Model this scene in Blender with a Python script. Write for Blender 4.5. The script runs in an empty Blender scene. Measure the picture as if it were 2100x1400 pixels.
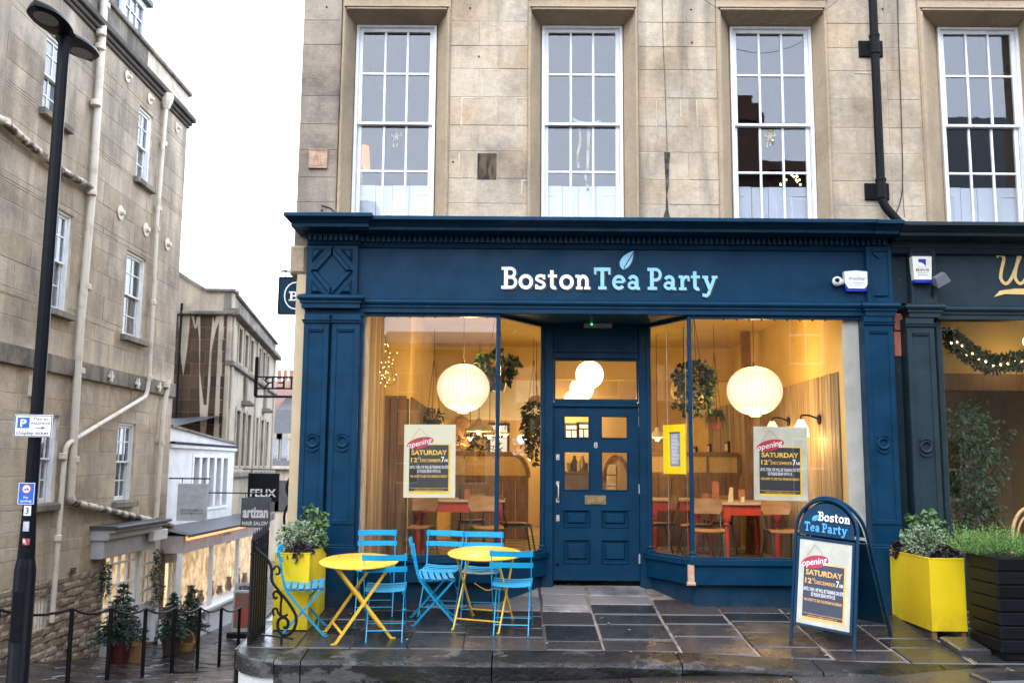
import bpy, math, random
from mathutils import Vector, Matrix
random.seed(7)
R = math.radians
scene = bpy.context.scene
COL = scene.collection
# ------------------------------------------------------------------ camera
FOC, PITCH, YAW, ROLL = 1950.0, 0.1316, -0.0044, 0.0083
CAM = Vector((0.0, -10.25, 1.31))
_fwd = Vector((math.sin(YAW)*math.cos(PITCH), math.cos(YAW)*math.cos(PITCH), math.sin(PITCH)))
_r0 = Vector((math.cos(YAW), -math.sin(YAW), 0)); _u0 = _r0.cross(_fwd)
_rt = _r0*math.cos(ROLL)+_u0*math.sin(ROLL); _up = -_r0*math.sin(ROLL)+_u0*math.cos(ROLL)
cd = bpy.data.cameras.new('camera'); cam = bpy.data.objects.new('camera', cd); COL.objects.link(cam)
cam.matrix_world = Matrix(((_rt.x, _up.x, -_fwd.x, CAM.x), (_rt.y, _up.y, -_fwd.y, CAM.y), (_rt.z, _up.z, -_fwd.z, CAM.z), (0, 0, 0, 1)))
cd.sensor_width = 36; cd.lens = 36*FOC/2100; cd.clip_start = .1; cd.clip_end = 2000
cd.dof.use_dof = True; cd.dof.focus_distance = 10.1; cd.dof.aperture_fstop = 2.0
scene.camera = cam
# ------------------------------------------------------------------ sky, sun, exposure
world = bpy.data.worlds.new('World'); scene.world = world; world.use_nodes = True
nt = world.node_tree; nt.nodes.clear()
wo = nt.nodes.new('ShaderNodeOutputWorld'); bg = nt.nodes.new('ShaderNodeBackground')
sky = nt.nodes.new('ShaderNodeTexSky'); sky.sky_type = 'NISHITA'; sky.sun_disc = False
SUN_EL, SUN_AZ = R(38), R(205)          # azimuth the light comes from, clockwise from +Y
sky.sun_elevation = SUN_EL; sky.sun_rotation = SUN_AZ; sky.dust_density = 4; sky.air_density = 1.2
mx = nt.nodes.new('ShaderNodeMix'); mx.data_type = 'RGBA'; mx.inputs[0].default_value = .86
mx.inputs[7].default_value = (19.4, 21.8, 26.4, 1)     # the overcast cloud deck
nt.links.new(sky.outputs[0], mx.inputs[6]); nt.links.new(mx.outputs[2], bg.inputs[0])
bg.inputs[1].default_value = .13
nt.links.new(bg.outputs[0], wo.inputs[0])
sl = bpy.data.lights.new('sun', 'SUN'); sl.energy = .6; sl.angle = R(25); sl.color = (1, .96, .9)
so = bpy.data.objects.new('sun', sl); COL.objects.link(so)
_d = Vector((math.sin(SUN_AZ)*math.cos(SUN_EL), math.cos(SUN_AZ)*math.cos(SUN_EL), math.sin(SUN_EL)))
so.rotation_euler = _d.to_track_quat('Z', 'Y').to_euler(); so.location = (0, -10, 30)
vs = scene.view_settings
vs.view_transform = 'Standard'; vs.look = 'None'; vs.gamma = 1; vs.exposure = .72; vs.use_curve_mapping = False
scene.cycles.transparent_max_bounces = 24; scene.cycles.max_bounces = 8; scene.cycles.diffuse_bounces = 4
scene.cycles.glossy_bounces = 4; scene.cycles.sample_clamp_indirect = 6
scene.cycles.caustics_reflective = False; scene.cycles.caustics_refractive = False

# ------------------------------------------------------------------ helpers: placing
def ray(u, v):
    return _rt*((u-1050)/FOC)+_up*((700-v)/FOC)+_fwd
def P(u, v, Y):                          # the place at depth Y that the photo shows at (u, v)
    d = ray(u, v); return CAM+d*((Y-CAM.y)/d.y)
def PX(u, v, X):                         # the same on a wall that runs in depth at X
    d = ray(u, v); return CAM+d*((X-CAM.x)/d.x)
def R4(u0, v0, u1, v1, Y):
    um, vm = (u0+u1)/2, (v0+v1)/2
    return P(u0, vm, Y).x, P(u1, vm, Y).x, P(um, v1, Y).z, P(um, v0, Y).z
def RX(u0, v0, u1, v1, X):
    um, vm = (u0+u1)/2, (v0+v1)/2
    return PX(u0, vm, X).y, PX(u1, vm, X).y, PX(um, v1, X).z, PX(um, v0, X).z
def hit(u, v, zf):                       # where the ray meets a ground height function
    d = ray(u, v); lo, hi = 2.0, 60.0
    for k in range(60):
        t = (lo+hi)/2; p = CAM+d*t
        if p.z > zf(p.x, p.y): lo = t
        else: hi = t
    return CAM+d*lo
def zp(x, y):                            # pavement in front of the shop
    return -.125+.10*min(y, 0)+.15*max(min(y, .85), 0)
def zr(x, y):                            # road, and the lane that falls away on the left
    D = y+10.25
    if x >= -2.35: return -.462+.036*min(max(x, -4), 8)
    z = -.56-.155*min(max(D-8.0, 0), 9.5)-.035*max(min(D-17.5, 30), 0)
    return z-.16*math.exp(-((x+5)/1.2)**2)*min(max(D-8.5, 0)/2, 1)

# ------------------------------------------------------------------ helpers: meshes and objects
ORG = {}
class MB:
    def __init__(s): s.v = []; s.f = []; s.m = []; s.mi = 0; s.mats = []
    def use(s, mat):
        if mat not in s.mats: s.mats.append(mat)
        s.mi = s.mats.index(mat); return s
    def add(s, vs, fs):
        o = len(s.v); s.v += [tuple(a) for a in vs]; s.f += [tuple(i+o for i in f) for f in fs]; s.m += [s.mi]*len(fs); return s
    def box(s, x0, x1, y0, y1, z0, z1):
        x0, x1 = min(x0, x1), max(x0, x1); y0, y1 = min(y0, y1), max(y0, y1); z0, z1 = min(z0, z1), max(z0, z1)
        return s.add([(x0,y0,z0),(x1,y0,z0),(x1,y1,z0),(x0,y1,z0),(x0,y0,z1),(x1,y0,z1),(x1,y1,z1),(x0,y1,z1)],
                     [(0,3,2,1),(4,5,6,7),(0,1,5,4),(1,2,6,5),(2,3,7,6),(3,0,4,7)])
    def cbox(s, x0, x1, y0, y1, z0, z1, c=.008):     # box with a chamfered front (low y)
        return s.mapbox(lambda a, z, d: (a, -d, z), min(x0, x1), max(x0, x1), min(z0, z1), max(z0, z1), -max(y0, y1), -min(y0, y1), c)
    def mapbox(s, m, a0, a1, z0, z1, d0, d1, c=0):   # box on a wall: m(s, z, outward)
        if c:
            vs = []
            for d, k in ((d0, 0), (d1-c, 0), (d1, c)):
                vs += [m(a0+k, z0+k, d), m(a1-k, z0+k, d), m(a1-k, z1-k, d), m(a0+k, z1-k, d)]
            fs = [(3,2,1,0), (8,9,10,11)]
            for a in (0, 4):
                for i in range(4): j = (i+1) % 4; fs.append((a+i, a+j, a+4+j, a+4+i))
            return s.add(vs, fs)
        vs = [m(a0,z0,d0), m(a1,z0,d0), m(a1,z1,d0), m(a0,z1,d0), m(a0,z0,d1), m(a1,z0,d1), m(a1,z1,d1), m(a0,z1,d1)]
        return s.add(vs, [(3,2,1,0), (4,5,6,7), (0,1,5,4), (1,2,6,5), (2,3,7,6), (3,0,4,7)])
    def bar(s, a, b, w, t, up=(0,0,1)):              # flat bar from a to b: w wide, t thick
        a, b = Vector(a), Vector(b); d = (b-a).normalized(); sx = d.cross(Vector(up))
        if sx.length < 1e-4: sx = d.cross(Vector((1,0,0)))
        sx.normalize(); sy = sx.cross(d).normalized(); vs = []
        for p in (a, b):
            for i, j in ((-1,-1),(1,-1),(1,1),(-1,1)): vs.append(p+sx*(i*w/2)+sy*(j*t/2))
        return s.add(vs, [(3,2,1,0),(4,5,6,7),(0,1,5,4),(1,2,6,5),(2,3,7,6),(3,0,4,7)])
    def tube(s, pts, r, n=8, cap=True):
        pts = [Vector(p) for p in pts]; rs = r if isinstance(r, (list, tuple)) else [r]*len(pts)
        vs = []; fs = []; ref = None
        for i, p in enumerate(pts):
            d = (pts[min(i+1, len(pts)-1)]-pts[max(i-1, 0)]).normalized()
            if ref is None: ref = Vector((0,0,1)) if abs(d.z) < .9 else Vector((1,0,0))
            a = d.cross(ref)
            if a.length < 1e-5: a = d.cross(Vector((0,1,0)))
            a.normalize(); b = d.cross(a).normalized(); ref = -b if False else a.cross(d)
            for k in range(n):
                t = 2*math.pi*k/n; vs.append(p+a*(math.cos(t)*rs[i])+b*(math.sin(t)*rs[i]))
        for i in range(len(pts)-1):
            for k in range(n):
                l = (k+1) % n; fs.append((i*n+k, (i+1)*n+k, (i+1)*n+l, i*n+l)[::-1])
        if cap: fs += [tuple(range(n)), tuple(range((len(pts)-1)*n, len(pts)*n))[::-1]]
        return s.add(vs, fs)
    def lathe(s, prof, c, n=20, m=None, cap=True):   # prof: (radius, height) bottom to top
        c = Vector(c); vs = []; fs = []
        for r, h in prof:
            for k in range(n):
                t = 2*math.pi*k/n; q = Vector((r*math.cos(t), r*math.sin(t), h))
                vs.append(c+(m @ q if m else q))
        for i in range(len(prof)-1):
            for k in range(n):
                l = (k+1) % n; fs.append((i*n+k, i*n+l, (i+1)*n+l, (i+1)*n+k))
        if cap: fs += [tuple(range(n))[::-1], tuple(range((len(prof)-1)*n, len(prof)*n))]
        return s.add(vs, fs)
    def prism(s, poly, m, d0, d1):                   # poly in wall coordinates, front at d1
        n = len(poly); vs = [m(a, z, d0) for a, z in poly]+[m(a, z, d1) for a, z in poly]
        return s.add(vs, [tuple(range(n))[::-1], tuple(range(n, 2*n))]+[(i, (i+1) % n, n+(i+1) % n, n+i) for i in range(n)])
    def cprism(s, poly, m, d0, d1, c):               # the same with bevelled front edges
        n = len(poly); pv = [Vector(p) for p in poly]; ins = []
        for i, p in enumerate(pv):
            e1 = (p-pv[i-1]).normalized(); e2 = (pv[(i+1) % n]-p).normalized(); n1 = Vector((-e1.y, e1.x)); n2 = Vector((-e2.y, e2.x)); k = (n1+n2); k = k/max(.3, k.dot(n1)); ins.append(p+k*c)
        vs = [m(p.x, p.y, d0) for p in pv]+[m(p.x, p.y, d1) for p in ins]
        return s.add(vs, [tuple(range(n, 2*n))]+[(i, (i+1) % n, n+(i+1) % n, n+i) for i in range(n)])
    def sweep(s, prof, x0, x1):                      # prof: (y, z) outline swept along x
        n = len(prof); vs = [(x0, y, z) for y, z in prof]+[(x1, y, z) for y, z in prof]
        return s.add(vs, [tuple(range(n)), tuple(range(n, 2*n))[::-1]]+[(i, n+i, n+(i+1) % n, (i+1) % n) for i in range(n)])
    def build(s, name, mat=None, parent=None, smooth=False, **kw):
        o3 = ORG.get(parent, (0,0,0)) if parent else (0,0,0)
        me = bpy.data.meshes.new(name)
        me.from_pydata([(a-o3[0], b-o3[1], c-o3[2]) for a, b, c in s.v], [], s.f)
        mats = s.mats or [mat]
        for m in mats: me.materials.append(m)
        if len(mats) > 1: me.polygons.foreach_set('material_index', s.m)
        if smooth: me.polygons.foreach_set('use_smooth', [True]*len(me.polygons))
        me.update()
        o = bpy.data.objects.new(name, me); COL.objects.link(o)
        if smooth and smooth != 'all':
            try: me.set_sharp_from_angle(angle=R(40))
            except Exception: pass
        if parent: o.parent = parent; ORG[o] = o3
        for k, w in kw.items(): o[k] = w
        return o
def thing(name, loc, label, cat, group=None):
    o = bpy.data.objects.new(name, None); COL.objects.link(o); o.location = loc; o.empty_display_size = .1
    o['label'] = label; o['category'] = cat
    if group: o['group'] = group
    ORG[o] = tuple(loc); return o
def local(name, label, cat, group=None):             # a thing built about its own origin, placed afterwards
    o = thing(name, (0,0,0), label, cat, group); return o
def dup(root, loc=None, rz=None, label=None, parent=None):
    c = root.copy(); COL.objects.link(c)
    if parent is not None: c.parent = parent
    else:
        c.location = loc if loc is not None else root.location
        if rz is not None: c.rotation_euler = (0, 0, rz)
    if label: c['label'] = label
    for ch in root.children: dup(ch, parent=c)
    return c
def tag(o, label, cat, group=None):
    o['label'] = label; o['category'] = cat
    if group: o['group'] = group
    return o
def fillet(pts, r, n=4):
    pts = [Vector(p) for p in pts]; out = [pts[0]]
    for a, b, c in zip(pts, pts[1:], pts[2:]):
        d1 = (a-b); d2 = (c-b); k = min(r, d1.length*.45, d2.length*.45)
        p, q = b+d1.normalized()*k, b+d2.normalized()*k
        for i in range(n+1):
            t = i/n; out.append(p*(1-t)**2+b*(2*t*(1-t))+q*t*t)
    out.append(pts[-1]); return out
def arc(cx, cz, rx, rz, a0, a1, n=10):
    return [(cx+rx*math.cos(R(a0+(a1-a0)*i/n)), cz+rz*math.sin(R(a0+(a1-a0)*i/n))) for i in range(n+1)]
def spline(pts, n=6):                                # Catmull-Rom
    out = []; q = [pts[0]]+list(pts)+[pts[-1]]
    for i in range(1, len(q)-2):
        for k in range(n):
            t = k/n; out.append(tuple(.5*((2*b)+(-a+c)*t+(2*a-5*b+4*c-d)*t*t+(-a+3*b-3*c+d)*t**3) for a, b, c, d in zip(q[i-1], q[i], q[i+1], q[i+2])))
    out.append(tuple(pts[-1])); return out

# ------------------------------------------------------------------ helpers: materials
def nodes(name):
    m = bpy.data.materials.new(name); m.use_nodes = True; t = m.node_tree
    return m, t, t.nodes['Principled BSDF'], t.nodes.new, t.links.new
def noise(t, scale, detail=4, vec=None, rough=.55, stretch=None):
    n = t.nodes.new('ShaderNodeTexNoise'); n.inputs['Scale'].default_value = scale; n.inputs['Detail'].default_value = detail
    n.inputs['Roughness'].default_value = rough
    g = t.nodes.new('ShaderNodeNewGeometry'); src = g.outputs['Position']
    if stretch:
        mp = t.nodes.new('ShaderNodeMapping'); mp.inputs['Scale'].default_value = stretch; t.links.new(src, mp.inputs[0]); src = mp.outputs[0]
    t.links.new(src, n.inputs['Vector']); return n.outputs['Fac']
def ramp(t, src, a, b, c0=0., c1=1.):
    n = t.nodes.new('ShaderNodeMapRange'); n.inputs[1].default_value = a; n.inputs[2].default_value = b
    n.inputs[3].default_value = c0; n.inputs[4].default_value = c1; t.links.new(src, n.inputs[0]); return n.outputs[0]
def mixc(t, fac, a, b):
    n = t.nodes.new('ShaderNodeMix'); n.data_type = 'RGBA'
    for i, x in ((0, fac), (6, a), (7, b)):
        if isinstance(x, (int, float)): n.inputs[i].default_value = x
        elif isinstance(x, tuple): n.inputs[i].default_value = (*x, 1)
        else: t.links.new(x, n.inputs[i])
    return n.outputs[2]
def mth(t, op, a, b=0., c=0.):
    n = t.nodes.new('ShaderNodeMath'); n.operation = op
    for i, x in enumerate((a, b, c)):
        if isinstance(x, (int, float)): n.inputs[i].default_value = x
        else: t.links.new(x, n.inputs[i])
    return n.outputs[0]
def bumpit(t, b, h, strength, dist=.01):
    n = t.nodes.new('ShaderNodeBump'); n.inputs['Strength'].default_value = strength; n.inputs['Distance'].default_value = dist
    t.links.new(h, n.inputs['Height']); t.links.new(n.outputs[0], b.inputs['Normal'])
def objrand(t):
    return t.nodes.new('ShaderNodeObjectInfo').outputs['Random']
def M(name, col, rough=.55, col2=None, scale=6, rand=0, bump=0, bscale=80, metal=0, spec=.5, rough2=None, stretch=None, lo=.4, hi=.65, coat=0, sub=0):
    m, t, b, N, L = nodes(name); b.inputs['Metallic'].default_value = metal; b.inputs['Specular IOR Level'].default_value = spec
    b.inputs['Roughness'].default_value = rough; b.inputs['Coat Weight'].default_value = coat; b.inputs['Coat Roughness'].default_value = .12
    c = None
    if col2 is None: col2 = tuple(x*.8 for x in col)
    nz = noise(t, scale, 5, stretch=stretch); c = mixc(t, ramp(t, nz, lo, hi), col, col2)
    if rand:
        v = ramp(t, objrand(t), 0, 1, 1-rand, 1+rand); h = t.nodes.new('ShaderNodeHueSaturation'); L(v, h.inputs['Value']); L(c, h.inputs['Color']); c = h.outputs[0]
    L(c, b.inputs['Base Color'])
    if rough2 is not None: L(ramp(t, noise(t, scale*.7, 4), lo, hi, rough, rough2), b.inputs['Roughness'])
    if bump: bumpit(t, b, noise(t, bscale, 5, stretch=stretch), bump)
    return m
def emit(name, col, strength, base=(.8,.8,.8)):
    m, t, b, N, L = nodes(name); b.inputs['Base Color'].default_value = (*base, 1); b.inputs['Roughness'].default_value = .6
    b.inputs['Emission Color'].default_value = (*col, 1); b.inputs['Emission Strength'].default_value = strength; return m
def glass(name, r0, tint=(1,1,1), wav=0, rough=0.0):
    m, t, b, N, L = nodes(name); t.nodes.remove(b); out = t.nodes['Material Output']
    g = N('ShaderNodeNewGeometry'); dt = N('ShaderNodeVectorMath'); dt.operation = 'DOT_PRODUCT'
    L(g.outputs['Incoming'], dt.inputs[0]); L(g.outputs['Normal'], dt.inputs[1])
    c = mth(t, 'ABSOLUTE', dt.outputs['Value']); f = mth(t, 'POWER', mth(t, 'SUBTRACT', 1., c), 5.)
    fac = mth(t, 'MULTIPLY_ADD', f, 1-r0, r0)
    tr = N('ShaderNodeBsdfTransparent'); tr.inputs[0].default_value = (*tint, 1); gl = N('ShaderNodeBsdfGlossy'); gl.inputs['Roughness'].default_value = rough
    if wav:
        bn = N('ShaderNodeBump'); bn.inputs['Strength'].default_value = wav; bn.inputs['Distance'].default_value = .01
        L(noise(t, 3.5, 2), bn.inputs['Height']); L(bn.outputs[0], gl.inputs['Normal'])
    mx = N('ShaderNodeMixShader'); L(fac, mx.inputs[0]); L(tr.outputs[0], mx.inputs[1]); L(gl.outputs[0], mx.inputs[2]); L(mx.outputs[0], out.inputs[0]); return m
def stone(name, a, b_, c, soot=.3, sootcol=(.045,.042,.038), rand=.13, moss=None, top=None, streak=1.0):
    """weathered ashlar: a, b_ and c are its tones; soot runs down in streaks and gathers in patches"""
    m, t, b, N, L = nodes(name); b.inputs['Roughness'].default_value = .88; b.inputs['Specular IOR Level'].default_value = .25
    col = mixc(t, ramp(t, noise(t, 1.3, 5), .38, .62), a, b_)
    col = mixc(t, ramp(t, objrand(t), .1, 1., 0, .55), col, c)
    col = mixc(t, ramp(t, noise(t, 22, 5, rough=.75), .42, .72, 0, .5), col, tuple(x*.6 for x in a))
    s1 = mth(t, 'MULTIPLY', ramp(t, noise(t, 2.2, 5, stretch=(1.6, 1.6, .22)), .46, .66), streak)
    s2 = ramp(t, noise(t, .75, 6, rough=.7), .44, .66)
    s = mth(t, 'MULTIPLY', mth(t, 'MAXIMUM', mth(t, 'MULTIPLY', s1, .8), s2), soot)
    col = mixc(t, s, col, sootcol)
    g = t.nodes.new('ShaderNodeNewGeometry'); sp = N('ShaderNodeSeparateXYZ'); L(g.outputs['Position'], sp.inputs[0])
    if moss:                                 # damp green growth: (x0, x1, z0, z1)
        k = mth(t, 'MULTIPLY', ramp(t, sp.outputs[2], moss[3], moss[2]), mth(t, 'MULTIPLY', ramp(t, sp.outputs[0], moss[0], moss[0]+.4), ramp(t, sp.outputs[0], moss[1], moss[1]-.4)))
        col = mixc(t, mth(t, 'MULTIPLY', k, ramp(t, noise(t, 5, 5), .3, .6, .2, .9)), col, (.06,.07,.02))
    for (z0, z1, amt) in (top or ()):        # dirt that gathers along a ledge, from z0 (full) to z1 (none)
        k = mth(t, 'MULTIPLY', ramp(t, sp.outputs[2], z1, z0), ramp(t, noise(t, 3.2, 5, stretch=(1,1,.3)), .3, .62))
        col = mixc(t, mth(t, 'MULTIPLY', k, amt), col, sootcol)
    h = N('ShaderNodeHueSaturation'); L(ramp(t, objrand(t), 0, 1, 1-rand, 1+rand), h.inputs['Value']); L(col, h.inputs['Color']); L(h.outputs[0], b.inputs['Base Color'])
    bumpit(t, b, mth(t, 'ADD', noise(t, 60, 6, rough=.7), mth(t, 'MULTIPLY', noise(t, 9, 4), 1.5)), .8, .010); return m
def wetstone(name, c1, c2, c3, r0=.08, r1=.5, bump=.35):
    m, t, b, N, L = nodes(name); b.inputs['Specular IOR Level'].default_value = .55
    col = mixc(t, ramp(t, noise(t, 3.2, 6), .35, .65), c1, c2); col = mixc(t, ramp(t, objrand(t), .35, 1, 0, .9), col, c3)
    h = N('ShaderNodeHueSaturation'); L(ramp(t, mth(t, 'FRACT', mth(t, 'MULTIPLY', objrand(t), 7.13)), 0, 1, .6, 1.45), h.inputs['Value']); L(col, h.inputs['Color'])
    L(h.outputs[0], b.inputs['Base Color'])
    L(ramp(t, noise(t, 1.7, 6, rough=.65), .38, .62, r0, r1), b.inputs['Roughness'])
    bumpit(t, b, mth(t, 'ADD', noise(t, 45, 5, stretch=(.5, 1.6, 1)), mth(t, 'MULTIPLY', noise(t, 7, 5), 2.2)), bump, .006); return m
def leafmat(name, c1, c2, rough=.5):
    m, t, b, N, L = nodes(name); b.inputs['Roughness'].default_value = rough; b.inputs['Specular IOR Level'].default_value = .4
    L(mixc(t, ramp(t, noise(t, 38, 2), .4, .6), c1, c2), b.inputs['Base Color'])
    b.inputs['Transmission Weight'].default_value = 0; return m
# ------------------------------------------------------------------ materials
TEAL = M('blue_paint', (.0016,.0300,.066), .36, (.0011,.0225,.050), scale=5, bump=.16, bscale=25, rough2=.55, spec=.13)
TEALD = M('dark_teal_paint', (.010,.024,.032), .55, (.006,.017,.024), scale=4, bump=.15, bscale=25, spec=.25)
WALLS = stone('bath_stone', (.52,.39,.25), (.54,.45,.335), (.45,.385,.30), soot=.62, rand=.09, moss=(3.2, 4.6, 2.9, 3.5), top=((3.05, 3.5, .7),), streak=1.15)
WALLQ = stone('bath_stone_sooty', (.42,.34,.25), (.34,.28,.21), (.27,.23,.185), soot=.75, rand=.15, streak=.8)
TRIM = stone('bath_stone_trim', (.47,.355,.225), (.43,.33,.22), (.40,.31,.21), soot=.35, rand=.05, streak=.5)
LWALL = stone('left_stone', (.60,.475,.33), (.52,.435,.33), (.40,.355,.295), soot=.5, rand=.17, top=((9.5, 4.0, .22), (3.25, 2.94, .35)), streak=.8)
LTRIM = stone('left_stone_trim', (.30,.26,.2), (.22,.195,.16), (.22,.2,.16), soot=.9, rand=.08)
RUBBLE = stone('rubble_stone', (.40,.315,.22), (.32,.25,.18), (.2,.165,.125), soot=.45, rand=.3)
MORTAR = M('mortar', (.56,.49,.38), .9, (.38,.33,.26), scale=5, bump=.3, bscale=50)
CREAM = M('cream_render', (.52,.40,.235), .75, (.46,.35,.21), scale=3, bump=.15, bscale=40)
BROWN = stone('brown_sooted_stone', (.060,.036,.021), (.038,.024,.016), (.10,.058,.032), soot=.6, sootcol=(.02,.016,.013), rand=.3)
PALE = stone('pale_washed_stone', (.50,.41,.30), (.44,.38,.29), (.36,.32,.26), soot=.45, rand=.08)
WHITEW = M('white_render', (.72,.73,.74), .7, (.62,.62,.62), scale=3, bump=.1, bscale=30)
WHITE = M('white_paint', (.78,.79,.80), .45, (.68,.69,.69), scale=8)
WHITE2 = M('white_shutter_paint', (.80,.81,.82), .5, (.74,.75,.75), scale=3)
PIPEW = M('cream_pipe_paint', (.60,.54,.44), .5, (.42,.35,.26), scale=4, lo=.52, hi=.72)
BLACK = M('black_iron_paint', (.004,.0045,.006), .35, (.007,.0075,.009), scale=20, bump=.1, bscale=60, spec=.2)
BLACKP = M('black_pipe_paint', (.004,.0042,.006), .55, (.007,.007,.008), scale=14, bump=.2, bscale=50, spec=.12)
POST = M('lamp_post_paint', (.0035,.004,.006), .4, (.005,.0055,.0075), scale=10, spec=.12)
GREYS = M('grey_shop_paint', (.42,.42,.42), .5, (.36,.36,.36), scale=4)
SLATE = M('slate', (.028,.033,.042), .45, (.045,.046,.045), scale=4, rand=.25, bump=.2, bscale=40)
LEAD = M('lead_sheet', (.06,.063,.07), .5, (.035,.037,.04), scale=4)
BLUEC = M('blue_chair_paint', (.010,.31,.53), .36, (.008,.27,.47), scale=12, spec=.4)
YELT = M('yellow_table_paint', (.80,.47,.035), .4, (.74,.42,.03), scale=9, coat=.2)
YELP = M('yellow_planter_paint', (.78,.56,.008), .42, (.72,.50,.006), scale=3, coat=.15, bump=.03, bscale=120)
YELM = M('yellow_menu_paint', (.85,.60,.01), .4, (.8,.55,.01), scale=6)
BRICKP = M('pink_brick', (.46,.155,.10), .85, (.36,.12,.08), scale=10, bump=.3, bscale=60)
FLAG = wetstone('wet_flagstone', (.030,.028,.026), (.015,.0155,.0155), (.046,.034,.029), r0=.05, r1=.40, bump=.45)
FLAGL = wetstone('lane_flagstone', (.022,.020,.0195), (.011,.011,.011), (.028,.023,.021), r0=.06, r1=.36, bump=.6)
KERB0 = wetstone('wet_kerb', (.020,.020,.0195), (.008,.009,.008), (.028,.025,.022), r0=.12, r1=.55)
DRY = wetstone('drying_flagstone', (.22,.205,.195), (.06,.057,.055), (.15,.135,.13), r0=.3, r1=.75)
def kerbmat():
    m, t, b, N, L = nodes('wet_kerb_stained'); b.inputs['Specular IOR Level'].default_value = .5
    col = mixc(t, ramp(t, noise(t, 4, 5), .35, .65), (.014,.014,.013), (.006,.006,.0055)); col = mixc(t, ramp(t, noise(t, 2.3, 6, rough=.65, stretch=(1,1,1.6)), .56, .60, 0, .8), col, (.075,.072,.066))
    col = mixc(t, ramp(t, noise(t, 1.1, 4), .55, .7, 0, .6), col, (.016,.020,.007)); L(col, b.inputs['Base Color']); L(ramp(t, noise(t, 1.9, 6), .38, .62, .10, .5), b.inputs['Roughness'])
    bumpit(t, b, mth(t, 'ADD', noise(t, 40, 5), mth(t, 'MULTIPLY', noise(t, 7, 5), 2.5)), .6, .01); return m
KERB = kerbmat()
JOINT = M('pale_joint', (.24,.19,.155), .6, (.10,.085,.07), scale=7, bump=.3, bscale=50, rough2=.35)
JOINTD = M('dark_joint', (.030,.027,.024), .6, (.05,.043,.036), scale=7, bump=.3, bscale=50)
ROADM = M('wet_road', (.022,.021,.021), .2, (.035,.032,.03), scale=3, bump=.3, bscale=30, rough2=.5)
BRASS = M('brass', (.42,.30,.13), .35, (.25,.18,.09), scale=20, metal=.9)
NICKEL = M('nickel', (.62,.56,.46), .3, (.5,.45,.36), scale=20, metal=.85)
STEEL = M('steel', (.5,.5,.5), .35, metal=.9)
INWOOD = M('plank_wood', (.14,.075,.03), .6, (.07,.036,.015), scale=3, stretch=(6,6,.5), rand=.25, bump=.2, bscale=30)
INWOODG = M('pale_plank_wood', (.34,.26,.16), .7, (.17,.12,.07), scale=5, stretch=(6,6,.3), rand=.38, bump=.2, bscale=30)
PLY = M('plywood', (.34,.20,.08), .4, (.28,.155,.06), scale=4, stretch=(1,1,6))
OAK = M('oak', (.20,.115,.045), .5, (.13,.072,.028), scale=4, stretch=(5,5,1))
TTOP = M('table_top_wood', (.50,.40,.28), .45, (.4,.3,.2), scale=4)
REDT = M('red_table_paint', (.48,.055,.022), .4, (.42,.045,.02), scale=6)
GREENT = M('green_tube', (.02,.045,.038), .35, (.025,.05,.04), scale=8)
INWALL = M('cream_wall', (.62,.46,.165), .8, (.54,.39,.14), scale=2)
CEIL = M('ceiling_paint', (.62,.46,.16), .8, (.56,.41,.14), scale=2)
BACKW = M('back_wall', (.60,.47,.28), .8, (.55,.42,.24), scale=2)
DARKW = M('dark_interior', (.05,.045,.045), .8, (.04,.035,.035), scale=2)
UPREFLECT = M('blue_reflection_wall', (.07,.12,.18), .9, (.05,.09,.14), scale=1)  # blue reflection of the slate roof opposite, put into the room wall colour
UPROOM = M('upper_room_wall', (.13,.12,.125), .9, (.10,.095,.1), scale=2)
FT1 = M('pale_floor_tile', (.40,.32,.17), .4, (.34,.27,.14), scale=4, rand=.1)
FT2 = M('green_floor_tile', (.14,.14,.07), .4, (.11,.11,.055), scale=4, rand=.1)
TERRA = M('terracotta', (.36,.13,.06), .7, (.28,.1,.05), scale=10)
BLUEPOT = M('blue_glaze', (.03,.06,.16), .3)
SOIL = M('soil', (.018,.012,.009), .95, (.03,.02,.014), scale=30, bump=.5)
ROPE = M('cord', (.05,.04,.03), .8)
CABLE = M('black_cable', (.012,.012,.012), .6)
GLUP = glass('sash_glass', .075, (.90,.92,.95), wav=.04)
GLLEFT = glass('far_sash_glass', .12, (.8,.85,.9), wav=.03)
GLSHOP = glass('shop_glass', .05, (.99,.985,.97))
GLNB = glass('neighbour_glass', .02, (.95,.95,.93))
GLDIM = glass('dim_glass', .05, (.75,.78,.78))
PAPER = emit('paper_lantern_glow', (1, .84, .56), .60)
GLOBE = emit('glass_globe_glow', (1, .86, .60), 1.6)
STRIP = emit('orange_strip_light', (1, .33, .09), 1.3)
BULB = emit('bulb_glow', (1, .62, .22), 12)
SHADE = emit('lit_lampshade', (1, .26, .06), 1.0, (.2,.06,.03))
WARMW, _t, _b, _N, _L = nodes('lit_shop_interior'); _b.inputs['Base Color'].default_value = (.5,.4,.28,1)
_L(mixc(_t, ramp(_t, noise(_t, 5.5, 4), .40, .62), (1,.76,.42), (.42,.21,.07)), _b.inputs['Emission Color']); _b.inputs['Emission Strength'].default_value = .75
GREENL = emit('green_led', (.05, 1, .25), 4)
DAYW = emit('daylit_window', (.7, .85, 1), .3)
ENAMEL = M('white_enamel', (.75,.68,.55), .3)
POSTER = M('cream_poster', (.60,.57,.41), .6, (.58,.55,.40), scale=2)
INKY = M('yellow_ink', (.80,.50,.045), .6); INKK = M('black_ink', (.016,.018,.024), .5); INKR = M('red_ink', (.42,.018,.045), .6)
INKN = M('navy_ink', (.022,.028,.05), .5); INKO = M('orange_ink', (.82,.42,.10), .6); INKW = M('white_ink', (.80,.80,.78), .6)
POSTERB = M('pale_poster', (.50,.48,.385), .55)
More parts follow.
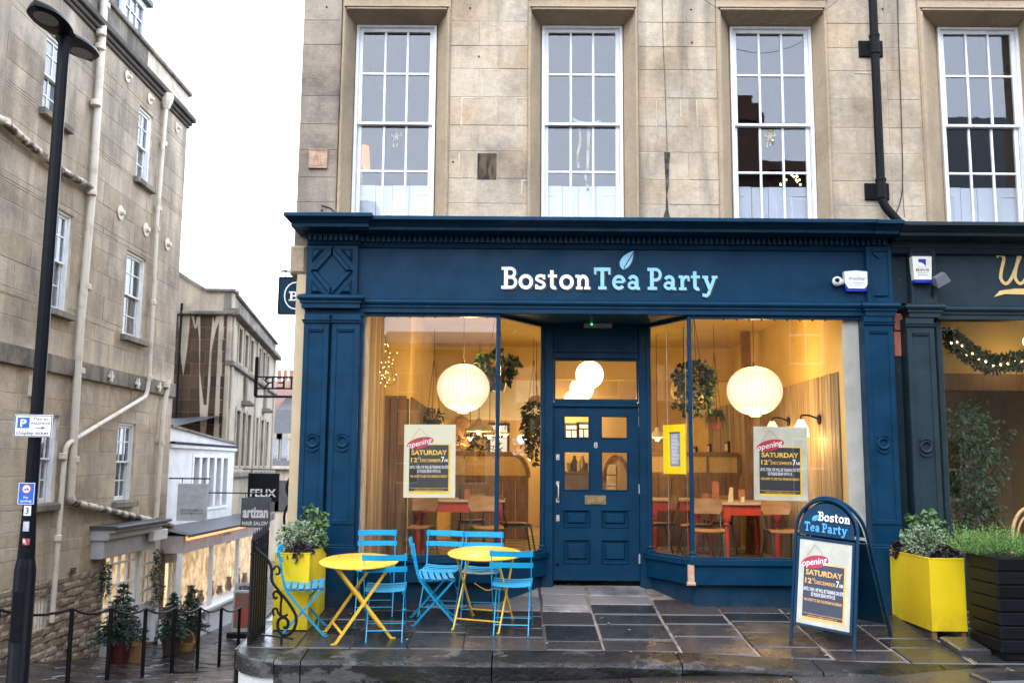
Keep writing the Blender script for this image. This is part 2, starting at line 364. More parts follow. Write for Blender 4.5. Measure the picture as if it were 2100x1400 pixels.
LETW = M('white_letter', (.80,.80,.80), .5, (.74,.74,.75), scale=9); LETB = M('pale_blue_letter', (.25,.54,.70), .5, (.22,.49,.65), scale=9)
LETB2 = M('bright_blue_letter', (.06,.33,.66), .5); LETK = M('letter_edge', (.006,.012,.02), .5); GOLD = M('gold_letter', (.66,.45,.17), .5)
SIGNB = M('sign_blue', (.01,.10,.42), .4); SIGNW = M('sign_white', (.78,.79,.80), .4)
PLAST = M('white_plastic', (.78,.78,.78), .4); BLUEPL = M('blue_plastic', (.01,.02,.32), .3)
RATTAN = M('rattan_panel', (.52,.38,.18), .6, (.44,.31,.14), scale=40)
WICK = M('wicker', (.45,.28,.12), .5, (.35,.2,.08), scale=30)
LF1 = leafmat('fresh_leaf', (.055,.12,.03), (.09,.16,.05)); LF2 = leafmat('grey_green_leaf', (.14,.19,.12), (.30,.33,.24)); LF3 = leafmat('dark_purple_leaf', (.014,.008,.014), (.028,.014,.022), .35)
LF4 = leafmat('conifer_leaf', (.08,.18,.025), (.14,.24,.045)); LF5 = leafmat('pine_needle', (.012,.032,.022), (.028,.058,.035)); LF6 = leafmat('ivy_leaf', (.018,.05,.02), (.04,.085,.035), .35)
LF7 = leafmat('dry_leaf', (.2,.17,.1), (.12,.1,.05))
BARK = M('bark', (.05,.035,.025), .9, bump=.4)

def weather(m, z0, z1, dirt, amt=.7, chip=None, thr=.70, cs=30):
    """splashed dirt near the ground, from z0 (full) up to z1 (none), and small chips in the paint"""
    t = m.node_tree; b = t.nodes['Principled BSDF']; lk = b.inputs['Base Color'].links[0]; src = lk.from_socket
    g = t.nodes.new('ShaderNodeNewGeometry'); sp = t.nodes.new('ShaderNodeSeparateXYZ'); t.links.new(g.outputs['Position'], sp.inputs[0])
    k = mth(t, 'MULTIPLY', ramp(t, sp.outputs[2], z1, z0), ramp(t, noise(t, 9, 6, rough=.7), .35, .7)); c = mixc(t, mth(t, 'MULTIPLY', k, amt), src, dirt)
    if chip: c = mixc(t, mth(t, 'MULTIPLY', ramp(t, noise(t, cs, 4, rough=.7), thr, thr+.02), ramp(t, noise(t, 1.4, 3), .48, .62)), c, chip)
    t.links.new(c, b.inputs['Base Color'])
weather(TEAL, -.2, .12, (.045,.042,.036), .75, (.05,.10,.13), .69, 34); weather(TEALD, -.1, .5, (.03,.03,.026), .6, (.22,.24,.24), .66, 22); weather(YELP, -.25, .05, (.16,.11,.02), .6, (.5,.36,.02), .7, 40)
weather(BLUEC, -.3, .0, (.03,.06,.07), .5, (.10,.08,.06), .71, 60); weather(YELT, -.3, .0, (.2,.11,.02), .5, (.25,.12,.03), .70, 50); weather(CREAM, -.2, 1.4, (.2,.16,.1), .6, (.4,.34,.24), .66, 16)
# ------------------------------------------------------------------ ground: road, lane, pavement
def grid(name, xs, ys, zf, mat, **kw):
    b = MB(); n = len(xs)
    b.add([(x, y, zf(x, y)) for y in ys for x in xs], [(j*n+i, j*n+i+1, (j+1)*n+i+1, (j+1)*n+i) for j in range(len(ys)-1) for i in range(n-1)])
    return b.build(name, mat, smooth='all', **kw)
xs = [-200,-60,-20,-12]+[-10+.4*i for i in range(18)]+[-2.82,-2.352,-2.35]+[-2+.5*i for i in range(22)]+[12,20,60,200]
ys = [-200,-60,-25]+[-14+.5*i for i in range(28)]+[.5*i for i in range(60)]+[34,40,50,70,120,300]
road = grid('road', xs, ys, lambda x, y: zr(x, y)-.03, ROADM, kind='structure')
def slab(zf, x0, x1, y0, y1, h, t, c, sk=0.):        # a paving stone lying on a sloping surface
    b = MB(); vs = []
    def q(x, y, dz): vs.append((x+sk*y, y, zf(x+sk*y, y)+dz))
    for dz, k in ((h-t, 0), (h-c, 0), (h, c)):
        q(x0+k, y0+k, dz); q(x1-k, y0+k, dz); q(x1-k, y1-k, dz); q(x0+k, y1-k, dz)
    fs = [(8,9,10,11)]
    for a in (0, 4):
        for i in range(4): j = (i+1) % 4; fs.append((a+i, a+j, a+4+j, a+4+i))
    return b.add(vs, fs)
def pave(parent, name, mat, x0, x1, y0, y1, zf, row, lens, gap, seed, h=.0, keep=None, sk=0., c=.01, cols=False):
    rnd = random.Random(seed); y = y0
    if cols:                                         # long joints running away from the kerb
        x = x0
        while x < x1-.05:
            w = min(row*rnd.uniform(.8, 1.25), x1-x); y = y0+rnd.uniform(0, .02)
            if x1-x-w < row*.4: w = x1-x
            y_ = max(y0, front(x+w/2)+.375)
            while y_ < y1-.04:
                l = min(lens*rnd.uniform(.55, 1.5), y1-y_); l = y1-y_ if y1-y_-l < .12 else l
                if keep is None or keep(x+w/2, y_+l/2):
                    g = gap(x+w/2) if callable(gap) else gap; j = [rnd.uniform(-.3, .3)*g for k in range(4)]
                    slab(zf, x+g/2+j[0], x+w-g/2+j[1], y_+g/2+j[2], y_+l-g/2+j[3], h+rnd.uniform(-.004, .004), .05, c, sk).build(name, mat(x+w/2, y_+l/2) if callable(mat) else mat, parent)
                y_ += l
            x += w
        return
    while y < y1-.05:
        w = min(row*rnd.uniform(.75, 1.25), y1-y)
        if y1-y-w < row*.4: w = y1-y
        x = x0-rnd.uniform(0, lens*.6)
        while x < x1:
            l = lens*rnd.uniform(.65, 1.4); a, b_ = max(x, x0), min(x+l, x1)
            if b_-a > .06 and (keep is None or keep((a+b_)/2, y+w/2)):
                g = gap((a+b_)/2) if callable(gap) else gap
                slab(zf, a+g/2, b_-g/2, y+g/2, y+w-g/2, h+rnd.uniform(-.004, .004), .05, c, sk).build(name, mat((a+b_)/2, y+w/2) if callable(mat) else mat, parent)
            x += l
        y += w
# the lane and the road in front are flagged, too
pave(road, 'paving_stone', FLAGL, -6.95, -2.6, -2.9, 9.5, zr, .5, .85, .012, 3, h=.0)
pave(road, 'paving_stone', FLAG, -2.57, 5.6, -3.1, -1.98, zr, .52, .95, .012, 5, h=.0)
# pavement: a base of mortar with stones bedded in it
FRONT = -1.95                                         # front edge of the kerb
def front(x): return FRONT-.22*max(0, min((x-1.3)/1.5, 1.3))
pb = MB(); n = 26; px = [-2.46+i*(8.4)/n for i in range(n+1)]
for i in range(n):
    a, b_ = px[i], px[i+1]
    ya, yb = front(a)+.36, front(b_)+.36
    lv = [(a, ya), (b_, yb), (b_, -.7), (a, -.7), (b_, 0.), (a, 0.), (b_, .85), (a, .85)]
    pb.add([(x, y, zp(x, y)-.012) for x, y in lv], [(0,1,2,3), (3,2,4,5), (5,4,6,7)])
pb.add([(-2.46, FRONT+.36, zp(-2.6, FRONT+.36)-.013), (-2.46, .85, -.013), (-2.46, .85, -1.6), (-2.46, FRONT+.36, -1.6)], [(0,1,2,3)])
pavement = pb.build('pavement', JOINT, kind='structure')
dk = MB()
for i in range(12):
    a, b_ = -2.45+i*2.9/12, -2.45+(i+1)*2.9/12
    dk.add([(x, y, zp(x, y)-.007) for x, y in ((a, front(a)+.36), (b_, front(b_)+.36), (b_, -.7), (a, -.7), (b_, 0), (a, 0), (b_, .8), (a, .8))], [(0,1,2,3), (3,2,4,5), (5,4,6,7)])
dk.build('mortar_bed', JOINTD, pavement)
rnd = random.Random(11)
def pmat(x, y):
    return DRY if (y > -.08 and -.75 < x < 1.25) or (y > -.25 and -.4 < x < .8 and rnd.random() < .6) else FLAG
pave(pavement, 'paving_stone', pmat, -2.43, 5.8, FRONT, .8, zp, .58, .40, lambda x: .009 if x < .35 else .026, 21, keep=lambda x, y: y < .03 or -.9 < x < 1.6, cols=True)
# kerb stones along the front: the left end turns round the corner
def kerb(a, b_, seg=4, h0=0., r=None):
    b = MB(); rn = random.Random(int(a*100)+900); prof = []
    for i in range(seg+1):
        x = a+(b_-a)*i/seg; y = front(x)+rn.uniform(-.008, .008); zt = zp(x, y)+h0+rn.uniform(-.004, .004); zb = zr(x, y)-.06
        prof.append([(x, y+.365, zp(x, y+.365)+h0), (x, y+.03, zt), (x, y+.006, zt-.012), (x, y, zt-.035), (x, y+rn.uniform(.0, .014), zt-.035-(zt-.035-zb)*.4), (x, y+.012, zb), (x, y+.365, zb)])
    vs = [p for q in prof for p in q]; fs = []
    for i in range(seg):
        for k in range(6): fs.append((i*7+k, i*7+k+1, (i+1)*7+k+1, (i+1)*7+k))
    fs += [tuple(range(7)), tuple(range(seg*7, seg*7+7))[::-1]]
    return b.add(vs, fs)
ks = [-2.03, -1.80, -.185, 1.42, 2.55, 3.6, 4.8, 5.8]
for a, b_ in zip(ks, ks[1:]): kerb(a+.006, b_-.006, max(3, int((b_-a)*5))).build('kerb_stone', KERB, pavement)
cb = MB(); cx, cy, rr = -2.03, FRONT+.42, .42         # rounded corner block and the wall going down the lane
ring = [(cx, FRONT)]+[(cx-rr*math.sin(R(t)), cy-rr*math.cos(R(t))) for t in range(15, 91, 15)]+[(cx-rr, -.6)]
inn = [(cx, FRONT+.36)]+[(cx-.05*math.sin(R(t)), cy-.06*math.cos(R(t))) for t in range(15, 91, 15)]+[(cx-.05, -.6)]
def ringblock(z_top, z_bot, off=0.):
    b = MB(); n = len(ring); vs = []
    for (x, y), (xi, yi) in zip(ring, inn):
        dx, dy = (x-cx), (y-cy); l = math.hypot(dx, dy) or 1
        X, Y = x+dx/l*off, y+(dy/l*off if y < cy else 0)
        vs += [(xi, yi, z_top(xi, yi)), (X*1+.0, Y, z_top(X, Y)-.0), (X-dx/l*.02, Y-dy/l*.02 if y < cy else Y, z_top(X, Y)+.012), (X, Y, z_bot(X, Y)), (xi, yi, z_bot(X, Y))]
    fs = []
    for i in range(n-1):
        a, c = i*5, (i+1)*5
        fs += [(a, a+2, c+2, c), (a+2, a+1, c+1, c+2), (a+1, a+3, c+3, c+1)]
    return b.add(vs, fs)
ringblock(lambda x, y: zp(x, y)-.012, lambda x, y: zp(x, y)-.14).build('kerb_stone', KERB, pavement)
ringblock(lambda x, y: zp(x, y)-.145, lambda x, y: -2.2, off=-.03).build('retaining_wall', M('limewashed_stone', (.5,.5,.48), .85, (.14,.12,.09), scale=3, lo=.5, hi=.56, bump=.6, bscale=14), pavement)
gx = MB().add([(-2.464, -.6, zp(0, -.6)-.01), (-2.464, 8.6, -.01), (-2.464, 8.6, -3.2), (-2.464, -.6, -3.2), (-2.30, -.6, zp(0, -.6)-.01), (-2.30, 8.6, -.01)], [(0,1,2,3), (0,4,5,1)])
gx.build('retaining_wall', M('lane_wall_stone', (.2,.17,.13), .9, (.1,.09,.075), scale=3, bump=.6, bscale=14), pavement)
# ------------------------------------------------------------------ walls of separate stones
def wmap(Y): return lambda s, z, d: (s, Y-d, z)
def xmap(X): return lambda s, z, d: (X+d, s, z)
def sub_rects(a0, a1, z0, z1, holes):
    cuts = sorted({z0, z1}|{h for q in holes for h in q[2:4] if z0+.03 < h < z1-.03}); out = []
    for c0, c1 in zip(cuts, cuts[1:]):
        zm = (c0+c1)/2; segs = [(a0, a1)]
        for h in holes:
            if h[2] < zm < h[3]:
                ns = []
                for p, q in segs:
                    if h[1] <= p or h[0] >= q: ns.append((p, q)); continue
                    if h[0]-p > .02: ns.append((p, h[0]))
                    if q-h[1] > .02: ns.append((h[1], q))
                segs = ns
        out += [(p, q, c0, c1) for p, q in segs]
    return out
def ashlar(parent, m, a0, a1, zs, holes, ln, mat, seed, gap=.004, proud=.006, thick=.08, limit=300, name='stone', c=.004, jit=.0025, back=MORTAR):
    """courses of separate blocks round the openings; the mortar behind them is one sheet"""
    rnd = random.Random(seed); blocks = []
    for i, (z0, z1) in enumerate(zip(zs, zs[1:])):
        for (p, q, c0, c1) in sub_rects(a0, a1, z0, z1, holes):
            x = p; n = max(1, round((q-p)/ln)); w = [rnd.uniform(.7, 1.3) for k in range(n)]; t = sum(w)
            if n == 2: w = [1.25, .75] if i % 2 else [.75, 1.25]; t = 2
            for k in range(n):
                l = (q-p)*w[k]/t; blocks.append((x, x+l, c0, c1)); x += l
    rest = MB()
    big = sorted(blocks, key=lambda b: -(b[1]-b[0])*(b[3]-b[2]))
    keep = set(big[:limit])
    for b in blocks:
        j = rnd.uniform(-jit, jit); mb = MB() if b in keep else rest
        mb.mapbox(m, b[0]+gap/2, b[1]-gap/2, b[2]+gap/2, b[3]-gap/2, -thick, proud+j, c)
        if b in keep: mb.build(name, mat(b) if callable(mat) else mat, parent)
    if rest.v: rest.build('small_stones', mat((a0,a1,zs[0],zs[-1])) if callable(mat) else mat, parent, kind='stuff')
    bk = MB()
    for p, q, c0, c1 in sub_rects(a0, a1, zs[0], zs[-1], holes): bk.mapbox(m, p, q, c0, c1, -thick-.02, 0)
    bk.build('mortar', back, parent, kind='stuff')
# ------------------------------------------------------------------ sash windows
def sash(parent, m, a0, a1, z0, zm, z1, barsT, barsB, cols, gl, depth=0., fw=.05, bw=.02, frame=WHITE, t=.04, boxw=.0):
    """a sash window on a wall map: upper sash z zm..z1, lower z0..zm; bars at the given heights"""
    f = MB(); b0, b1 = a0+boxw, a1-boxw
    if boxw:
        for p, q in ((a0, b0), (b1, a1)): f.mapbox(m, p, q, z0, z1, depth-t, depth+.035, .003)
        f.mapbox(m, b0, b1, z1-boxw*.8, z1, depth-t, depth+.035, .003)
    zt = z1-(boxw*.8 if boxw else 0)
    w = f.build('window', frame, parent) if boxw else None
    for (c0, c1, bars, d) in ((zm-.012, zt, barsT, depth), (z0, zm+.022, barsB, depth-t-.004)):
        s = MB()
        s.mapbox(m, b0, b0+fw, c0, c1, d-t, d, .004); s.mapbox(m, b1-fw, b1, c0, c1, d-t, d, .004)
        hw = .032 if d == depth else .03
        s.mapbox(m, b0+fw, b1-fw, c0, c0+(hw if d == depth else .08), d-t, d, .004); s.mapbox(m, b0+fw, b1-fw, c1-(.045 if d == depth else hw), c1, d-t, d, .004)
        lo, hi = c0+(hw if d == depth else .08), c1-(.045 if d == depth else hw)
        xs_ = [b0+fw+(b1-b0-2*fw)*i/cols for i in range(cols+1)]
        for x in xs_[1:-1]: s.mapbox(m, x-bw/2, x+bw/2, lo, hi, d-t+.008, d-.004, .003)
        zz = [lo]+list(bars)+[hi]
        for z in bars:
            for x0, x1 in zip(xs_, xs_[1:]):
                s.mapbox(m, x0+(bw/2 if x0 != xs_[0] else 0), x1-(bw/2 if x1 != xs_[-1] else 0), z-bw/2, z+bw/2, d-t+.008, d-.004, .003)
        if w is None: w = s.build('window', frame, parent); S = w
        else: s.build('sash', frame, w)
        for za, zb in zip(zz, zz[1:]):
            for x0, x1 in zip(xs_, xs_[1:]):
                g = MB().mapbox(m, x0, x1, za, zb, d-t/2-.003, d-t/2+.003); g.build('pane', gl, w)
    return w
# ------------------------------------------------------------------ slab-serif lettering made of strokes
K = .16
def el(cx, cz, rx, rz, a0=0, a1=360, n=20): return arc(cx, cz, rx, rz, a0, a1, n)
GL = {
 'B': (.78, [([(.24,0),(.24,1)],K*1.1), ([(.03,.07),(.46,.07)],.14), ([(.03,.93),(.46,.93)],.14), ([(.3,.93)]+el(.44,.735,.2,.195,90,-90)+[(.3,.54)],.14), ([(.3,.53)]+el(.46,.3,.235,.23,90,-90)+[(.3,.07)],.14)]),
 'o': (.68, [(el(.34,.33,.255,.265),K)]),
 's': (.58, [(spline([(.47,.50),(.38,.60),(.26,.61),(.14,.55),(.13,.44),(.24,.37),(.37,.32),(.46,.24),(.44,.12),(.32,.06),(.2,.07),(.1,.17)],3),.135), ([(.47,.44),(.47,.66)],.09), ([(.10,.0),(.10,.22)],.09)]),
 't': (.5, [([(.2,.86)]+[(.2,.22)]+el(.33,.2,.13,.14,180,300,8),K), ([(.02,.6),(.44,.6)],.13)]),
 'n': (.78, [([(.2,0),(.2,.62)],K), ([(.03,.6),(.22,.6)],.13), ([(.05,.06),(.36,.06)],.12), (el(.39,.38,.17,.21,165,0,10)+[(.56,.03)],K), ([(.43,.06),(.72,.06)],.12)]),
 'T': (.84, [([(.02,.92),(.82,.92)],.16), ([(.08,.95),(.08,.68)],.11), ([(.76,.95),(.76,.68)],.11), ([(.42,.95),(.42,.0)],K*1.1), ([(.22,.07),(.62,.07)],.14)]),
 'e': (.68, [([(.12,.35),(.58,.35)],.11), (el(.34,.33,.25,.265,4,320),K*.95)]),
 'a': (.68, [(el(.3,.44,.18,.16,165,0,8)+[(.48,.10)],K*.95), ([(.44,.06),(.63,.06)],.12), (el(.27,.20,.17,.135),.13)]),
 'P': (.72, [([(.24,0),(.24,1)],K*1.1), ([(.04,.07),(.48,.07)],.14), ([(.03,.93),(.40,.93)],.14), ([(.3,.93)]+el(.42,.69,.215,.24,90,-90)+[(.3,.45)],.14)]),
 'r': (.56, [([(.2,0),(.2,.62)],K), ([(.03,.6),(.22,.6)],.13), ([(.04,.06),(.40,.06)],.12), (el(.40,.40,.17,.2,170,75,8)+[(.52,.57)],.14), ([(.50,.40),(.50,.62)],.09)]),
 'y': (.72, [([(.14,.6),(.37,.06)],K), ([(.60,.6),(.30,-.16),(.20,-.24),(.06,-.22)],K*.9), ([(.01,.6),(.29,.6)],.12), ([(.46,.6),(.73,.6)],.12), ([(.06,-.14),(.06,-.29)],.09)]),
 'f_leaf': (.5, []),
}
def stroke2(pts, w):                                 # outline quads of a thick polyline
    pts = [Vector((a, b)) for a, b in pts]; L_, R_ = [], []; n = len(pts); closed = (pts[0]-pts[-1]).length < 1e-4
    for i, p in enumerate(pts):
        a = pts[i-1] if i else (pts[-2] if closed else None); c = pts[i+1] if i < n-1 else (pts[1] if closed else None)
        d1 = (p-a).normalized() if a is not None else None; d2 = (c-p).normalized() if c is not None else None
        d = d2 if d1 is None else d1 if d2 is None else (d1+d2).normalized()
        nn = Vector((-d.y, d.x)); k = 1/max(.5, nn.dot(Vector((-d2.y, d2.x)))) if (d1 is not None and d2 is not None) else 1
        L_.append(p+nn*w/2*k); R_.append(p-nn*w/2*k)
    return L_, R_
def stroke_solid(mb, m, strokes, ox, oz, sx, sz, d0, d1, shear=0):
    for si, (pts, w) in enumerate(strokes):
        L_, R_ = stroke2(pts, w); n = len(L_); e = si*.0006
        f = lambda q, d: m(ox+(q.x+shear*q.y)*sx, oz+q.y*sz, d)
        vs = [f(q, d1+e) for q in L_]+[f(q, d1+e) for q in R_]+[f(q, d0) for q in L_]+[f(q, d0) for q in R_]; fs = []
        for i in range(n-1):
            fs += [(i, n+i, n+i+1, i+1), (i, i+1, 2*n+i+1, 2*n+i), (n+i+1, n+i, 3*n+i, 3*n+i+1)]
        fs += [(0, 2*n, 3*n, n), (n-1, 2*n-1, 4*n-1, 3*n-1)]
        mb.add(vs, fs)
def word(parent, m, text, a0, a1, z, h, mat, d=.012, back=None, name='letter', track=.04):
    W = sum(GL[c][0] for c in text)+track*(len(text)-1); sx = (a1-a0)/W; x = a0
    for c in text:
        b = MB()
        if back: b.use(back); stroke_solid(b, m, [(p, w*1.08) for p, w in GL[c][1]], x+h*.07, z-h*.06, sx, h, 0, d*.45)
        b.use(mat); stroke_solid(b, m, GL[c][1], x, z, sx, h, d*.5, d); b.build(name, None, parent); x += (GL[c][0]+track)*sx
def leafshape(parent, m, a, z, h, mat, d=.012, back=None, ang=0., name='leaf_emblem'):
    """the split leaf over the lettering, as two half blades"""
    up = [(0,0),(-.16,.12),(-.22,.35),(-.12,.62),(.10,.84),(.34,1.0)]; lowr = [(.34,1.0),(.36,.72),(.33,.45),(.22,.20),(.08,.06)]
    mid = [(0,0),(.02,.16),(.1,.38),(.2,.6),(.30,.86)]
    b = MB(); rot = lambda p: (a+(p[0]*math.cos(ang)-p[1]*math.sin(ang))*h, z+(p[0]*math.sin(ang)+p[1]*math.cos(ang))*h)
    U = [rot(p) for p in spline(up, 4)]; Lw = [rot(p) for p in spline([(.05,.02)]+lowr[::-1][0:], 4)]
    if back:
        b.use(back); o = [(x+h*.05, y-h*.05) for x, y in U+Lw[::-1][1:-1]]; b.prism(o, m, 0, d*.4)
    b.use(mat); Md = [rot(p) for p in spline(mid, 4)]
    b.prism(U+Md[::-1][1:-1], m, d*.5, d)
    M2 = [rot((p[0]+.045, p[1]-.02)) for p in spline(mid, 4)]
    b.prism(M2+Lw[::-1][1:], m, d*.5, d)
    b.build(name, None, parent)
# ------------------------------------------------------------------ print: text as thin flat mesh
def text(parent, m, s, a, z, h, mat, d=.002, w=None, bold=0., align='CENTER', shear=0., name='lettering', spacing=1., rot=0.):
    cu = bpy.data.curves.new('t', 'FONT'); cu.body = s; cu.size = 1; cu.align_x = align; cu.offset = bold; cu.shear = shear; cu.space_character = spacing; cu.resolution_u = 3
    ob = bpy.data.objects.new('t', cu); me = bpy.data.meshes.new_from_object(ob)
    xs_ = [v.co.x for v in me.vertices]; zs_ = [v.co.y for v in me.vertices]
    if not xs_: return None
    zlo, zhi = min(zs_), max(zs_); k = h/.72; kx = k if w is None else w/(max(xs_)-min(xs_)); c = {'CENTER': (max(xs_)+min(xs_))/2, 'LEFT': min(xs_), 'RIGHT': max(xs_)}[align]
    cr_, sr_ = math.cos(R(rot)), math.sin(R(rot))
    vs = [m(a+(v.co.x-c)*kx*cr_-v.co.y*k*sr_, z+(v.co.x-c)*kx*sr_+v.co.y*k*cr_, d) for v in me.vertices]; fs = [tuple(p.vertices) for p in me.polygons]
    bpy.data.objects.remove(ob); bpy.data.curves.remove(cu); bpy.data.meshes.remove(me)
    b = MB().add(vs, fs)
    return b.build(name, mat, parent)
def flat(parent, m, a0, a1, z0, z1, d, mat, name): return MB().add([m(a0,z0,d), m(a1,z0,d), m(a1,z1,d), m(a0,z1,d)], [(0,1,2,3)]).build(name, mat, parent)
def oval(parent, m, a, z, rx, rz, ang, d, mat, name):
    ps = [(math.cos(R(t))*rx, math.sin(R(t))*rz) for t in range(0, 360, 12)]; c, s = math.cos(R(ang)), math.sin(R(ang))
    return MB().add([m(a+x*c-y*s, z+x*s+y*c, d) for x, y in ps], [tuple(range(len(ps)))]).build(name, mat, parent)
def poster_print(parent, m, a, z, w, h, d, cream, black, yellow):
    """the opening notice, printed on a sheet whose lower left corner is at (a, z)"""
    q = lambda x, y: (a+x*w, z+(1-y)*h)
    def tx(s, x, y, hh, mat, ww, dd=.0024, **k): X, Z = q(x, y); return text(parent, m, s, X, Z, hh*h, mat, d+dd, w=ww*w, **k)
    x0, z0 = q(.105, .945); x1, z1 = q(.90, .27); flat(parent, m, x0, x1, z0, z1, d+.0008, yellow, 'printed_border')
    x0, z0 = q(.105, .91); x1, z1 = q(.865, .27+.012); flat(parent, m, x0, x1, z0, z1, d+.0016, black, 'printed_panel')
    X, Z = q(.31, .255); oval(parent, m, X, Z, .265*w, .075*h, 14, d+.0024, INKR, 'printed_oval')
    b = MB()
    for p, r_ in (((.15,.20),(.30,.05)), ((.30,.05),(.46,.165))):
        (xa, za), (xb, zb) = q(*p), q(*r_); nx, nz = (zb-za), (xa-xb); l = math.hypot(nx, nz); nx, nz = nx/l*.0014, nz/l*.0014
        b.add([m(xa-nx, za-nz, d+.0012), m(xb-nx, zb-nz, d+.0012), m(xb+nx, zb+nz, d+.0012), m(xa+nx, za+nz, d+.0012)], [(0,1,2,3)])
    b.build('printed_cord', INKK, parent)
    X, Z = q(.315, .283); text(parent, m, 'opening', X, Z-.004*h, .078*h, INKW, d+.0032, w=.49*w, bold=.008, shear=.28, rot=14)
    tx('SATURDAY', .49, .415, .064, yellow, .69, bold=.025)
    tx('12', .20, .515, .06, yellow, .125, bold=.03); tx('th', .30, .475, .035, yellow, .055, shear=.3); tx('DECEMBER', .52, .513, .040, yellow, .40, bold=.012)
    tx('7', .755, .513, .072, INKW, .055, bold=.03); tx('AM', .818, .513, .042, INKW, .075, bold=.02)
    tx('UNTIL THEN, WE WILL BE TRAINING ON SITE', .49, .605, .043, INKW, .75, bold=.01); tx('SO PLEASE BEAR WITH US.', .49, .66, .043, INKW, .46, bold=.01)
    tx('WE HOPE TO SEE YOU FROM SATURDAY', .49, .725, .032, yellow, .72, bold=.02)
    tx('To win tickets to the opening party and preview sessions,', .49, .875, .014, yellow, .74, bold=.01); tx('email alfredstreet@bostonteaparty.co.uk', .49, .9, .014, yellow, .56, bold=.01)

# ------------------------------------------------------------------ the corner building: upper storey
WY, SY = .12, .40
corner_building = thing('corner_building', (0, .12, 0), 'honey stone corner building with blue shop front and three tall white sash windows', 'building')
neighbour = thing('neighbour_building', (5, .12, 0), 'stone building with dark teal shop front cut off at the right edge', 'building')
m0 = wmap(WY)
zc = [P(1200, v, WY).z for v in (508, 470, 419, 368, 312, 259, 201, 143, 96, 46, -8, -60, -110, -165, -220)]
WIN = [(704, 913, 727, 893, 697, 921), (1089, 1303, 1110.5, 1277, 1082, 1309), (1482, 1695, 1499, 1667.5, 1472, 1701), (1902, 2122, 1929, 2096, 1891, 2132)]
zbot = P(1200, 470, WY).z
XE = P(1822, 250, WY).x; XL = P(615, 250, WY).x
holes = []
for (o0, o1, s0, s1, r0, r1) in WIN: holes.append((P(r0, 250, WY).x, P(r1, 250, WY).x, zbot-.001, P(1200, -62, WY).z))
ql = P(694, 250, WY).x
ashlar(corner_building, m0, XL, ql, zc, [], .42, lambda b: WALLQ, 3)
ashlar(corner_building, m0, ql, XE, zc, holes, .55, lambda b: WALLS, 4)
ashlar(neighbour, m0, XE, XE+3.2, zc, holes[3:], .55, lambda b: WALLS, 5)
for i, (o0, o1, s0, s1, r0, r1) in enumerate(WIN):
    par = corner_building if i < 3 else neighbour
    a0, a1 = P(o0, 250, WY).x, P(o1, 250, WY).x; b0, b1 = P(s0, 250, SY).x, P(s1, 250, SY).x; c0, c1 = P(r0, 250, WY).x, P(r1, 250, WY).x
    um = (s0+s1)/2; zt = P(um, 24+i, WY).z; st = P(um, 55+i*1.5, SY).z; ztop = P(um, -60, WY).z
    f = MB()
    for p, q in ((c0, a0), (a1, c1)):                # jambs: a flat band with a roll at its edge
        f.mapbox(m0, p, q, zbot, zt, -.06, .03, .006)
        e = p+.012 if p == c0 else q-.03; f.mapbox(m0, e, e+.018, zbot, zt+.03, .03, .045, .004)
        e = q-.03 if p == c0 else p+.012; f.mapbox(m0, e, e+.018, zbot, zt-.002, .03, .040, .004)
    f.mapbox(m0, c0, c1, zt+.0, ztop, -.06, .03, .006)
    f.mapbox(m0, c0+.045, c1-.045, zt+.006, zt+.028, .03, .05, .005); f.mapbox(m0, c0+.02, c1-.02, zt+.032, zt+.05, .03, .06, .005)
    f.mapbox(m0, c0-.01, c1+.01, zt+.135, ztop+.01, .03, .045, .012)
    sr = f.build('window_surround', TRIM, par)
    rv = MB(); D_ = WY-SY
    rv.add([m0(a0,zbot,0), m0(b0,zbot,D_), m0(b0,st,D_), m0(a0,zt,0)], [(0,1,2,3)]); rv.add([m0(a1,zbot,0), m0(b1,zbot,D_), m0(b1,st,D_), m0(a1,zt,0)], [(3,2,1,0)])
    rv.add([m0(a0,zt,0), m0(b0,st,D_), m0(b1,st,D_), m0(a1,zt,0)], [(0,1,2,3)])
    rv.build('reveal', TRIM, sr)
    k = i*1.7; ms = wmap(SY)
    z_ = lambda v: P(um, v+k, SY).z
    w = sash(par, ms, b0, b1, z_(478), z_(254), st, [z_(152)], [z_(349)], 3, GLUP, depth=.01, fw=.045, bw=.026, boxw=.035)
    # half-height shutters standing behind the glass
    zs_ = P(um, 381+k, SY+.14).z; mm = wmap(SY+.14); L_ = (b1-b0+.1)
    for j, (p, q) in enumerate(((.0, .285), (.29, .47), (.475, .66), (.665, 1.0))):
        x0, x1 = b0-.05+L_*p, b0-.05+L_*q; s = MB().mapbox(mm, x0, x1, z_(490), zs_+(.006, .0, .003, .004)[j], -.03, 0, .003)
        if q-p > .25:
            for aa in ((x0+.07, x0+.085), (x1-.085, x1-.07)): s.mapbox(mm, aa[0], aa[1], z_(490), zs_-.10, 0, .006)
            s.mapbox(mm, x0+.07, x1-.07, zs_-.11, zs_-.10, .0, .007)
        s.build('shutter', WHITE2, par)
# the room behind: plain walls, ceiling and floor
def room(parent, x0, x1, y0, y1, z0, z1, mat, name='room_wall', floor=True):
    b = MB(); b.add([(x0,y0,z0),(x1,y0,z0),(x1,y1,z0),(x0,y1,z0),(x0,y0,z1),(x1,y0,z1),(x1,y1,z1),(x0,y1,z1)], [(4,5,6,7),(1,2,6,5),(2,3,7,6),(3,0,4,7)]+([(0,1,2,3)] if floor else []))
    return b.build(name, mat, parent)
zf2 = P(1200, 520, WY).z+.05
room(corner_building, XL+.25, XE-.1, .62, 4.6, zf2, 7.3, UPROOM); room(neighbour, XE+.1, XE+3.1, .62, 4.6, zf2, 7.3, UPREFLECT)
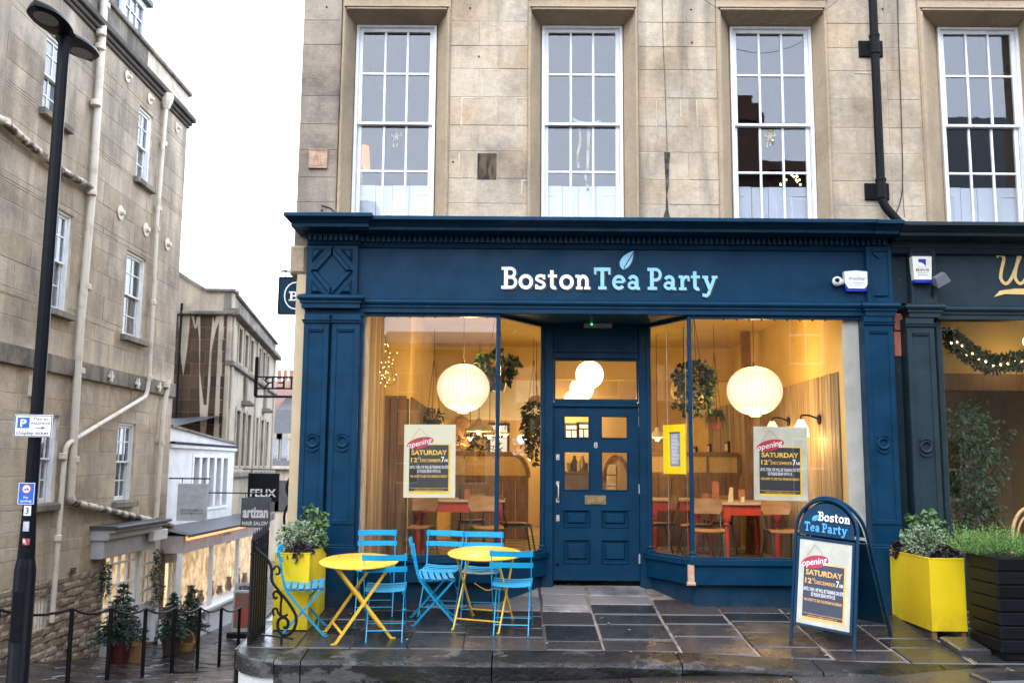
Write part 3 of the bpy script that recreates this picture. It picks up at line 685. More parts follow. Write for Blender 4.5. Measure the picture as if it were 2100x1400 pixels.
# closing walls and roof, so the block stands as a solid
MB().box(XL+.001, XL+.24, .25, 10.6, -2.4, 7.9).build('side_wall', CREAM, corner_building)
MB().box(XL, XE+3.2, .22, 10.6, 7.95, 8.1).build('roof', LEAD, corner_building)
# pale mortar repairs, a soot run and small holes left in the stones
for u0, v0, u1, v1 in ((988.5,144,991.5,200), (946,200.5,992,203), (945,203,948,260), (1056,203,1059,260), (1059,200.5,1082,203), (940,314,942.5,368), (1069,370,1071.5,399), (1071.5,369.5,1080,372), (1345,206,1347,263), (1428,206,1430,263), (1720,84,1722,95), (1395,206,1397,240), (1752,150,1790,152)):
    a0, a1, z0, z1 = R4(u0, v0, u1, v1, WY); MB().mapbox(m0, a0, a1, z0, z1, .0, .0105, .001).build('mortar_repair', MORTAR, corner_building)
SOOT = M('soot_run', (.02,.018,.016), .9, (.12,.095,.07), scale=9, lo=.45, hi=.62)
MB().prism([(P(u, v, WY).x, P(u, v, WY).z) for u, v in ((1362,313),(1374,313),(1372,340),(1371,380),(1368,400),(1370,430),(1374,447),(1360,447),(1365,430),(1366,400),(1364,360),(1363,335))][::-1], m0, .0, .0108).build('soot_run', SOOT, corner_building)
for u, v in ((670,15), (964,17), (1417,20), (1419,88), (1810,19), (929,332), (660,431), (982,116)):
    p = P(u, v, WY-.009); MB().lathe([(.012, 0), (.011, .004)], p, 8, Matrix.Rotation(R(90), 3, 'X')).build('plugged_hole', BLACK, corner_building)
# iron plate, pipe, cables
a0, a1, z0, z1 = R4(979, 315, 1018, 369, WY)
b = MB().mapbox(m0, a0, a1, z0, z1, -.02, .0085, .002); b.build('scorched_vent', M('scorched_vent', (.10,.06,.025), .8, (.006,.005,.004), scale=5, stretch=(2.2,1,.6), lo=.42, hi=.55, bump=.6, bscale=50), corner_building)
pxx = P(1797, 200, 0).x; py = -.02; zb = P(1812, 418, 0).z
pipe = MB().tube(fillet([(pxx, py, 7.9), (pxx, py, zb), (pxx+.17, py-.03, P(1840, 444, -.1).z-.05), (pxx+.21, py-.03, P(1840, 444, -.1).z-.1)], .12, 5), .047, 14).build('drainpipe', BLACKP, corner_building, smooth=True)
for v in (93, 388):
    z = P(1800, v, 0).z; b = MB().mapbox(m0, pxx-.135, pxx+.135, z-.095, z+.095, 0.006, .035, .006); b.build('bracket_plate', BLACKP, pipe)
    b = MB()
    for dz in (-.10, .10): b.lathe([(.05, -.018), (.06, -.012), (.06, .012), (.05, .018)], (pxx, py, z+dz), 14)
    b.lathe([(.055, -.1), (.055, .1)], (pxx, py, z), 14); b.build('pipe_socket', BLACKP, pipe, smooth=True)
def cable(parent, px_, Y, r=.004, name='cable'): return MB().tube([P(u, v, Y) for u, v in spline(px_, 4)], r, 5).build(name, CABLE, parent)
cable(corner_building, [(1358,-30),(1359,60),(1364,180),(1368,312)], WY-.014, .003)
cable(corner_building, [(1840,-30),(1843,90),(1847,200),(1851,350),(1848,405),(1838,436)], WY-.016, .006); cable(corner_building, [(1850,340),(1853,420),(1856,446)], WY-.014, .003)
cable(corner_building, [(1436,-6),(1480,22),(1540,42),(1600,51),(1660,38),(1705,12),(1722,-6)], WY-.085, .0035)
cable(corner_building, [(659,421),(672,425),(682,430),(686,441)], WY-.014, .006)
# ------------------------------------------------------------------ the blue shop front
YB = -.06
def cornice(parent, prof, xL, xR, Yb, yw, retL, retR, mat, name):
    """profile (outward, z) run along the front with mitred returns"""
    b = MB(); rows = []
    for o, z in prof:
        l = xL-(o*retL if retL else 0); r = xR+(o*retR if retR else 0); rows.append([(l, yw, z), (l, Yb-o, z), (r, Yb-o, z), (r, yw, z)])
    vs = [p for r in rows for p in r]; fs = []
    for i in range(len(rows)-1):
        for k in range(3): fs.append((i*4+k, i*4+k+1, i*4+5+k, i*4+4+k))
    fs += [(0,1,2,3)[::-1], tuple(range(len(rows)*4-4, len(rows)*4))]
    return b.add(vs, fs).build(name, mat, parent)
def zat(v, o, u=1200): return P(u, v, YB-o).z
def cprof(dv, k=1.):
    return [(.0, zat(513+dv, 0)), (.022*k, zat(510+dv, .02)), (.04*k, zat(500+dv, .04)), (.055, zat(499+dv, .05)), (.055, zat(487+dv, .05)+.012), (.10, zat(487+dv, .1)+.012), (.12, zat(486+dv, .1)+.016),
            (.30, zat(486+dv, .1)+.016), (.30, zat(467+dv, .3)), (.315, zat(466+dv, .31)), (.33, zat(463+dv, .32)), (.355, zat(458+dv, .36)), (.40, zat(453+dv, .40)), (.42, zat(452+dv, .42)), (.42, zat(446+dv, .42)), (.40, zat(446+dv, .42)+.012), (.0, zat(446+dv, .42)+.05)]
xa, xb = P(637, 490, YB).x, P(1748, 490, YB).x
x_end = P(1838, 560, YB).x
cx1 = P(735, 490, YB).x
C1 = cornice(corner_building, cprof(-3), xa, cx1+.03, YB-.055, WY, .45, .45, TEAL, 'cornice')
C2 = cornice(corner_building, cprof(0), cx1-.06, xb+.17, YB, WY, False, False, TEAL, 'cornice')
C3 = cornice(corner_building, cprof(2), xb+.16, P(1815, 490, YB).x, YB-.02, WY, .1, .1, TEAL, 'cornice')
C4 = cornice(neighbour, cprof(4), P(1815, 490, YB).x+.045, P(1815, 490, YB).x+3.4, YB, WY, False, False, TEALD, 'cornice')
dn = MB(); zd0, zd1 = zat(497, .08), zat(488, .08)
x = xa+.01
while x < xb+.30:
    f = YB-.055-(.055 if x < cx1 else .02 if x > xb+.16 else 0); dn.box(x, x+.031, f-.05, f+.005, zd0-.012, zd1+.008); x += .0565
dn.build('dentils', TEAL, corner_building, kind='stuff')
# fascia board, its moulding below
x0f, x1f, zf0, zf1 = R4(731, 508, 1776, 620, YB)
fascia = MB().box(x0f, x1f, YB, WY-.02, zf0-.02, zf1+.03).build('fascia_board', TEAL, corner_building)
bl = MB()
for u, vv in ((884, 515), (884, 608), (1036, 515), (1046, 515), (1036, 608), (1046, 608), (1176, 516), (1460, 518), (1470, 518), (1460, 612), (1470, 612), (1624, 613), (737, 512)):
    p = P(u, vv, YB); bl.lathe([(.006, 0), (.004, .004)], p, 6, Matrix.Rotation(R(90), 3, 'X'))
bl.build('bolt', TEAL, fascia)
mf = wmap(YB)
z1_ = P(1240, 594, YB).z; h_ = P(1240, 549, YB).z-z1_
def U(u, v=572): return P(u, v, YB).x
word(fascia, mf, 'Boston', U(1027), U(1213), P(1120, 593.5, YB).z, h_, LETW, .02, LETK)
word(fascia, mf, 'Tea', U(1217), U(1314), P(1265, 594.5, YB).z, h_, LETB, .02, LETK)
word(fascia, mf, 'Party', U(1326), U(1470), P(1397, 595.5, YB).z, h_, LETB, .02, LETK)
leafshape(fascia, mf, U(1278), P(1278, 554, YB).z, P(1278, 513, YB).z-P(1278, 555, YB).z, LETB, .02, LETK, ang=-.16)
aprof = lambda dv: [(.0, zat(644+dv, 0)), (.018, zat(643+dv, 0)), (.018, zat(633+dv, .02)), (.035, zat(632+dv, .03)), (.035, zat(627+dv, .03)), (.055, zat(625+dv, .05)), (.065, zat(621+dv, .06)), (.055, zat(617+dv, .05)), (.04, zat(615+dv, .04)), (.0, zat(614+dv, .0))]
xg0, xg1 = P(735, 630, YB).x, P(1776, 630, YB).x
cornice(corner_building, aprof(0), xg0, xg1, YB+.02, .10, False, False, TEAL, 'transom_moulding')
# end blocks with a raised diamond (left) and a long lozenge (right)
def strips(mb, m, pts, w, d0, d1, closed=True, bev=0):
    n = len(pts)
    for i in range(n if closed else n-1):
        a, c = Vector(pts[i]), Vector(pts[(i+1) % n]); dd = (c-a).normalized(); nn = Vector((-dd.y, dd.x))*w/2
        mb.prism([tuple(a-nn), tuple(c-nn), tuple(c+nn), tuple(a+nn)], m, d0, d1+.0005*i) if not bev else mb.cprism([tuple(a-nn-dd*w/2), tuple(c-nn+dd*w/2), tuple(c+nn-dd*w/2), tuple(a+nn+dd*w/2)], m, d0, d1, bev)
YF = -.115
def zoom_rect(u0, v0, u1, v1, Y=YF): return R4(u0, v0, u1, v1, Y)
a0, a1, z0, z1 = R4(628, 503, 733, 612, YF)
b = MB().box(a0, a1, YF, WY, z0-.02, z1+.03).build('frieze_block', TEAL, corner_building)
mb = wmap(YF); xm, zm_ = (a0+a1)/2, (z0+z1)/2+.005; q = MB(); rw, rh = (a1-a0)/2-.055, (z1-z0)/2-.045
for (pa, pc) in (((-.235,0),(0,-.275)), ((0,-.275),(.235,0)), ((.235,0),(0,.275)), ((0,.275),(-.235,0))):
    k = .64; q.cprism([(xm+pa[0], zm_+pa[1]), (xm+pc[0], zm_+pc[1]), (xm+pc[0]*k, zm_+pc[1]*k), (xm+pa[0]*k, zm_+pa[1]*k)], mb, -.001, .032, .014)
for sx, sz in ((1,1),(1,-1),(-1,1),(-1,-1)):
    q.cprism([(xm+sx*rw, zm_+sz*rh), (xm+sx*.075, zm_+sz*rh), (xm+sx*rw, zm_+sz*.085)][::1 if sx*sz > 0 else -1], mb, -.001, .035, .028)
q.build('diamond_moulding', TEAL, b)
def pilaster(parent, u0, u1, mat, vt=652, vb=1236, rv=905, Y=-.12, cap=True, frieze=None, bh=0):
    a0, a1, z0, z1 = R4(u0, vt, u1, vb, Y); m = wmap(Y); um = (u0+u1)/2
    zc_ = P(um, vt+8, Y).z; zb_ = P(um, 1120, Y).z
    sh = MB().box(a0, a1, Y, .1, z0-.1, P(um, vt-8, Y).z).build('pilaster', mat, parent)
    c = MB().mapbox(m, a0-.012, a1+.012, zc_-.012, zc_+.012, 0, .022, .006); c.mapbox(m, a0-.02, a1+.02, zc_+.012, zc_+.026, 0, .034, .006); c.build('collar', mat, sh)
    f = MB(); zt_, zl = P(um, vt+24, Y).z, P(um, 1075, Y).z; k = .055
    f.mapbox(m, a0+.004, a0+k, zl, zt_+.05, 0, .012, .004); f.mapbox(m, a1-k, a1-.004, zl, zt_+.05, 0, .012, .004)
    f.mapbox(m, a0+k, a1-k, zt_, zt_+.05, 0, .012, .004); f.mapbox(m, a0+k, a1-k, zl, zl+.05, 0, .012, .004)
    f.mapbox(m, a0+k+.01, a1-k-.01, zt_-.02, zt_-.006, 0, .02, .004)
    f.build('raised_border', mat, sh)
    zr_ = P(um, rv, Y).z; xr = (a0+a1)/2; r = MB(); Rx = Matrix.Rotation(R(90), 3, 'X')
    r.lathe([(.036, .004), (.044, .02), (.056, .026), (.066, .018), (.07, .0)], (xr, Y-.0, zr_), 24, Rx, cap=False)
    r.lathe([(.036, .004), (.02, -.002+.004), (.0, .006)], (xr, Y, zr_), 24, Rx, cap=False)
    r.build('roundel', mat, sh, smooth=True)
    for sg in (1, -1):
        r2 = MB()
        o = arc(0, 0, .085, .105, 40 if sg > 0 else 220, 140 if sg > 0 else 320, 8); i_ = arc(0, 0, .072, .078, 140 if sg > 0 else 320, 40 if sg > 0 else 220, 8)
        r2.prism([(xr+x, zr_+z) for x, z in o+i_], m, 0, .02)
        r2.build('roundel_crescent', mat, sh)
    bs = MB().mapbox(m, a0-.02, a1+.02, z0-.12, zb_, 0, .03, .008); bs.mapbox(m, a0-.012, a1+.012, zb_, zb_+.02, 0, .02, .006); bs.build('base_block', mat, sh)
    return sh
pilaster(corner_building, 613, 666, TEAL); pilaster(corner_building, 672, 730, TEAL)
a0, a1, z0, z1 = R4(612, 650, 738, 1240, -.05); MB().box(a0+.01, a1, -.05, .1, z0-.05, z1+.1).build('pilaster_backing', TEAL, corner_building)
cornice(corner_building, aprof(-6), P(622, 630, YF).x, P(735, 630, YF).x, YF+.0, .10, True, True, TEAL, 'capital')
# cream corner strip with the stone end block above it
a0, a1, z0, z1 = R4(598, 560, 616, 1240, .0); MB().box(a0, a1+.06, -.02, .3, -.5, z1).build('corner_pier', CREAM, corner_building)
a0, a1, z0, z1 = R4(595, 503, 629, 562, -.03); MB().mapbox(wmap(-.05), a0, a1, z0, z1, -.3, 0, .03).build('console_stone', TRIM, corner_building)
a0, a1, z0, z1 = R4(604, 480, 640, 503, .03); MB().box(a0, a1, .03, .3, z0, z1+.1).build('console_stone', WALLQ, corner_building)
# right pilaster
a0, a1, z0, z1 = R4(1777, 505, 1830, 620, YF)
b = MB().box(a0, a1, YF, WY, z0-.02, z1+.03).build('frieze_block', TEAL, corner_building)
q = MB(); k = .045
for p in ((a0+.006, a0+k, z0, z1), (a1-k, a1-.006, z0, z1), (a0+k, a1-k, z1-.06, z1), (a0+k, a1-k, z0, z0+.05)): q.mapbox(mb, *p, 0, .012, .004)
q.prism([(a0+k+.02, z0+.07), (a1-k-.02, z0+.07), ((a0+a1)/2, z0+.13)], mb, 0, .025); q.prism([(a0+k+.02, z1-.08), ((a0+a1)/2, z1-.14), (a1-k-.02, z1-.08)], mb, 0, .02)
q.build('lozenge_moulding', TEAL, b)
pilaster(corner_building, 1783, 1844, TEAL, vt=656, vb=1250, rv=909)
cornice(corner_building, aprof(2), P(1777, 630, YF).x, P(1832, 630, YF).x, YF, .10, True, True, TEAL, 'capital')
# ------------------------------------------------------------------ shop windows
ZS = P(1000, 1143, -.05).z; ZH = P(900, 645, 0).z; DY = .75
xl0, xl1, xl2 = P(738, 900, 0).x, P(1020, 900, 0).x, P(1113, 900, DY).x
xr2, xr1, xr0 = P(1331, 900, DY).x, P(1417, 900, 0).x, P(1779, 900, 0).x
def pathwall(path, z0, z1, t, name, mat, parent, off=0.):
    """a wall along a path in plan, t thick to the inside (left of travel), off outward"""
    pts = [Vector(p) for p in path]; n = len(pts); A = []; B = []
    for i, p in enumerate(pts):
        d1 = (p-pts[i-1]).normalized() if i else None; d2 = (pts[i+1]-p).normalized() if i < n-1 else None
        d = d2 if d1 is None else d1 if d2 is None else (d1+d2).normalized(); nn = Vector((-d.y, d.x)); k = 1/nn.dot(Vector((-d2.y, d2.x))) if (d1 is not None and d2 is not None) else 1
        A.append(p-nn*off*k); B.append(p+nn*t*k)
    vs = [(p.x, p.y, z0) for p in A]+[(p.x, p.y, z0) for p in B]+[(p.x, p.y, z1) for p in A]+[(p.x, p.y, z1) for p in B]; fs = []
    for i in range(n-1):
        fs += [(i, i+1, 2*n+i+1, 2*n+i), (n+i+1, n+i, 3*n+i, 3*n+i+1), (2*n+i, 2*n+i+1, 3*n+i+1, 3*n+i), (i+1, i, n+i, n+i+1)]
    fs += [(0, 2*n, 3*n, n), (n-1, 2*n-1, 4*n-1, 3*n-1)[::-1]]
    return MB().add(vs, fs).build(name, mat, parent)
PL = [(xl0-.05, 0), (xl1, 0), (xl2+.02, DY)]; PR = [(xr2-.02, DY), (xr1, 0), (xr0+.05, 0)]
zsb = P(900, 1154, -.08).z; zpb = P(900, 1194, -.05).z
for pth in (PL, PR):
    pathwall(pth, zsb, ZS, .07, 'window_sill', TEAL, corner_building, .075)
    pathwall(pth, zpb, zsb-.001, .06, 'stall_riser', TEAL, corner_building, .045)
    pathwall(pth, -.42, zpb-.001, .06, 'plinth', TEAL, corner_building, -.02)
    pathwall(pth, ZS-.001, ZS+.02, .03, 'glazing_bead', TEAL, corner_building, .02)
    pathwall(pth, ZH-.025, ZH+.02, .03, 'glazing_bead', TEAL, corner_building, .02)
a0, a1, z0, z1 = R4(1411, 1157, 1424, 1197, -.06)
MB().mapbox(wmap(-.055), a0, a1, z0, z1, -.03, .022, .008).mapbox(wmap(-.055), a0-.01, a1+.01, z0-.015, z0+.02, -.03, .03, .008).build('bare_wood_corner', M('bare_wood', (.50,.30,.20), .7, (.40,.22,.14), scale=12), corner_building)
def shopwin(x0, x1, y0, y1):
    d = Vector((x1-x0, y1-y0)); l = d.length; d.normalize(); nn = Vector((d.y, -d.x))
    m = lambda s, z, o: (x0+d.x*s+nn.x*o, y0+d.y*s+nn.y*o, z)
    return m, l
for x0, y0, x1, y1 in ((xl0, 0, xl1, 0), (xl1, 0, xl2, DY), (xr2, DY, xr1, 0), (xr1, 0, xr0, 0)):
    m, l = shopwin(x0, x1, y0, y1); MB().mapbox(m, .015, l-.015, ZS+.01, ZH-.01, -.012, -.004).build('shop_window_pane', GLSHOP, corner_building)
for x_, y_, r in ((xl1, 0, .024), (xr1, 0, .024), (xl2, DY-.02, .03), (xr2, DY-.02, .03)):
    b = MB().tube([(x_, y_, ZS), (x_, y_, ZH)], r, 12)
    b.lathe([(r*1.7, 0), (r*1.7, .03), (r*1.2, .045), (r*1.5, .06), (r*1.05, .08)], (x_, y_, ZS), 14); b.build('mullion', TEAL, corner_building, smooth=True)
for x_ in (xl0-.012, xr0+.012):
    b = MB().tube([(x_, -.03, ZS), (x_, -.03, ZH)], .028, 10); b.lathe([(.045, 0), (.045, .02), (.03, .035)], (x_, -.03, ZS+.03), 12); b.lathe([(.03, 0), (.042, .015), (.042, .04)], (x_, -.03, ZH-.05), 12); b.build('mullion', TEAL, corner_building, smooth=True)
for u in [789+26*i for i in range(5)]+[1000]+[1484+26*i for i in range(9)]:
    p = P(u, 652, .03); MB().lathe([(.0, -.011), (.009, -.006), (.009, .006), (.0, .011)], (p.x, .03, ZH-.03), 8).build('curtain_knob', BLACK, corner_building)
# recess: ceiling, transom panel, door posts
MB().add([(xl1, -.03, ZH+.012), (xr1, -.03, ZH+.012), (xr2, DY+.05, ZH+.012), (xl2, DY+.05, ZH+.012)], [(0,1,2,3)]).build('porch_ceiling', TEAL, corner_building)
md = wmap(DY)
d0, d1 = P(1135, 1000, DY).x, P(1311, 1000, DY).x
zq = lambda v: P(1222, v, DY).z
zD0, zD1 = zq(1190), zq(826)
fr = MB()
fr.mapbox(md, xl2-.02, d0-.003, -.1, ZH+.01, -.12, .03, .01); fr.mapbox(md, d1+.003, xr2+.02, -.1, ZH+.01, -.12, .03, .01)
fr.mapbox(md, d0-.003, d1+.003, zq(834), zD1+.004, -.1, .015, .006); fr.mapbox(md, d0-.003, d1+.003, zq(736), zq(724), -.1, .025, .006)
fr.mapbox(md, d0-.003, d1+.003, zq(724), ZH+.01, -.1, -.005)
DF = fr.build('door_frame', TEAL, corner_building)
fr = MB()
for p in ((d0+.0, d0+.04, zq(722), ZH), (d1-.04, d1, zq(722), ZH), (d0+.04, d1-.04, zq(722), zq(716)), (d0+.04, d1-.04, ZH-.04, ZH)): fr.mapbox(md, *p, -.005, .008, .003)
fr.build('transom_border', TEAL, DF)
MB().mapbox(md, d0, d1, zq(826)+.004, zq(736), -.05, -.044).build('fanlight_pane', GLSHOP, DF)
fl = MB()
for p in ((d0, d0+.02, zq(824), zq(737)), (d1-.02, d1, zq(824), zq(737)), (d0+.02, d1-.02, zq(826)+.004, zq(818)), (d0+.02, d1-.02, zq(740), zq(736))): fl.mapbox(md, *p, -.04, .0, .003)
fl.build('fanlight_bead', TEAL, DF)
# the door itself
cs = [d0]+[P(u, 1000, DY).x for u in (1157, 1209, 1234, 1288)]+[d1]; rs = [zq(v) for v in (1190, 1154, 1107, 1080, 1046, 1005, 926, 898, 853)]+[zD1]
db = MB(); ml = lambda s, z, d: md(s, z, d-.02)
for i in (0, 2, 4): db.mapbox(ml, cs[i], cs[i+1], rs[0], rs[-1], -.045, 0)
for i in (1, 3):
    for k in (0, 2, 4, 6, 8): db.mapbox(ml, cs[i], cs[i+1], rs[k], rs[k+1], -.045, -.0005)
door = db.build('door', TEAL, corner_building)
for i in (1, 3):
    for k in (1, 3):
        p = MB().mapbox(ml, cs[i], cs[i+1], rs[k], rs[k+1], -.035, -.022); A, B, Z0, Z1 = cs[i]+.035, cs[i+1]-.035, rs[k]+.035, rs[k+1]-.035
        p.mapbox(ml, A, B, Z0, Z1, -.022, -.003, .016)
        for q in ((cs[i]-.012, cs[i]+.008, rs[k]-.012, rs[k+1]+.012), (cs[i+1]-.008, cs[i+1]+.012, rs[k]-.012, rs[k+1]+.012), (cs[i]+.008, cs[i+1]-.008, rs[k]-.012, rs[k]+.008), (cs[i]+.008, cs[i+1]-.008, rs[k+1]-.008, rs[k+1]+.012)): p.mapbox(ml, *q, -.02, .010, .008)
        p.build('door_panel', TEAL, door)
    for k in (5, 7):
        MB().mapbox(ml, cs[i], cs[i+1], rs[k], rs[k+1], -.028, -.022).build('pane', GLSHOP, door)
        p = MB()
        for q in ((cs[i]-.008, cs[i]+.008, rs[k]-.008, rs[k+1]+.008), (cs[i+1]-.008, cs[i+1]+.008, rs[k]-.008, rs[k+1]+.008), (cs[i]+.008, cs[i+1]-.008, rs[k]-.008, rs[k]+.008), (cs[i]+.008, cs[i+1]-.008, rs[k+1]-.008, rs[k+1]+.008)): p.mapbox(ml, *q, -.018, .008, .006)
        p.build('pane_bead', TEAL, door)
def onDoor(u0, v0, u1, v1): return R4(u0, v0, u1, v1, DY+.02)
a0, a1, z0, z1 = onDoor(1140, 986, 1147, 1030); hx = (a0+a1)/2
b = MB().mapbox(ml, a0, a1, z0, z0+.05, 0, .006, .002).mapbox(ml, a0, a1, z1-.05, z1, 0, .006, .002); b.tube(fillet([ml(hx, z0+.03, .004), ml(hx+.006, z0+.045, .05), ml(hx+.006, z1-.045, .05), ml(hx, z1-.03, .004)], .03), .009, 8); b.build('door_handle', NICKEL, door, smooth=True)
for (v0, v1) in ((931, 943), (1055, 1068)):
    a0, a1, z0, z1 = onDoor(1140, v0, 1147.5, v1); b = MB().mapbox(ml, a0, a1, z0, z1, 0, .006, .002); b.lathe([(.012, 0), (.010, .008), (.004, .009)], ml((a0+a1)/2, (z0+z1)/2, .006), 10, Matrix.Rotation(R(90), 3, 'X')); b.build('lock_plate', NICKEL, door)
a0, a1, z0, z1 = onDoor(1199, 1015, 1243, 1034)
b = MB().mapbox(ml, a0, a1, z0, z1, 0, .008, .003); b.mapbox(ml, a0+.025, a1-.025, z0+.022, z1-.022, .008, .016, .004); b.mapbox(ml, a0+.06, a1-.06, z0+.01, z0+.018, .016, .024, .002); b.build('letterbox', BRASS, door)
a0, a1, z0, z1 = onDoor(1217.5, 906, 1226, 918); text(door, ml, '8', (a0+a1)/2, z0, z1-z0, NICKEL, d=.004, bold=.012, name='house_number')
for v in (864, 1002, 1145): 
    a0, a1, z0, z1 = onDoor(1309, v-10, 1313, v+10); MB().mapbox(ml, a0, a1, z0, z1, 0.0, .03, .002).build('hinge', STEEL, door)
p = P(1143, 1156, DY+.01); MB().lathe([(.014, 0), (.014, .01), (.006, .02)], p, 12, Matrix.Rotation(R(90), 3, 'X')).build('door_stop', BLACK, door, smooth=True)
# ------------------------------------------------------------------ the neighbour's shop front
a0, a1, z0, z1 = R4(1833, 505, 1868, 1290, .03)
MB().box(a0-.05, a1+.05, .05, .2, -.6, P(1850, 732, .05).z).build('party_strip', TEALD, neighbour); MB().box(a0-.05, a1+.05, .0, .2, P(1850, 622, .0).z, P(1850, 490, .0).z).build('party_strip', TEALD, neighbour)
MB().box(a0-.02, a1+.02, .09, .2, P(1850, 732, .05).z, P(1850, 622, .0).z).build('gap_backing', BLACK, neighbour)
for v0, v1 in ((642, 678), (679, 731)):
    x0, x1, z0, z1 = R4(1834, v0, 1869, v1, .04); MB().mapbox(wmap(.04), x0, x1, z0+.003, z1-.003, -.1, 0, .006).build('brick', BRICKP, neighbour)
a0, a1, z0, z1 = R4(1868, 505, 1922, 622, YF)
b = MB().box(a0, a1, YF+.02, WY, z0-.02, z1+.06).build('frieze_block', TEALD, neighbour)
q = MB()
for p in ((a0+.006, a0+.045, z0, z1), (a1-.045, a1-.006, z0, z1), (a0+.045, a1-.045, z1-.06, z1), (a0+.045, a1-.045, z0, z0+.05)): q.mapbox(wmap(YF+.02), *p, 0, .012, .004)
q.build('lozenge_moulding', TEALD, b)
pilaster(neighbour, 1872, 1930, TEALD, vt=660, vb=1260, rv=916)
cornice(neighbour, aprof(4), P(1866, 630, YF).x, P(1924, 630, YF).x, YF, .10, True, True, TEALD, 'capital')
xn0 = P(1920, 560, YB).x; xn1 = xn0+2.6
nf = MB().box(xn0, xn1, YB+.03, WY-.02, zat(624, 0), zat(490, 0)).build('fascia_board', TEALD, neighbour)
cornice(neighbour, aprof(5), xn0, xn1, YB+.04, .10, False, False, TEALD, 'transom_moulding')
mn = wmap(YB+.03); n_ = lambda u, v: (P(u, v, YB+.03).x, P(u, v, YB+.03).z)
s = [([n_(2043, 527)]+spline([n_(u, v) for u, v in ((2043,527),(2050,522),(2058,530),(2053,555),(2052,572),(2062,582),(2074,570),(2086,540),(2092,525))], 5), .034), (spline([n_(u, v) for u, v in ((2088,526),(2082,556),(2082,572),(2092,582),(2104,570),(2116,545),(2122,526),(2120,545),(2122,560))], 5), .032)]
b = MB(); stroke_solid(b, mn, s, 0, 0, 1, 1, 0, .010); b.build('script_letter', GOLD, nf)
pg = [n_(u, v) for u, v in ((2038,609),(2050,596),(2080,592),(2160,592),(2160,604),(2090,604),(2060,603))]; MB().prism(pg[::-1], mn, 0, .010).build('painted_flourish', GOLD, nf)
gx0 = P(1941, 900, .05).x; gz0, gz1 = P(2000, 1130, .05).z, P(2000, 650, .05).z
MB().mapbox(wmap(.02), gx0-.07, gx0, gz0-.6, gz1+.1, -.1, 0, .01).build('window_jamb', TEALD, neighbour)
MB().mapbox(wmap(.02), gx0, gx0+2.4, gz1, gz1+.14, -.1, 0, .01).build('window_head', TEALD, neighbour)
MB().mapbox(wmap(.0), gx0-.07, gx0+2.4, gz0-.65, gz0, -.1, 0, .01).build('stall_riser', TEALD, neighbour)
MB().mapbox(wmap(.06), gx0, gx0+2.4, gz0, gz1, -.008, 0).build('shop_window_pane', GLNB, neighbour)
# ------------------------------------------------------------------ leaves
def leaf(mb, p, d, L, W, rnd, fold=.25, bend=.3):
    """one leaf: four faces folded along the midrib and bent at the middle"""
    d = Vector(d).normalized(); s = d.cross(Vector((rnd.uniform(-1,1), rnd.uniform(-1,1), rnd.uniform(-.3,1))))
    if s.length < 1e-3: s = Vector((1,0,0))
    s.normalize(); n = s.cross(d); p = Vector(p); mid = p+d*L*.5; tip = p+d*L*.97-n*L*bend*.5+Vector((0,0,-L*bend*.5))
    mb.add([p, mid+s*W*.5+n*W*fold, mid, mid-s*W*.5+n*W*fold, tip], [(0,2,1), (0,3,2), (1,2,4), (2,3,4)])
def clump(mb, c, r, n, L, W, rnd, up=.3, shell=.55, droop=0., mats=None):
    for i in range(n):
        while True:
            q = Vector((rnd.uniform(-1,1), rnd.uniform(-1,1), rnd.uniform(-1,1)))
            if shell**2 < q.length_squared < 1: break
        p = Vector((c[0]+q.x*r[0], c[1]+q.y*r[1], c[2]+q.z*r[2])); d = q.normalized()+Vector((rnd.uniform(-.5,.5), rnd.uniform(-.5,.5), rnd.uniform(-.4,.5)+up-droop*rnd.random()))
        if mats: mb.use(rnd.choice(mats))
        k = rnd.uniform(.6, 1.25); leaf(mb, p, d, L*k, W*k, rnd)
def trail(mb, p, length, rnd, L, W, sway=.05):
    x, y, z = p; n = max(2, int(length/(L*.55)))
    for i in range(n):
        z -= length/n; x += rnd.uniform(-sway, sway)*.5; y += rnd.uniform(-sway, sway)*.5
        for k in range(2): leaf(mb, (x, y, z), (rnd.uniform(-1,1), rnd.uniform(-1,1), rnd.uniform(-.9,.1)), L*rnd.uniform(.7,1.2), W*rnd.uniform(.7,1.2), rnd)
# ------------------------------------------------------------------ inside the cafe
def glow(parent, p, e, r=.10, col=(1, .63, .23)):      # the light a lit lamp gives
    l = bpy.data.lights.new('lamp_light', 'POINT'); l.energy = e; l.shadow_soft_size = r; l.color = col
    o = bpy.data.objects.new('lamp_light', l); COL.objects.link(o); o3 = ORG[parent]; o.location = (p[0]-o3[0], p[1]-o3[1], p[2]-o3[2]); o.parent = parent
FZ, CZ, BYK = .12, 3.32, 9.6
XI0, XI1, XIS, YI = P(741, 900, .1).x, 3.60, P(838, 900, 1.75).x, 1.75
cafe = corner_building
fb = MB().add([(XI0-.1, .07, FZ-.005), (xl1, .07, FZ-.005), (xl2, DY+.06, FZ-.005), (xr2, DY+.06, FZ-.005), (xr1, .07, FZ-.005), (XI1, .07, FZ-.005), (XI1, BYK, FZ-.005), (XI0-.1, BYK, FZ-.005)], [tuple(range(8))])
fb.build('cafe_floor', FT1, cafe)
tm = [MB().box(-.148, .148, -.148, .148, 0, .006), MB().box(-.148, .148, -.148, .148, 0, .006)]
tme = [t.build('floor_tile', FT1 if i == 0 else FT2, cafe) for i, t in enumerate(tm)]
for t in tme: COL.objects.unlink(t)
nt_ = 0
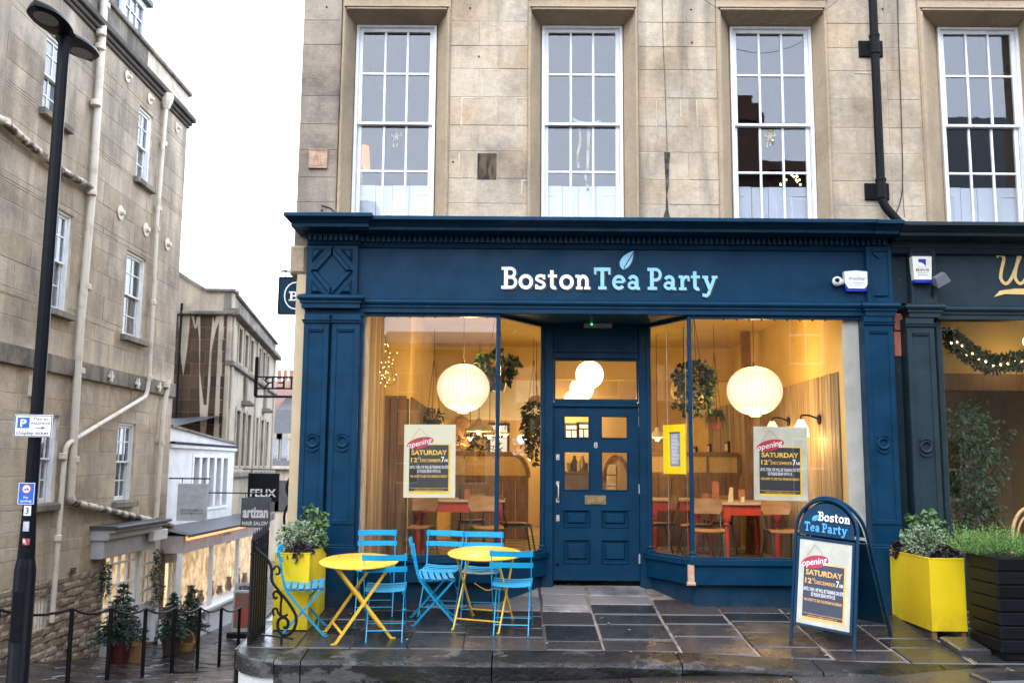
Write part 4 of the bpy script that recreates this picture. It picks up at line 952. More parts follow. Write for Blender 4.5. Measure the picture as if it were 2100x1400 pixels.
for i in range(18):
    for k in range(24):
        x, y = XI0+.16+i*.3, .26+k*.3
        if x > XI1-.1: continue
        if y < 1 and xl1-.1 < x < xr1+.1: continue
        vis = (x < .2 and y < 6.5) or (x > 1.0 and y < 5.2) or (-.1 < x < .5 and y < 7)
        if not vis or nt_ >= 298: continue
        o = tme[(i+k) % 2].copy(); COL.objects.link(o); o.parent = cafe
        o.location = (x-ORG[cafe][0], y-ORG[cafe][1], FZ-.004-ORG[cafe][2]); nt_ += 1
for t, me in zip(tme, ('a', 'b')):
    for v in t.data.vertices: v.co -= Vector((-ORG[cafe][0], -ORG[cafe][1], -ORG[cafe][2]))
    bpy.data.objects.remove(t)
cl = MB().add([(XI0-.1, .03, CZ), (XI1, .03, CZ), (XI1, BYK, CZ), (XI0-.1, BYK, CZ)], [(0,1,2,3)]); cl.build('cafe_ceiling', CEIL, cafe)
MB().box(XI0-.2, XI1+.1, .0, .03, ZH+.021, CZ+.2).build('lintel_wall', CEIL, cafe)
MB().box(XI0-.05, XI0-.001, .06, YI, FZ, CZ).build('cafe_wall', INWALL, cafe)
MB().box(XI0-.05, XIS, YI, YI+.1, FZ, CZ).build('cafe_wall', INWALL, cafe)
MB().box(XIS-.1, XIS, YI+.1, BYK, FZ, CZ).build('cafe_wall', INWALL, cafe)
MB().box(XI1, XI1+.1, .05, BYK, FZ, CZ).build('cafe_wall', INWALL, cafe)
MB().box(XI0, XI1, BYK, BYK+.1, FZ, CZ).build('cafe_wall', BACKW, cafe)
MB().box(XIS, XI1, 5.6, 5.9, 2.78, CZ-.001).build('ceiling_beam', CEIL, cafe)
MB().box(XIS, .55, 7.6, 7.8, 2.2, CZ-.001).build('panelled_bulkhead', WHITEW, cafe)
zb1 = P(810, 812, YI).z
def boards(m, a0, a1, z0, z1, w, mat, seed, zs=None):
    rnd = random.Random(seed); a = a0
    MB().mapbox(m, a0, a1, z0, z1-.03, .001, .005).build('board_backing', DARKW, cafe)
    while a < a1-.03:
        l = min(w*rnd.uniform(.7, 1.3), a1-a); h = z1+rnd.uniform(-.003, .003)
        MB().mapbox(m, a+.006, a+l-.006, z0, h, 0, .018+rnd.uniform(-.003, .003), .003).build('wall_board', mat, cafe); a += l
boards(wmap(YI), XI0, XIS, FZ, zb1, .11, INWOOD, 1)
boards(lambda s, z, d: (XIS+d, s, z), YI+.1, 6.2, FZ, zb1, .17, INWOOD, 2)
boards(lambda s, z, d: (XI0+d, s, z), .32, YI, FZ, CZ-.02, .13, INWOODG, 3)
boards(lambda s, z, d: (XI1-d, s, z), .32, 7.5, FZ, P(1719, 763, .38).z, .15, INWOODG, 4)
MB().box(xl0-.1, XI0+.03, .045, .31, FZ-.1, CZ-.02).build('plaster_strip', MORTAR, cafe); MB().box(XI1-.03, xr0+.1, .045, .10, FZ-.1, CZ-.02).build('plaster_strip', M('grey_plaster', (.5,.5,.46), .8, (.4,.4,.36), scale=4), cafe)
a0, a1, z0, z1 = R4(1528, 845, 1545, 1040, 3.6); MB().box(a0, a1, 3.6, 3.72, FZ, CZ-.001).build('wood_post', OAK, cafe)
# back of the room: windows, counter, lit hatch
def onb(u0, v0, u1, v1, Y): return R4(u0, v0, u1, v1, Y)
bw = wmap(BYK)
for (u0, v0, u1, v1) in ((1006, 872, 1040, 934), (1161, 872, 1183, 898), (1187, 870, 1206, 896)):
    a0, a1, z0, z1 = onb(u0, v0, u1, v1, BYK); f = MB()
    for q in ((a0-.05, a0, z0-.05, z1+.05), (a1, a1+.05, z0-.05, z1+.05), (a0, a1, z0-.05, z0), (a0, a1, z1, z1+.05), (a0, a1, z0+(z1-z0)*.6, z0+(z1-z0)*.6+.03), ((a0+a1)/2-.012, (a0+a1)/2+.012, z0, z0+(z1-z0)*.6)): f.mapbox(bw, *q, 0, .04)
    w = f.build('back_window', DARKW, cafe); flat(w, bw, a0, a1, z0, z1, .01, DAYW, 'pane')
def counter():
    t = thing('service_counter', (.6, 8.2, FZ), 'grey service counter seen through the glass door panes', 'counter')
    a0, a1, z0, z1 = onb(1145, 966, 1232, 1060, 8.2); MB().box(a0, a1, 8.2, 8.8, FZ, z1-.04).build('counter_front', M('grey_counter', (.16,.14,.15), .6), t); MB().box(a0-.04, a1+.04, 8.15, 8.85, z1-.04, z1).build('worktop', OAK, t)
    for i, u in enumerate((1168, 1178, 1186, 1194, 1201)):
        p = P(u, 966, 8.4); b = MB().lathe([(.05, 0), (.06, .02), (.06, .18), (.03, .24), (.028, .30)] if i % 2 else [(.04, 0), (.05, .14), (.052, .16)], (p.x, 8.4, z1), 10).build('counter_jar' if i % 2 == 0 else 'counter_bottle', (BRASS, DARKW, ENAMEL)[i % 3], smooth=True)
        tag(b, ('small pale jar at the left end of the counter', 'dark bottle beside the leftmost jar on the counter', 'short jar in the middle of the counter', 'brassy bottle right of the middle jar on the counter', 'dark jar at the right end of the counter')[i], 'bottle' if i % 2 else 'jar', 'jars and bottles on the counter')
counter()
# booths
def booth(Y, u0, u1, v0, vm_, arch, label):
    a0, a1, z0, z1 = onb(u0, v0, u1, 1060, Y); zm = P(u0, vm_, Y).z; m = wmap(Y)
    t = thing('booth_partition', ((a0+a1)/2, Y, FZ), label, 'partition')
    r = min(.42, z1-zm-.02) if arch else 0
    n = max(4, int((a1-a0)/.2))
    for i in range(n): MB().mapbox(m, a0+(a1-a0)*i/n+.003, a0+(a1-a0)*(i+1)/n-.003, FZ, zm-.05, -.05, 0, .004).build('board', OAK, t)
    top = [(a0, zm), (a1, zm)]+([(a1-.3+.3*math.cos(R(k)), zm+.02+(z1-zm-.02)*math.sin(R(k))) for k in range(10, 91, 16)] if arch else [(a1, z1)])+[(a0, z1)]
    MB().prism(top, m, -.04, -.01).build('rattan_panel', RATTAN, t)
    f = MB(); strips(f, m, top, .07, -.06, .01); f.mapbox(m, a0, a1, zm-.06, zm, -.06, .012); f.build('wood_frame', OAK, t)
    if not arch:
        f = MB()
        for k in (1, 2): x = a0+(a1-a0)*k/3; f.mapbox(m, x-.02, x+.02, zm, z1-.03, -.05, .006)
        f.build('wood_frame', OAK, t)
for q_, (u_, v_) in enumerate(((950, 915), (975, 918), (1000, 912))):
    c_ = P(u_, v_, 6.1); rnd = random.Random(q_+30); t = thing('trough_plant', (c_.x, 6.1, c_.z-.2), ('leftmost', 'middle', 'rightmost')[q_]+' dark spiky plant on top of the curved booth', 'plant', 'plants along the booth top'); b = MB(); clump(b, c_, (.2, .12, .22), 90, .16, .03, rnd, up=.8, shell=.1); b.build('foliage', LF5, t); MB().box(c_.x-.12, c_.x+.12, 6.04, 6.2, c_.z-.24, c_.z-.12).build('trough', OAK, t)
booth(6.0, 925, 1084, 930, 978, True, 'wooden booth partition with curved rattan panel behind left table')
booth(4.7, 1322, 1517, 931, 972, False, 'wooden booth partition with straight rattan panels behind right tables')
# lamps
def lantern(u, v, Y, r, rz, label):
    c = P(u, v, Y); t = thing('paper_lantern', c, label, 'pendant lamp', 'large paper lanterns in the two windows')
    pr = [(max(.02, r*math.sin(R(a))**.9), -rz*math.cos(R(a))) for a in range(8, 173, 8)]
    MB().lathe(pr, c, 40, cap=False).build('lamp_shade', PAPER, t, smooth='all')
    wires = MB()
    for k in range(36):
        a = 2*math.pi*k/36; wires.tube([(c.x+(q+.002)*math.cos(a), c.y+(q+.002)*math.sin(a), c.z+h) for q, h in pr[1:-1:2]], .0022, 4, cap=False)
    wires.build('shade_wires', M('shade_wire', (.62,.5,.32), .6) if 'shade_wire' not in bpy.data.materials else bpy.data.materials['shade_wire'], t, kind='stuff')
    b = MB().tube([(c.x, c.y, c.z+rz*.98), (c.x, c.y, c.z+rz+.07)], [.022, .006], 8); b.tube([(c.x, c.y, c.z+rz+.05), (c.x, c.y, CZ)], .004, 5); b.build('cord', ROPE, t)
    MB().lathe([(.05, 0), (.07, .012), (.05, .03)], (c.x, c.y, c.z-rz-.02), 16).build('bottom_ring', ENAMEL, t)
    glow(t, (c.x, c.y, c.z-rz-.16), 28); glow(t, (c.x+.06, c.y+.06, c.z+rz+.14), 20)
lantern(950, 795, 1.2, .318, .285, 'round ribbed paper lantern lit in the left window')
lantern(1547.5, 801, 1.2, .33, .29, 'round ribbed paper lantern lit in the right window')
def globe(u, v, Y, rpx, label, name='globe_lamp', cord=True):
    c = P(u, v, Y); r = rpx/1950*(Y+10.25); t = thing(name, c, label, 'globe lamp', 'glass globe lamps inside')
    MB().lathe([(r*math.sin(R(a)), -r*math.cos(R(a))) for a in range(4, 177, 11)], c, 24).build('globe', GLOBE, t, smooth='all')
    b = MB().lathe([(.05, 0), (.05, .04), (.03, .06)], (c.x, c.y, c.z+r-.01), 12)
    if cord: b.tube([(c.x, c.y, c.z+r), (c.x, c.y, CZ)], .008, 6)
    b.build('fitting', BRASS, t); glow(t, (c.x, c.y, c.z-r-.13), 25 if rpx > 12 else 6)
globe(1209, 768, 3.8, 29, 'nearest and highest of the three globe lamps over the door')
globe(1193, 797, 6.4, 25, 'middle of the three globe lamps over the door')
globe(1176, 820, 9.0, 20, 'lowest and farthest of the three globe lamps over the door')
globe(1071, 900, 8.4, 10, 'small globe lamp beside the booth arch')
def pendant(u, v, Y, w, label):
    c = P(u, v, Y); r = w/2/1950*(Y+10.25); t = thing('enamel_pendant', c, label, 'pendant lamp', 'white enamel pendant lamps')
    MB().lathe([(r, -.0), (r*.92, r*.28), (r*.5, r*.55), (r*.28, r*.68), (r*.2, r*.95), (.02, r*1.05)], c, 20, cap=False).build('lamp_shade', ENAMEL, t, smooth='all')
    MB().lathe([(.02, -.05), (.045, 0), (.03, .06)], c, 10).build('bulb', BULB, t, smooth='all')
    MB().tube([(c.x, c.y, c.z+r), (c.x, c.y, CZ)], .006, 5).build('cord', ROPE, t); glow(t, (c.x, c.y, c.z-.14), 9, .05)
pendant(982, 884, 5.2, 52, 'largest enamel pendant lamp hanging right of the poster'); pendant(1004, 893, 6.6, 44, 'enamel pendant lamp just right of the largest one')
pendant(964, 897, 7.0, 30, 'enamel pendant lamp half hidden by the left poster'); pendant(1036, 890, 8.2, 18, 'tiny enamel pendant lamp before the back window'); pendant(1348, 897, 4.0, 40, 'enamel pendant lamp left of the yellow menu case')
c = P(946, 884, 7.4); t = thing('wicker_lampshade', c, 'brown wicker lampshade above the left poster edge', 'lampshade')
MB().lathe([(.17, -.28), (.18, -.2), (.15, .1), (.12, .24), (.05, .28)], c, 16, cap=False).build('shade', WICK, t, smooth='all'); MB().tube([c+Vector((0,0,.27)), (c.x, c.y, CZ)], .006, 5).build('cord', ROPE, t)
c = P(1100, 822, 5.0); t = thing('wicker_lampshade', c, 'wicker basket lampshade over the trailing plant', 'lampshade')
MB().lathe([(.14, -.06), (.15, -.02), (.10, .06), (.03, .09)], c, 16, cap=False).build('shade', WICK, t, smooth='all'); MB().tube([c+Vector((0,0,.08)), (c.x, c.y, CZ)], .006, 5).build('cord', ROPE, t)
def wall_lamp(u, v, X, label, side=-1):
    p = PX(u, v, X); t = thing('wall_lamp', p, label, 'wall lamp'); b = MB()
    q = Vector((p.x+side*.22, p.y-.0, p.z))
    b.lathe([(.06, 0), (.06, .02), (.02, .03)], p, 12, Matrix.Rotation(R(90*side), 3, 'Y')); b.tube(fillet([p, p+Vector((side*.12, 0, .05)), q+Vector((0, 0, .05)), q], .05), .012, 6); b.build('bracket', BLACK, t)
    MB().lathe([(.035, 0), (.05, -.03), (.085, -.1), (.095, -.2)], q, 16, cap=False).build('lamp_shade', PAPER, t, smooth='all')
    MB().lathe([(.02, -.06), (.04, -.1), (.03, -.16)], q, 10).build('bulb', BULB, t, smooth='all'); glow(t, (q.x+.1, q.y, q.z-.24), 5, .04)
wall_lamp(1681, 860, XI1-.02, 'wall lamp with white shade on the right boarded wall')
wall_lamp(1618, 864, XI1-.02, 'wall lamp half hidden behind the top of the right poster')
c = P(1088, 940, 9.3); t = thing('wall_lamp', c, 'bare wall lamp beside the booth arch end', 'wall lamp'); MB().lathe([(.02, -.04), (.05, 0), (.02, .06)], c, 10).build('bulb', BULB, t, smooth='all'); MB().box(c.x-.05, c.x+.05, 9.35, 9.6, c.z+.06, c.z+.12).build('bracket', BLACK, t)
for (u, v, w, h, l) in ((1493, 917, 11, 24, 'rightmost small black picture frame on the boarded wall'), (1456, 920, 9, 20, 'middle small black picture frame on the boarded wall'), (1427, 924, 7, 17, 'leftmost small black picture frame on the boarded wall')):
    p = PX(u, v, XI1-.02); hh = h/2/1950*(p.y+10.25); t = thing('picture_frame', p, l, 'picture frame', 'pictures on the boarded wall')
    MB().box(p.x-.03, p.x, p.y-.14, p.y+.14, p.z-hh, p.z+hh).build('frame', BLACK, t); MB().box(p.x-.034, p.x-.03, p.y-.10, p.y+.10, p.z-hh+.04, p.z+hh-.04).build('picture', ENAMEL, t)
# hanging plants
def hanging(u, v, Y, rx, rz, n, label, pot=TERRA, L=.09, W=.07, mat=LF6, trails=0, tl=.4, grass=False, potdz=-.02, pr=.12, seed=1, catch=None):
    c = P(u, v, Y); rnd = random.Random(seed); t = thing('hanging_plant', (c.x, c.y, c.z-.2), label, 'hanging plant', 'plants hung from the ceiling')
    zpot = c.z+potdz
    MB().lathe([(pr*.68, -pr*1.5), (pr*.95, -pr*.3), (pr*1.06, -.02), (pr*1.06, 0), (pr*.9, 0), (pr*.8, -.03)], (c.x, c.y, zpot), 18).build('pot', pot, t, smooth=True)
    if catch: MB().lathe([(pr*.8, -.09), (pr*.95, 0), (pr*.7, 0)], (c.x, c.y, zpot-pr*1.5), 16).build('saucer', catch, t, smooth=True)
    b = MB()
    if grass:
        for i in range(n):
            a = rnd.uniform(0, 6.28); ln = rnd.uniform(.5, 1)*rx*1.5; h = rnd.uniform(.3, 1)*rz
            p0 = Vector((c.x, c.y, zpot-.02)); p1 = p0+Vector((math.cos(a)*ln*.5, math.sin(a)*ln*.5, h)); p2 = p0+Vector((math.cos(a)*ln, math.sin(a)*ln, -rnd.uniform(0, 1.6)*rz)); s = Vector((-math.sin(a), math.cos(a), 0))*W/2
            b.add([p0-s*.6, p0+s*.6, p1+s, p1-s, p2], [(0,1,2,3), (3,2,4)])
    else:
        clump(b, (c.x, c.y, zpot+rz*.5), (rx, rx*.8, rz), n, L, W, rnd, droop=.9, shell=.3)
        for i in range(trails):
            a = rnd.uniform(0, 6.28); trail(b, (c.x+math.cos(a)*rx*.8, c.y+math.sin(a)*rx*.6, zpot+.03), tl*rnd.uniform(.4, 1), rnd, L, W)
    b.build('foliage', mat, t)
    r = MB()
    for k in range(3):
        a = 2.1*k+.5; r.tube([(c.x+math.cos(a)*pr, c.y+math.sin(a)*pr, zpot), (c.x, c.y, min(CZ, zpot+.9)), (c.x, c.y, CZ)], .004, 4)
    r.build('cords', ROPE, t)
hanging(1018, 757, 1.35, .24, .12, 120, 'broad-leaved plant in a terracotta pot hanging beside the left lantern', L=.13, W=.10, trails=5, tl=.28, seed=3, catch=BLUEPOT, potdz=.01, pr=.125)
hanging(888, 858, 3.6, .16, .10, 110, 'small dark hanging plant above the left poster', L=.06, W=.04, seed=4, pot=DARKW)
hanging(1094, 850, 4.6, .14, .12, 110, 'dark trailing plant hanging beside the door on the left', trails=14, tl=.75, L=.12, W=.06, seed=5, pot=DARKW, mat=LF5)
hanging(1425, 785, 1.7, .25, .20, 420, 'large bushy ivy hanging near the angled right window', L=.075, W=.065, trails=12, tl=.42, seed=6, potdz=-.04, pot=RATTAN, pr=.14)
hanging(1467, 852, 3.0, .16, .13, 130, 'grassy plant in a terracotta pot hanging left of the right lantern', grass=True, W=.016, seed=7, pr=.11)
c = P(1403, 800, 3.2); t = thing('paper_lantern', c, 'paper lantern half hidden behind the hanging ivy', 'pendant lamp', 'paper lanterns further inside')
MB().lathe([(max(.02, .19*math.sin(R(a))), -.2*math.cos(R(a))) for a in range(6, 175, 12)], c, 24).build('lamp_shade', M('dim_paper', (.8,.55,.2), .6), t, smooth='all'); MB().tube([c+Vector((0,0,.2)), (c.x, c.y, CZ)], .005, 5).build('cord', ROPE, t)
# tables and chairs inside
def cafe_table(x, y, lx, ly, label, rz=0):
    t = local('cafe_table', label, 'table', 'red cafe tables')
    MB().box(-lx/2, lx/2, -ly/2, ly/2, .735, .765).build('table_top', TTOP, t)
    ap = MB(); k = .07
    for q in ((-lx/2+k, lx/2-k, -ly/2+.05, -ly/2+.075), (-lx/2+k, lx/2-k, ly/2-.075, ly/2-.05), (-lx/2+.05, -lx/2+.075, -ly/2+k, ly/2-k), (lx/2-.075, lx/2-.05, -ly/2+k, ly/2-k)): ap.box(*q, .60, .735)
    ap.build('apron', REDT, t)
    for sx in (-1, 1):
        for sy in (-1, 1):
            X, Y = sx*(lx/2-.075), sy*(ly/2-.075); b = MB().box(X-.042, X+.042, Y-.042, Y+.042, .56, .735)
            b.lathe([(.022, 0), (.032, .03), (.024, .06), (.034, .12), (.04, .30), (.03, .42), (.022, .46), (.04, .475), (.04, .49), (.026, .505), (.04, .53), (.04, .56)], (X, Y, 0), 12); b.build('leg', REDT, t)
    t.location = (x, y, FZ+.002); t.rotation_euler.z = rz; return t
cafe_table(-.74, 2.75, 1.22, .78, 'red table with turned legs in the left window')
cafe_table(3.06, 2.75, .80, 1.15, 'red table with turned legs under the right poster'); cafe_table(2.28, 3.72, .75, .75, 'red table behind the yellow menu case')
def cafe_chair(label):
    t = local('cafe_chair', label, 'chair', 'plywood chairs inside')
    b = MB(); n = 6
    for s_, nm in ((0, 'seat'),):
        v = []
        for i in range(n+1):
            for k in range(5):
                a, y = -1+2*k/4, -.19+.38*i/n; v.append((a*(.19-.02*(i == n)), y, .445+.012*a*a-(.02*max(0, -(y+.12)/.07) if y < -.12 else 0)))
        m_ = len(v); v += [(p[0], p[1], p[2]-.012) for p in v[:m_]]; f = [(i*5+k, i*5+k+1, i*5+k+6, i*5+k+5) for i in range(n) for k in range(4)]
        f += [tuple(j+m_ for j in q)[::-1] for q in f]; b.add(v, f); b.build('seat', PLY, t, smooth='all')
    b = MB(); v = []
    for i in range(4):
        for k in range(7):
            a = -1+2*k/6; hw = .19-(.03 if i in (0, 3) else 0); v.append((a*hw, .215-.045*(1-a*a)*-1+.02*i/3-.03, .63+.19*i/3))
    m_ = len(v); v += [(p[0], p[1]+.012, p[2]) for p in v[:m_]]; f = [(i*7+k, i*7+k+1, i*7+k+8, i*7+k+7) for i in range(3) for k in range(6)]; f += [tuple(j+m_ for j in q)[::-1] for q in f]
    b.add(v, f); b.build('backrest', PLY, t, smooth='all')
    for sx in (-1, 1):
        MB().tube(fillet([(sx*.19, -.24, 0), (sx*.165, -.165, .43), (sx*.16, .15, .42), (sx*.165, .21, .60), (sx*.165, .24, .74)], .05), .012, 7).build('side_tube', GREENT, t, smooth=True)
        MB().tube([(sx*.2, .27, 0), (sx*.16, .12, .425)], .012, 7).build('leg', GREENT, t, smooth=True)
    MB().tube([(-.17, -.08, .42), (.17, -.08, .42)], .010, 6).tube([(-.17, .14, .41), (.17, .14, .41)], .010, 6).build('stretcher', GREENT, t); return t
ch0 = cafe_chair('')
spots = [(2.40, 1.75, 172, 'plywood chair with green tube legs left of the right poster'), (3.30, 1.72, 183, 'plywood chair directly under the right poster'), (1.98, 3.0, 100, 'plywood chair behind the yellow menu case'), (1.72, 3.9, 80, 'dark plywood chair in the angled right window'), (2.45, 2.75, 92, 'plywood chair at the left side of the table under the right poster'),
         (-1.22, 1.95, 165, 'plywood chair under the left poster'), (-.36, 1.95, 195, 'plywood chair beside the left window mullion'), (-.62, 3.55, 5, 'plywood chair on the far side of the left table'), (.02, 2.75, -80, 'plywood chair at the right end of the left table'), (2.95, 3.75, 0, 'plywood chair on the far side of the right tables')]
for i, (x, y, a, l) in enumerate(spots):
    o = ch0 if i == 0 else dup(ch0); o.location = (x, y, FZ+.002); o.rotation_euler.z = R(a+180); o['label'] = l
# things on the tables
TZ = FZ+.767
def prop(name, label, cat, parts, group=None):
    t = None
    for nm, mb_, mat in parts:
        if len(parts) == 1: return tag(mb_.build(name, mat, smooth=True), label, cat, group)
        if t is None: t = thing(name, mb_.v[0], label, cat, group)
        mb_.build(nm, mat, t, smooth=True)
x, y = P(1523, 1000, 2.3).x, 2.3
prop('salt_shaker', 'salt shaker with metal cap on the right table', 'salt shaker', [('jar', MB().lathe([(.022, 0), (.026, .02), (.02, .07)], (x, y, TZ), 10), ENAMEL), ('cap', MB().lathe([(.021, .07), (.021, .09), (.01, .1)], (x, y, TZ), 10), STEEL)])
x = P(1498, 1000, 2.35).x
prop('menu_card', 'white folded menu card standing on the right table', 'menu card', [('card', MB().add([(x-.05, 2.3, TZ), (x+.02, 2.36, TZ), (x+.03, 2.33, TZ+.19), (x-.02, 2.31, TZ+.19), (x-.048, 2.303, TZ), (x+.05, 2.42, TZ)], [(0,1,2,3), (4,5,2,3)]), ENAMEL)])
for (u, v0, v1, l) in ((1468, 978, 1024, 'brown leaflet holder left of the salt shaker'), (1521, 972, 1000, 'tall brown leaflet behind the salt shaker'), (1446, 990, 1008, 'small blue leaflet on the far table')):
    p = P(u, v1, 2.7); h = (v1-v0)/1950*12.9; prop('leaflet', l, 'leaflet', [('sheet', MB().box(p.x-.045, p.x+.045, 2.70, 2.72, TZ, TZ+h*.85), (OAK, WICK, TERRA)[len(l) % 3])], 'leaflets on the tables')
for (u, hh, mat, l) in ((957, .13, TERRA, 'brown cutlery pot on the left table'), (948, .20, DARKW, 'dark sauce bottle beside the cutlery pot')):
    p = P(u, 1000, 2.6); prop('table_pot', l, 'pot', [('pot', MB().lathe([(.04, 0), (.045, hh*.6), (.03, hh*.75), (.02, hh)] if hh > .15 else [(.045, 0), (.05, hh)], (p.x, 2.6, TZ), 12), mat)])
# notices in the windows, menu case, hours lettering
def notice(u0, v0, u1, v1, tilt, label, sheet=POSTER, name='window_poster'):
    a0, a1, z0, z1 = R4(u0, v0, u1, v1, .03); t = thing(name, (a0, .03, z0), label, 'poster')
    cx_, cz_ = (a0+a1)/2, (z0+z1)/2; c, s = math.cos(R(tilt)), math.sin(R(tilt))
    m = lambda a, z, d: (cx_+(a-cx_)*c-(z-cz_)*s, .034-d, cz_+(a-cx_)*s+(z-cz_)*c)
    MB().mapbox(m, a0, a1, z0, z1, -.004, 0).build('sheet', sheet, t); poster_print(t, m, a0, z0, a1-a0, z1-z0, 0, sheet, INKK, INKY)
notice(828, 870, 934, 1020, .4, 'cream opening notice poster hanging in the left window')
notice(1546, 875, 1656, 1026, -1.0, 'pale opening notice poster hanging in the right window', POSTERB)
mR, lR = shopwin(xr2, xr1, DY, 0); mL, lL = shopwin(xl1, xl2, 0, DY)
def onpane(u, v, x0, y0, x1, y1):        # where a ray meets an angled pane
    d = ray(u, v); n = Vector((y1-y0, -(x1-x0), 0)); t = (Vector((x0, y0, 0))-CAM).dot(n)/d.dot(n); p = CAM+d*t
    return math.hypot(p.x-x0, p.y-y0), p.z
s0, z1 = onpane(1363, 872, xr2, DY, xr1, 0); s1, z0 = onpane(1408, 972, xr2, DY, xr1, 0)
t = thing('menu_case', mR(s0, z0, 0), 'yellow framed menu hanging in the angled right window', 'menu')
b = MB(); k = (s1-s0)*.28; kz = (z1-z0)*.155
for q in ((s0, s0+k, z0, z1), (s1-k*.7, s1, z0, z1), (s0+k, s1-k*.7, z0, z0+kz), (s0+k, s1-k*.7, z1-kz, z1)): b.mapbox(mR, *q, .001, .025, .003)
b.build('frame', YELM, t); MB().mapbox(mR, s0+k, s1-k*.7, z0+kz, z1-kz, .001, .008).build('menu_sheet', M('grey_menu', (.22,.24,.27), .5), t)
b = MB()
rnd = random.Random(4)
for i in range(22):
    z = z1-kz-.02-i*(z1-z0-2*kz-.04)/22; l = (s1-k*.7-s0-k)
    b.add([mR(s0+k+l*.12, z, .009), mR(s0+k+l*rnd.uniform(.5, .9), z, .009), mR(s0+k+l*.8, z-.006, .009), mR(s0+k+l*.12, z-.006, .009)], [(0,1,2,3)])
b.build('menu_print', INKW, t)
b = MB()
for s in (s0+.03, s1-.02): b.tube([mR(s, ZS+.02, .012-.03), mR(s, ZH-.03, .012-.03)], .004, 5)
b.build('hanging_wires', STEEL, t)
for v, s_ in ((905, 'MON - SAT'), (912, '7am - 7pm'), (925, 'SUN'), (933, '9am - 6pm')):
    s, z = onpane(1064, v, xl1, 0, xl2, DY); text(corner_building, mL, s_, s, z, .035, INKW, d=.002, w=.05*len(s_)*.55, name='hours_lettering')
a0, a1, z0, z1 = R4(1198, 660, 1255, 671, DY-.1)
t = thing('emergency_light', (a0, DY-.1, z0), 'pale emergency light fitting with green glow above the door', 'emergency light')
MB().box(a0, a1, DY-.12, DY+.006, z0, z1).build('housing', M('grey_plastic', (.3,.3,.29), .4), t); MB().lathe([(.008, 0), (.008, .006)], (a0+.085, DY-.121, (z0+z1)/2), 10, Matrix.Rotation(R(90), 3, 'X')).build('indicator', GREENL, t)
# upstairs: a lamp, ribbons, a sparkle of lights
c = P(742, 322, 1.0); t = thing('upstairs_lamp', c, 'lit orange pleated lampshade inside the first upper window', 'lamp')
MB().lathe([(.105, -.15), (.085, .13)], c, 22, cap=False).build('lamp_shade', SHADE, t, smooth='all'); MB().lathe([(.02, -.5), (.02, -.1)], c, 8).build('stem', BRASS, t); MB().lathe([(.03, -.1), (.05, -.05), (.03, 0)], c, 10).build('bulb', BULB, t); MB().lathe([(.09, -.62), (.09, -.58), (.02, -.5)], c, 12).build('base', BRASS, t)
RIB = M('ribbon', (.42,.40,.32), .7); GRIB = M('gold_ribbon', (.50,.42,.16), .35)
def ribbon(b, pts, w, Y):
    ps = [P(u, v, Y) for u, v in spline(pts, 4)]
    for i in range(len(ps)-1):
        d = (ps[i+1]-ps[i]).normalized(); n = Vector((-d.z, 0, d.x))*w/2; y = Vector((0, .006*math.sin(i*1.3), 0)); y2 = Vector((0, .006*math.sin((i+1)*1.3), 0))
        b.add([ps[i]-n+y, ps[i+1]-n+y2, ps[i+1]+n+y2, ps[i]+n+y], [(0,1,2,3)])
def bow(u, v, label, mat, crystal=False):
    c = P(u, v, SY+.05); t = thing('ribbon_bow', c, label, 'bow', 'bows hung in upper windows'); b = MB()
    for l in ([(0,0),(-10,-6),(-11,4),(0,0)], [(0,0),(10,-8),(12,3),(0,0)], [(0,0),(-4,-9),(4,-9),(0,0)], [(0,0),(-6,12),(-11,26)], [(0,0),(4,12),(2,24)]): ribbon(b, [(u+a*.8+3*math.sin(q), v+q) for a, q in l], .013, SY+.05)
    b.build('bow', mat, t)
    if crystal: MB().lathe([(.004, -.10), (.02, -.06), (.02, -.04), (.004, -.02)], P(u+5, v+3, SY+.05), 8).build('crystal', STEEL, t)
bow(814, 277, 'small cream bow hung in the first upper window', RIB); bow(1580, 277, 'gold bow with crystal hung in the third upper window', GRIB, True)
t = thing('ribbon_swag', P(1195, 250, SY+.05), 'cream ribbon with two long tails in the second upper window', 'ribbon'); b = MB()
ribbon(b, [(1171,240),(1178,246),(1195,252),(1215,252),(1232,248)], .03, SY+.04); ribbon(b, [(1188,262),(1190,290),(1184,320),(1187,345)], .028, SY+.05); ribbon(b, [(1208,262),(1206,300),(1205,340),(1202,356)], .036, SY+.05); ribbon(b, [(1200,356),(1202,372),(1206,386),(1204,392)], .03, SY+.05); b.build('ribbon', RIB, t)
t = thing('fairy_lights', P(1622, 370, 1.4), 'cluster of golden fairy lights low in the third upper window', 'fairy lights'); rnd = random.Random(5)
for i in range(14):
    a = rnd.uniform(0, 1); p = P(1600+44*a, 382-24*math.sin(a*3.1)+rnd.uniform(-6, 6), 1.4); MB().lathe([(.004, -.012), (.012, 0), (.004, .012)], p, 6).build('bulb', BULB, t)
MB().tube([P(1600+44*a/8, 382-22*math.sin(a/8*3.1), 1.4) for a in range(9)], .004, 4).build('wire', ROPE, t)
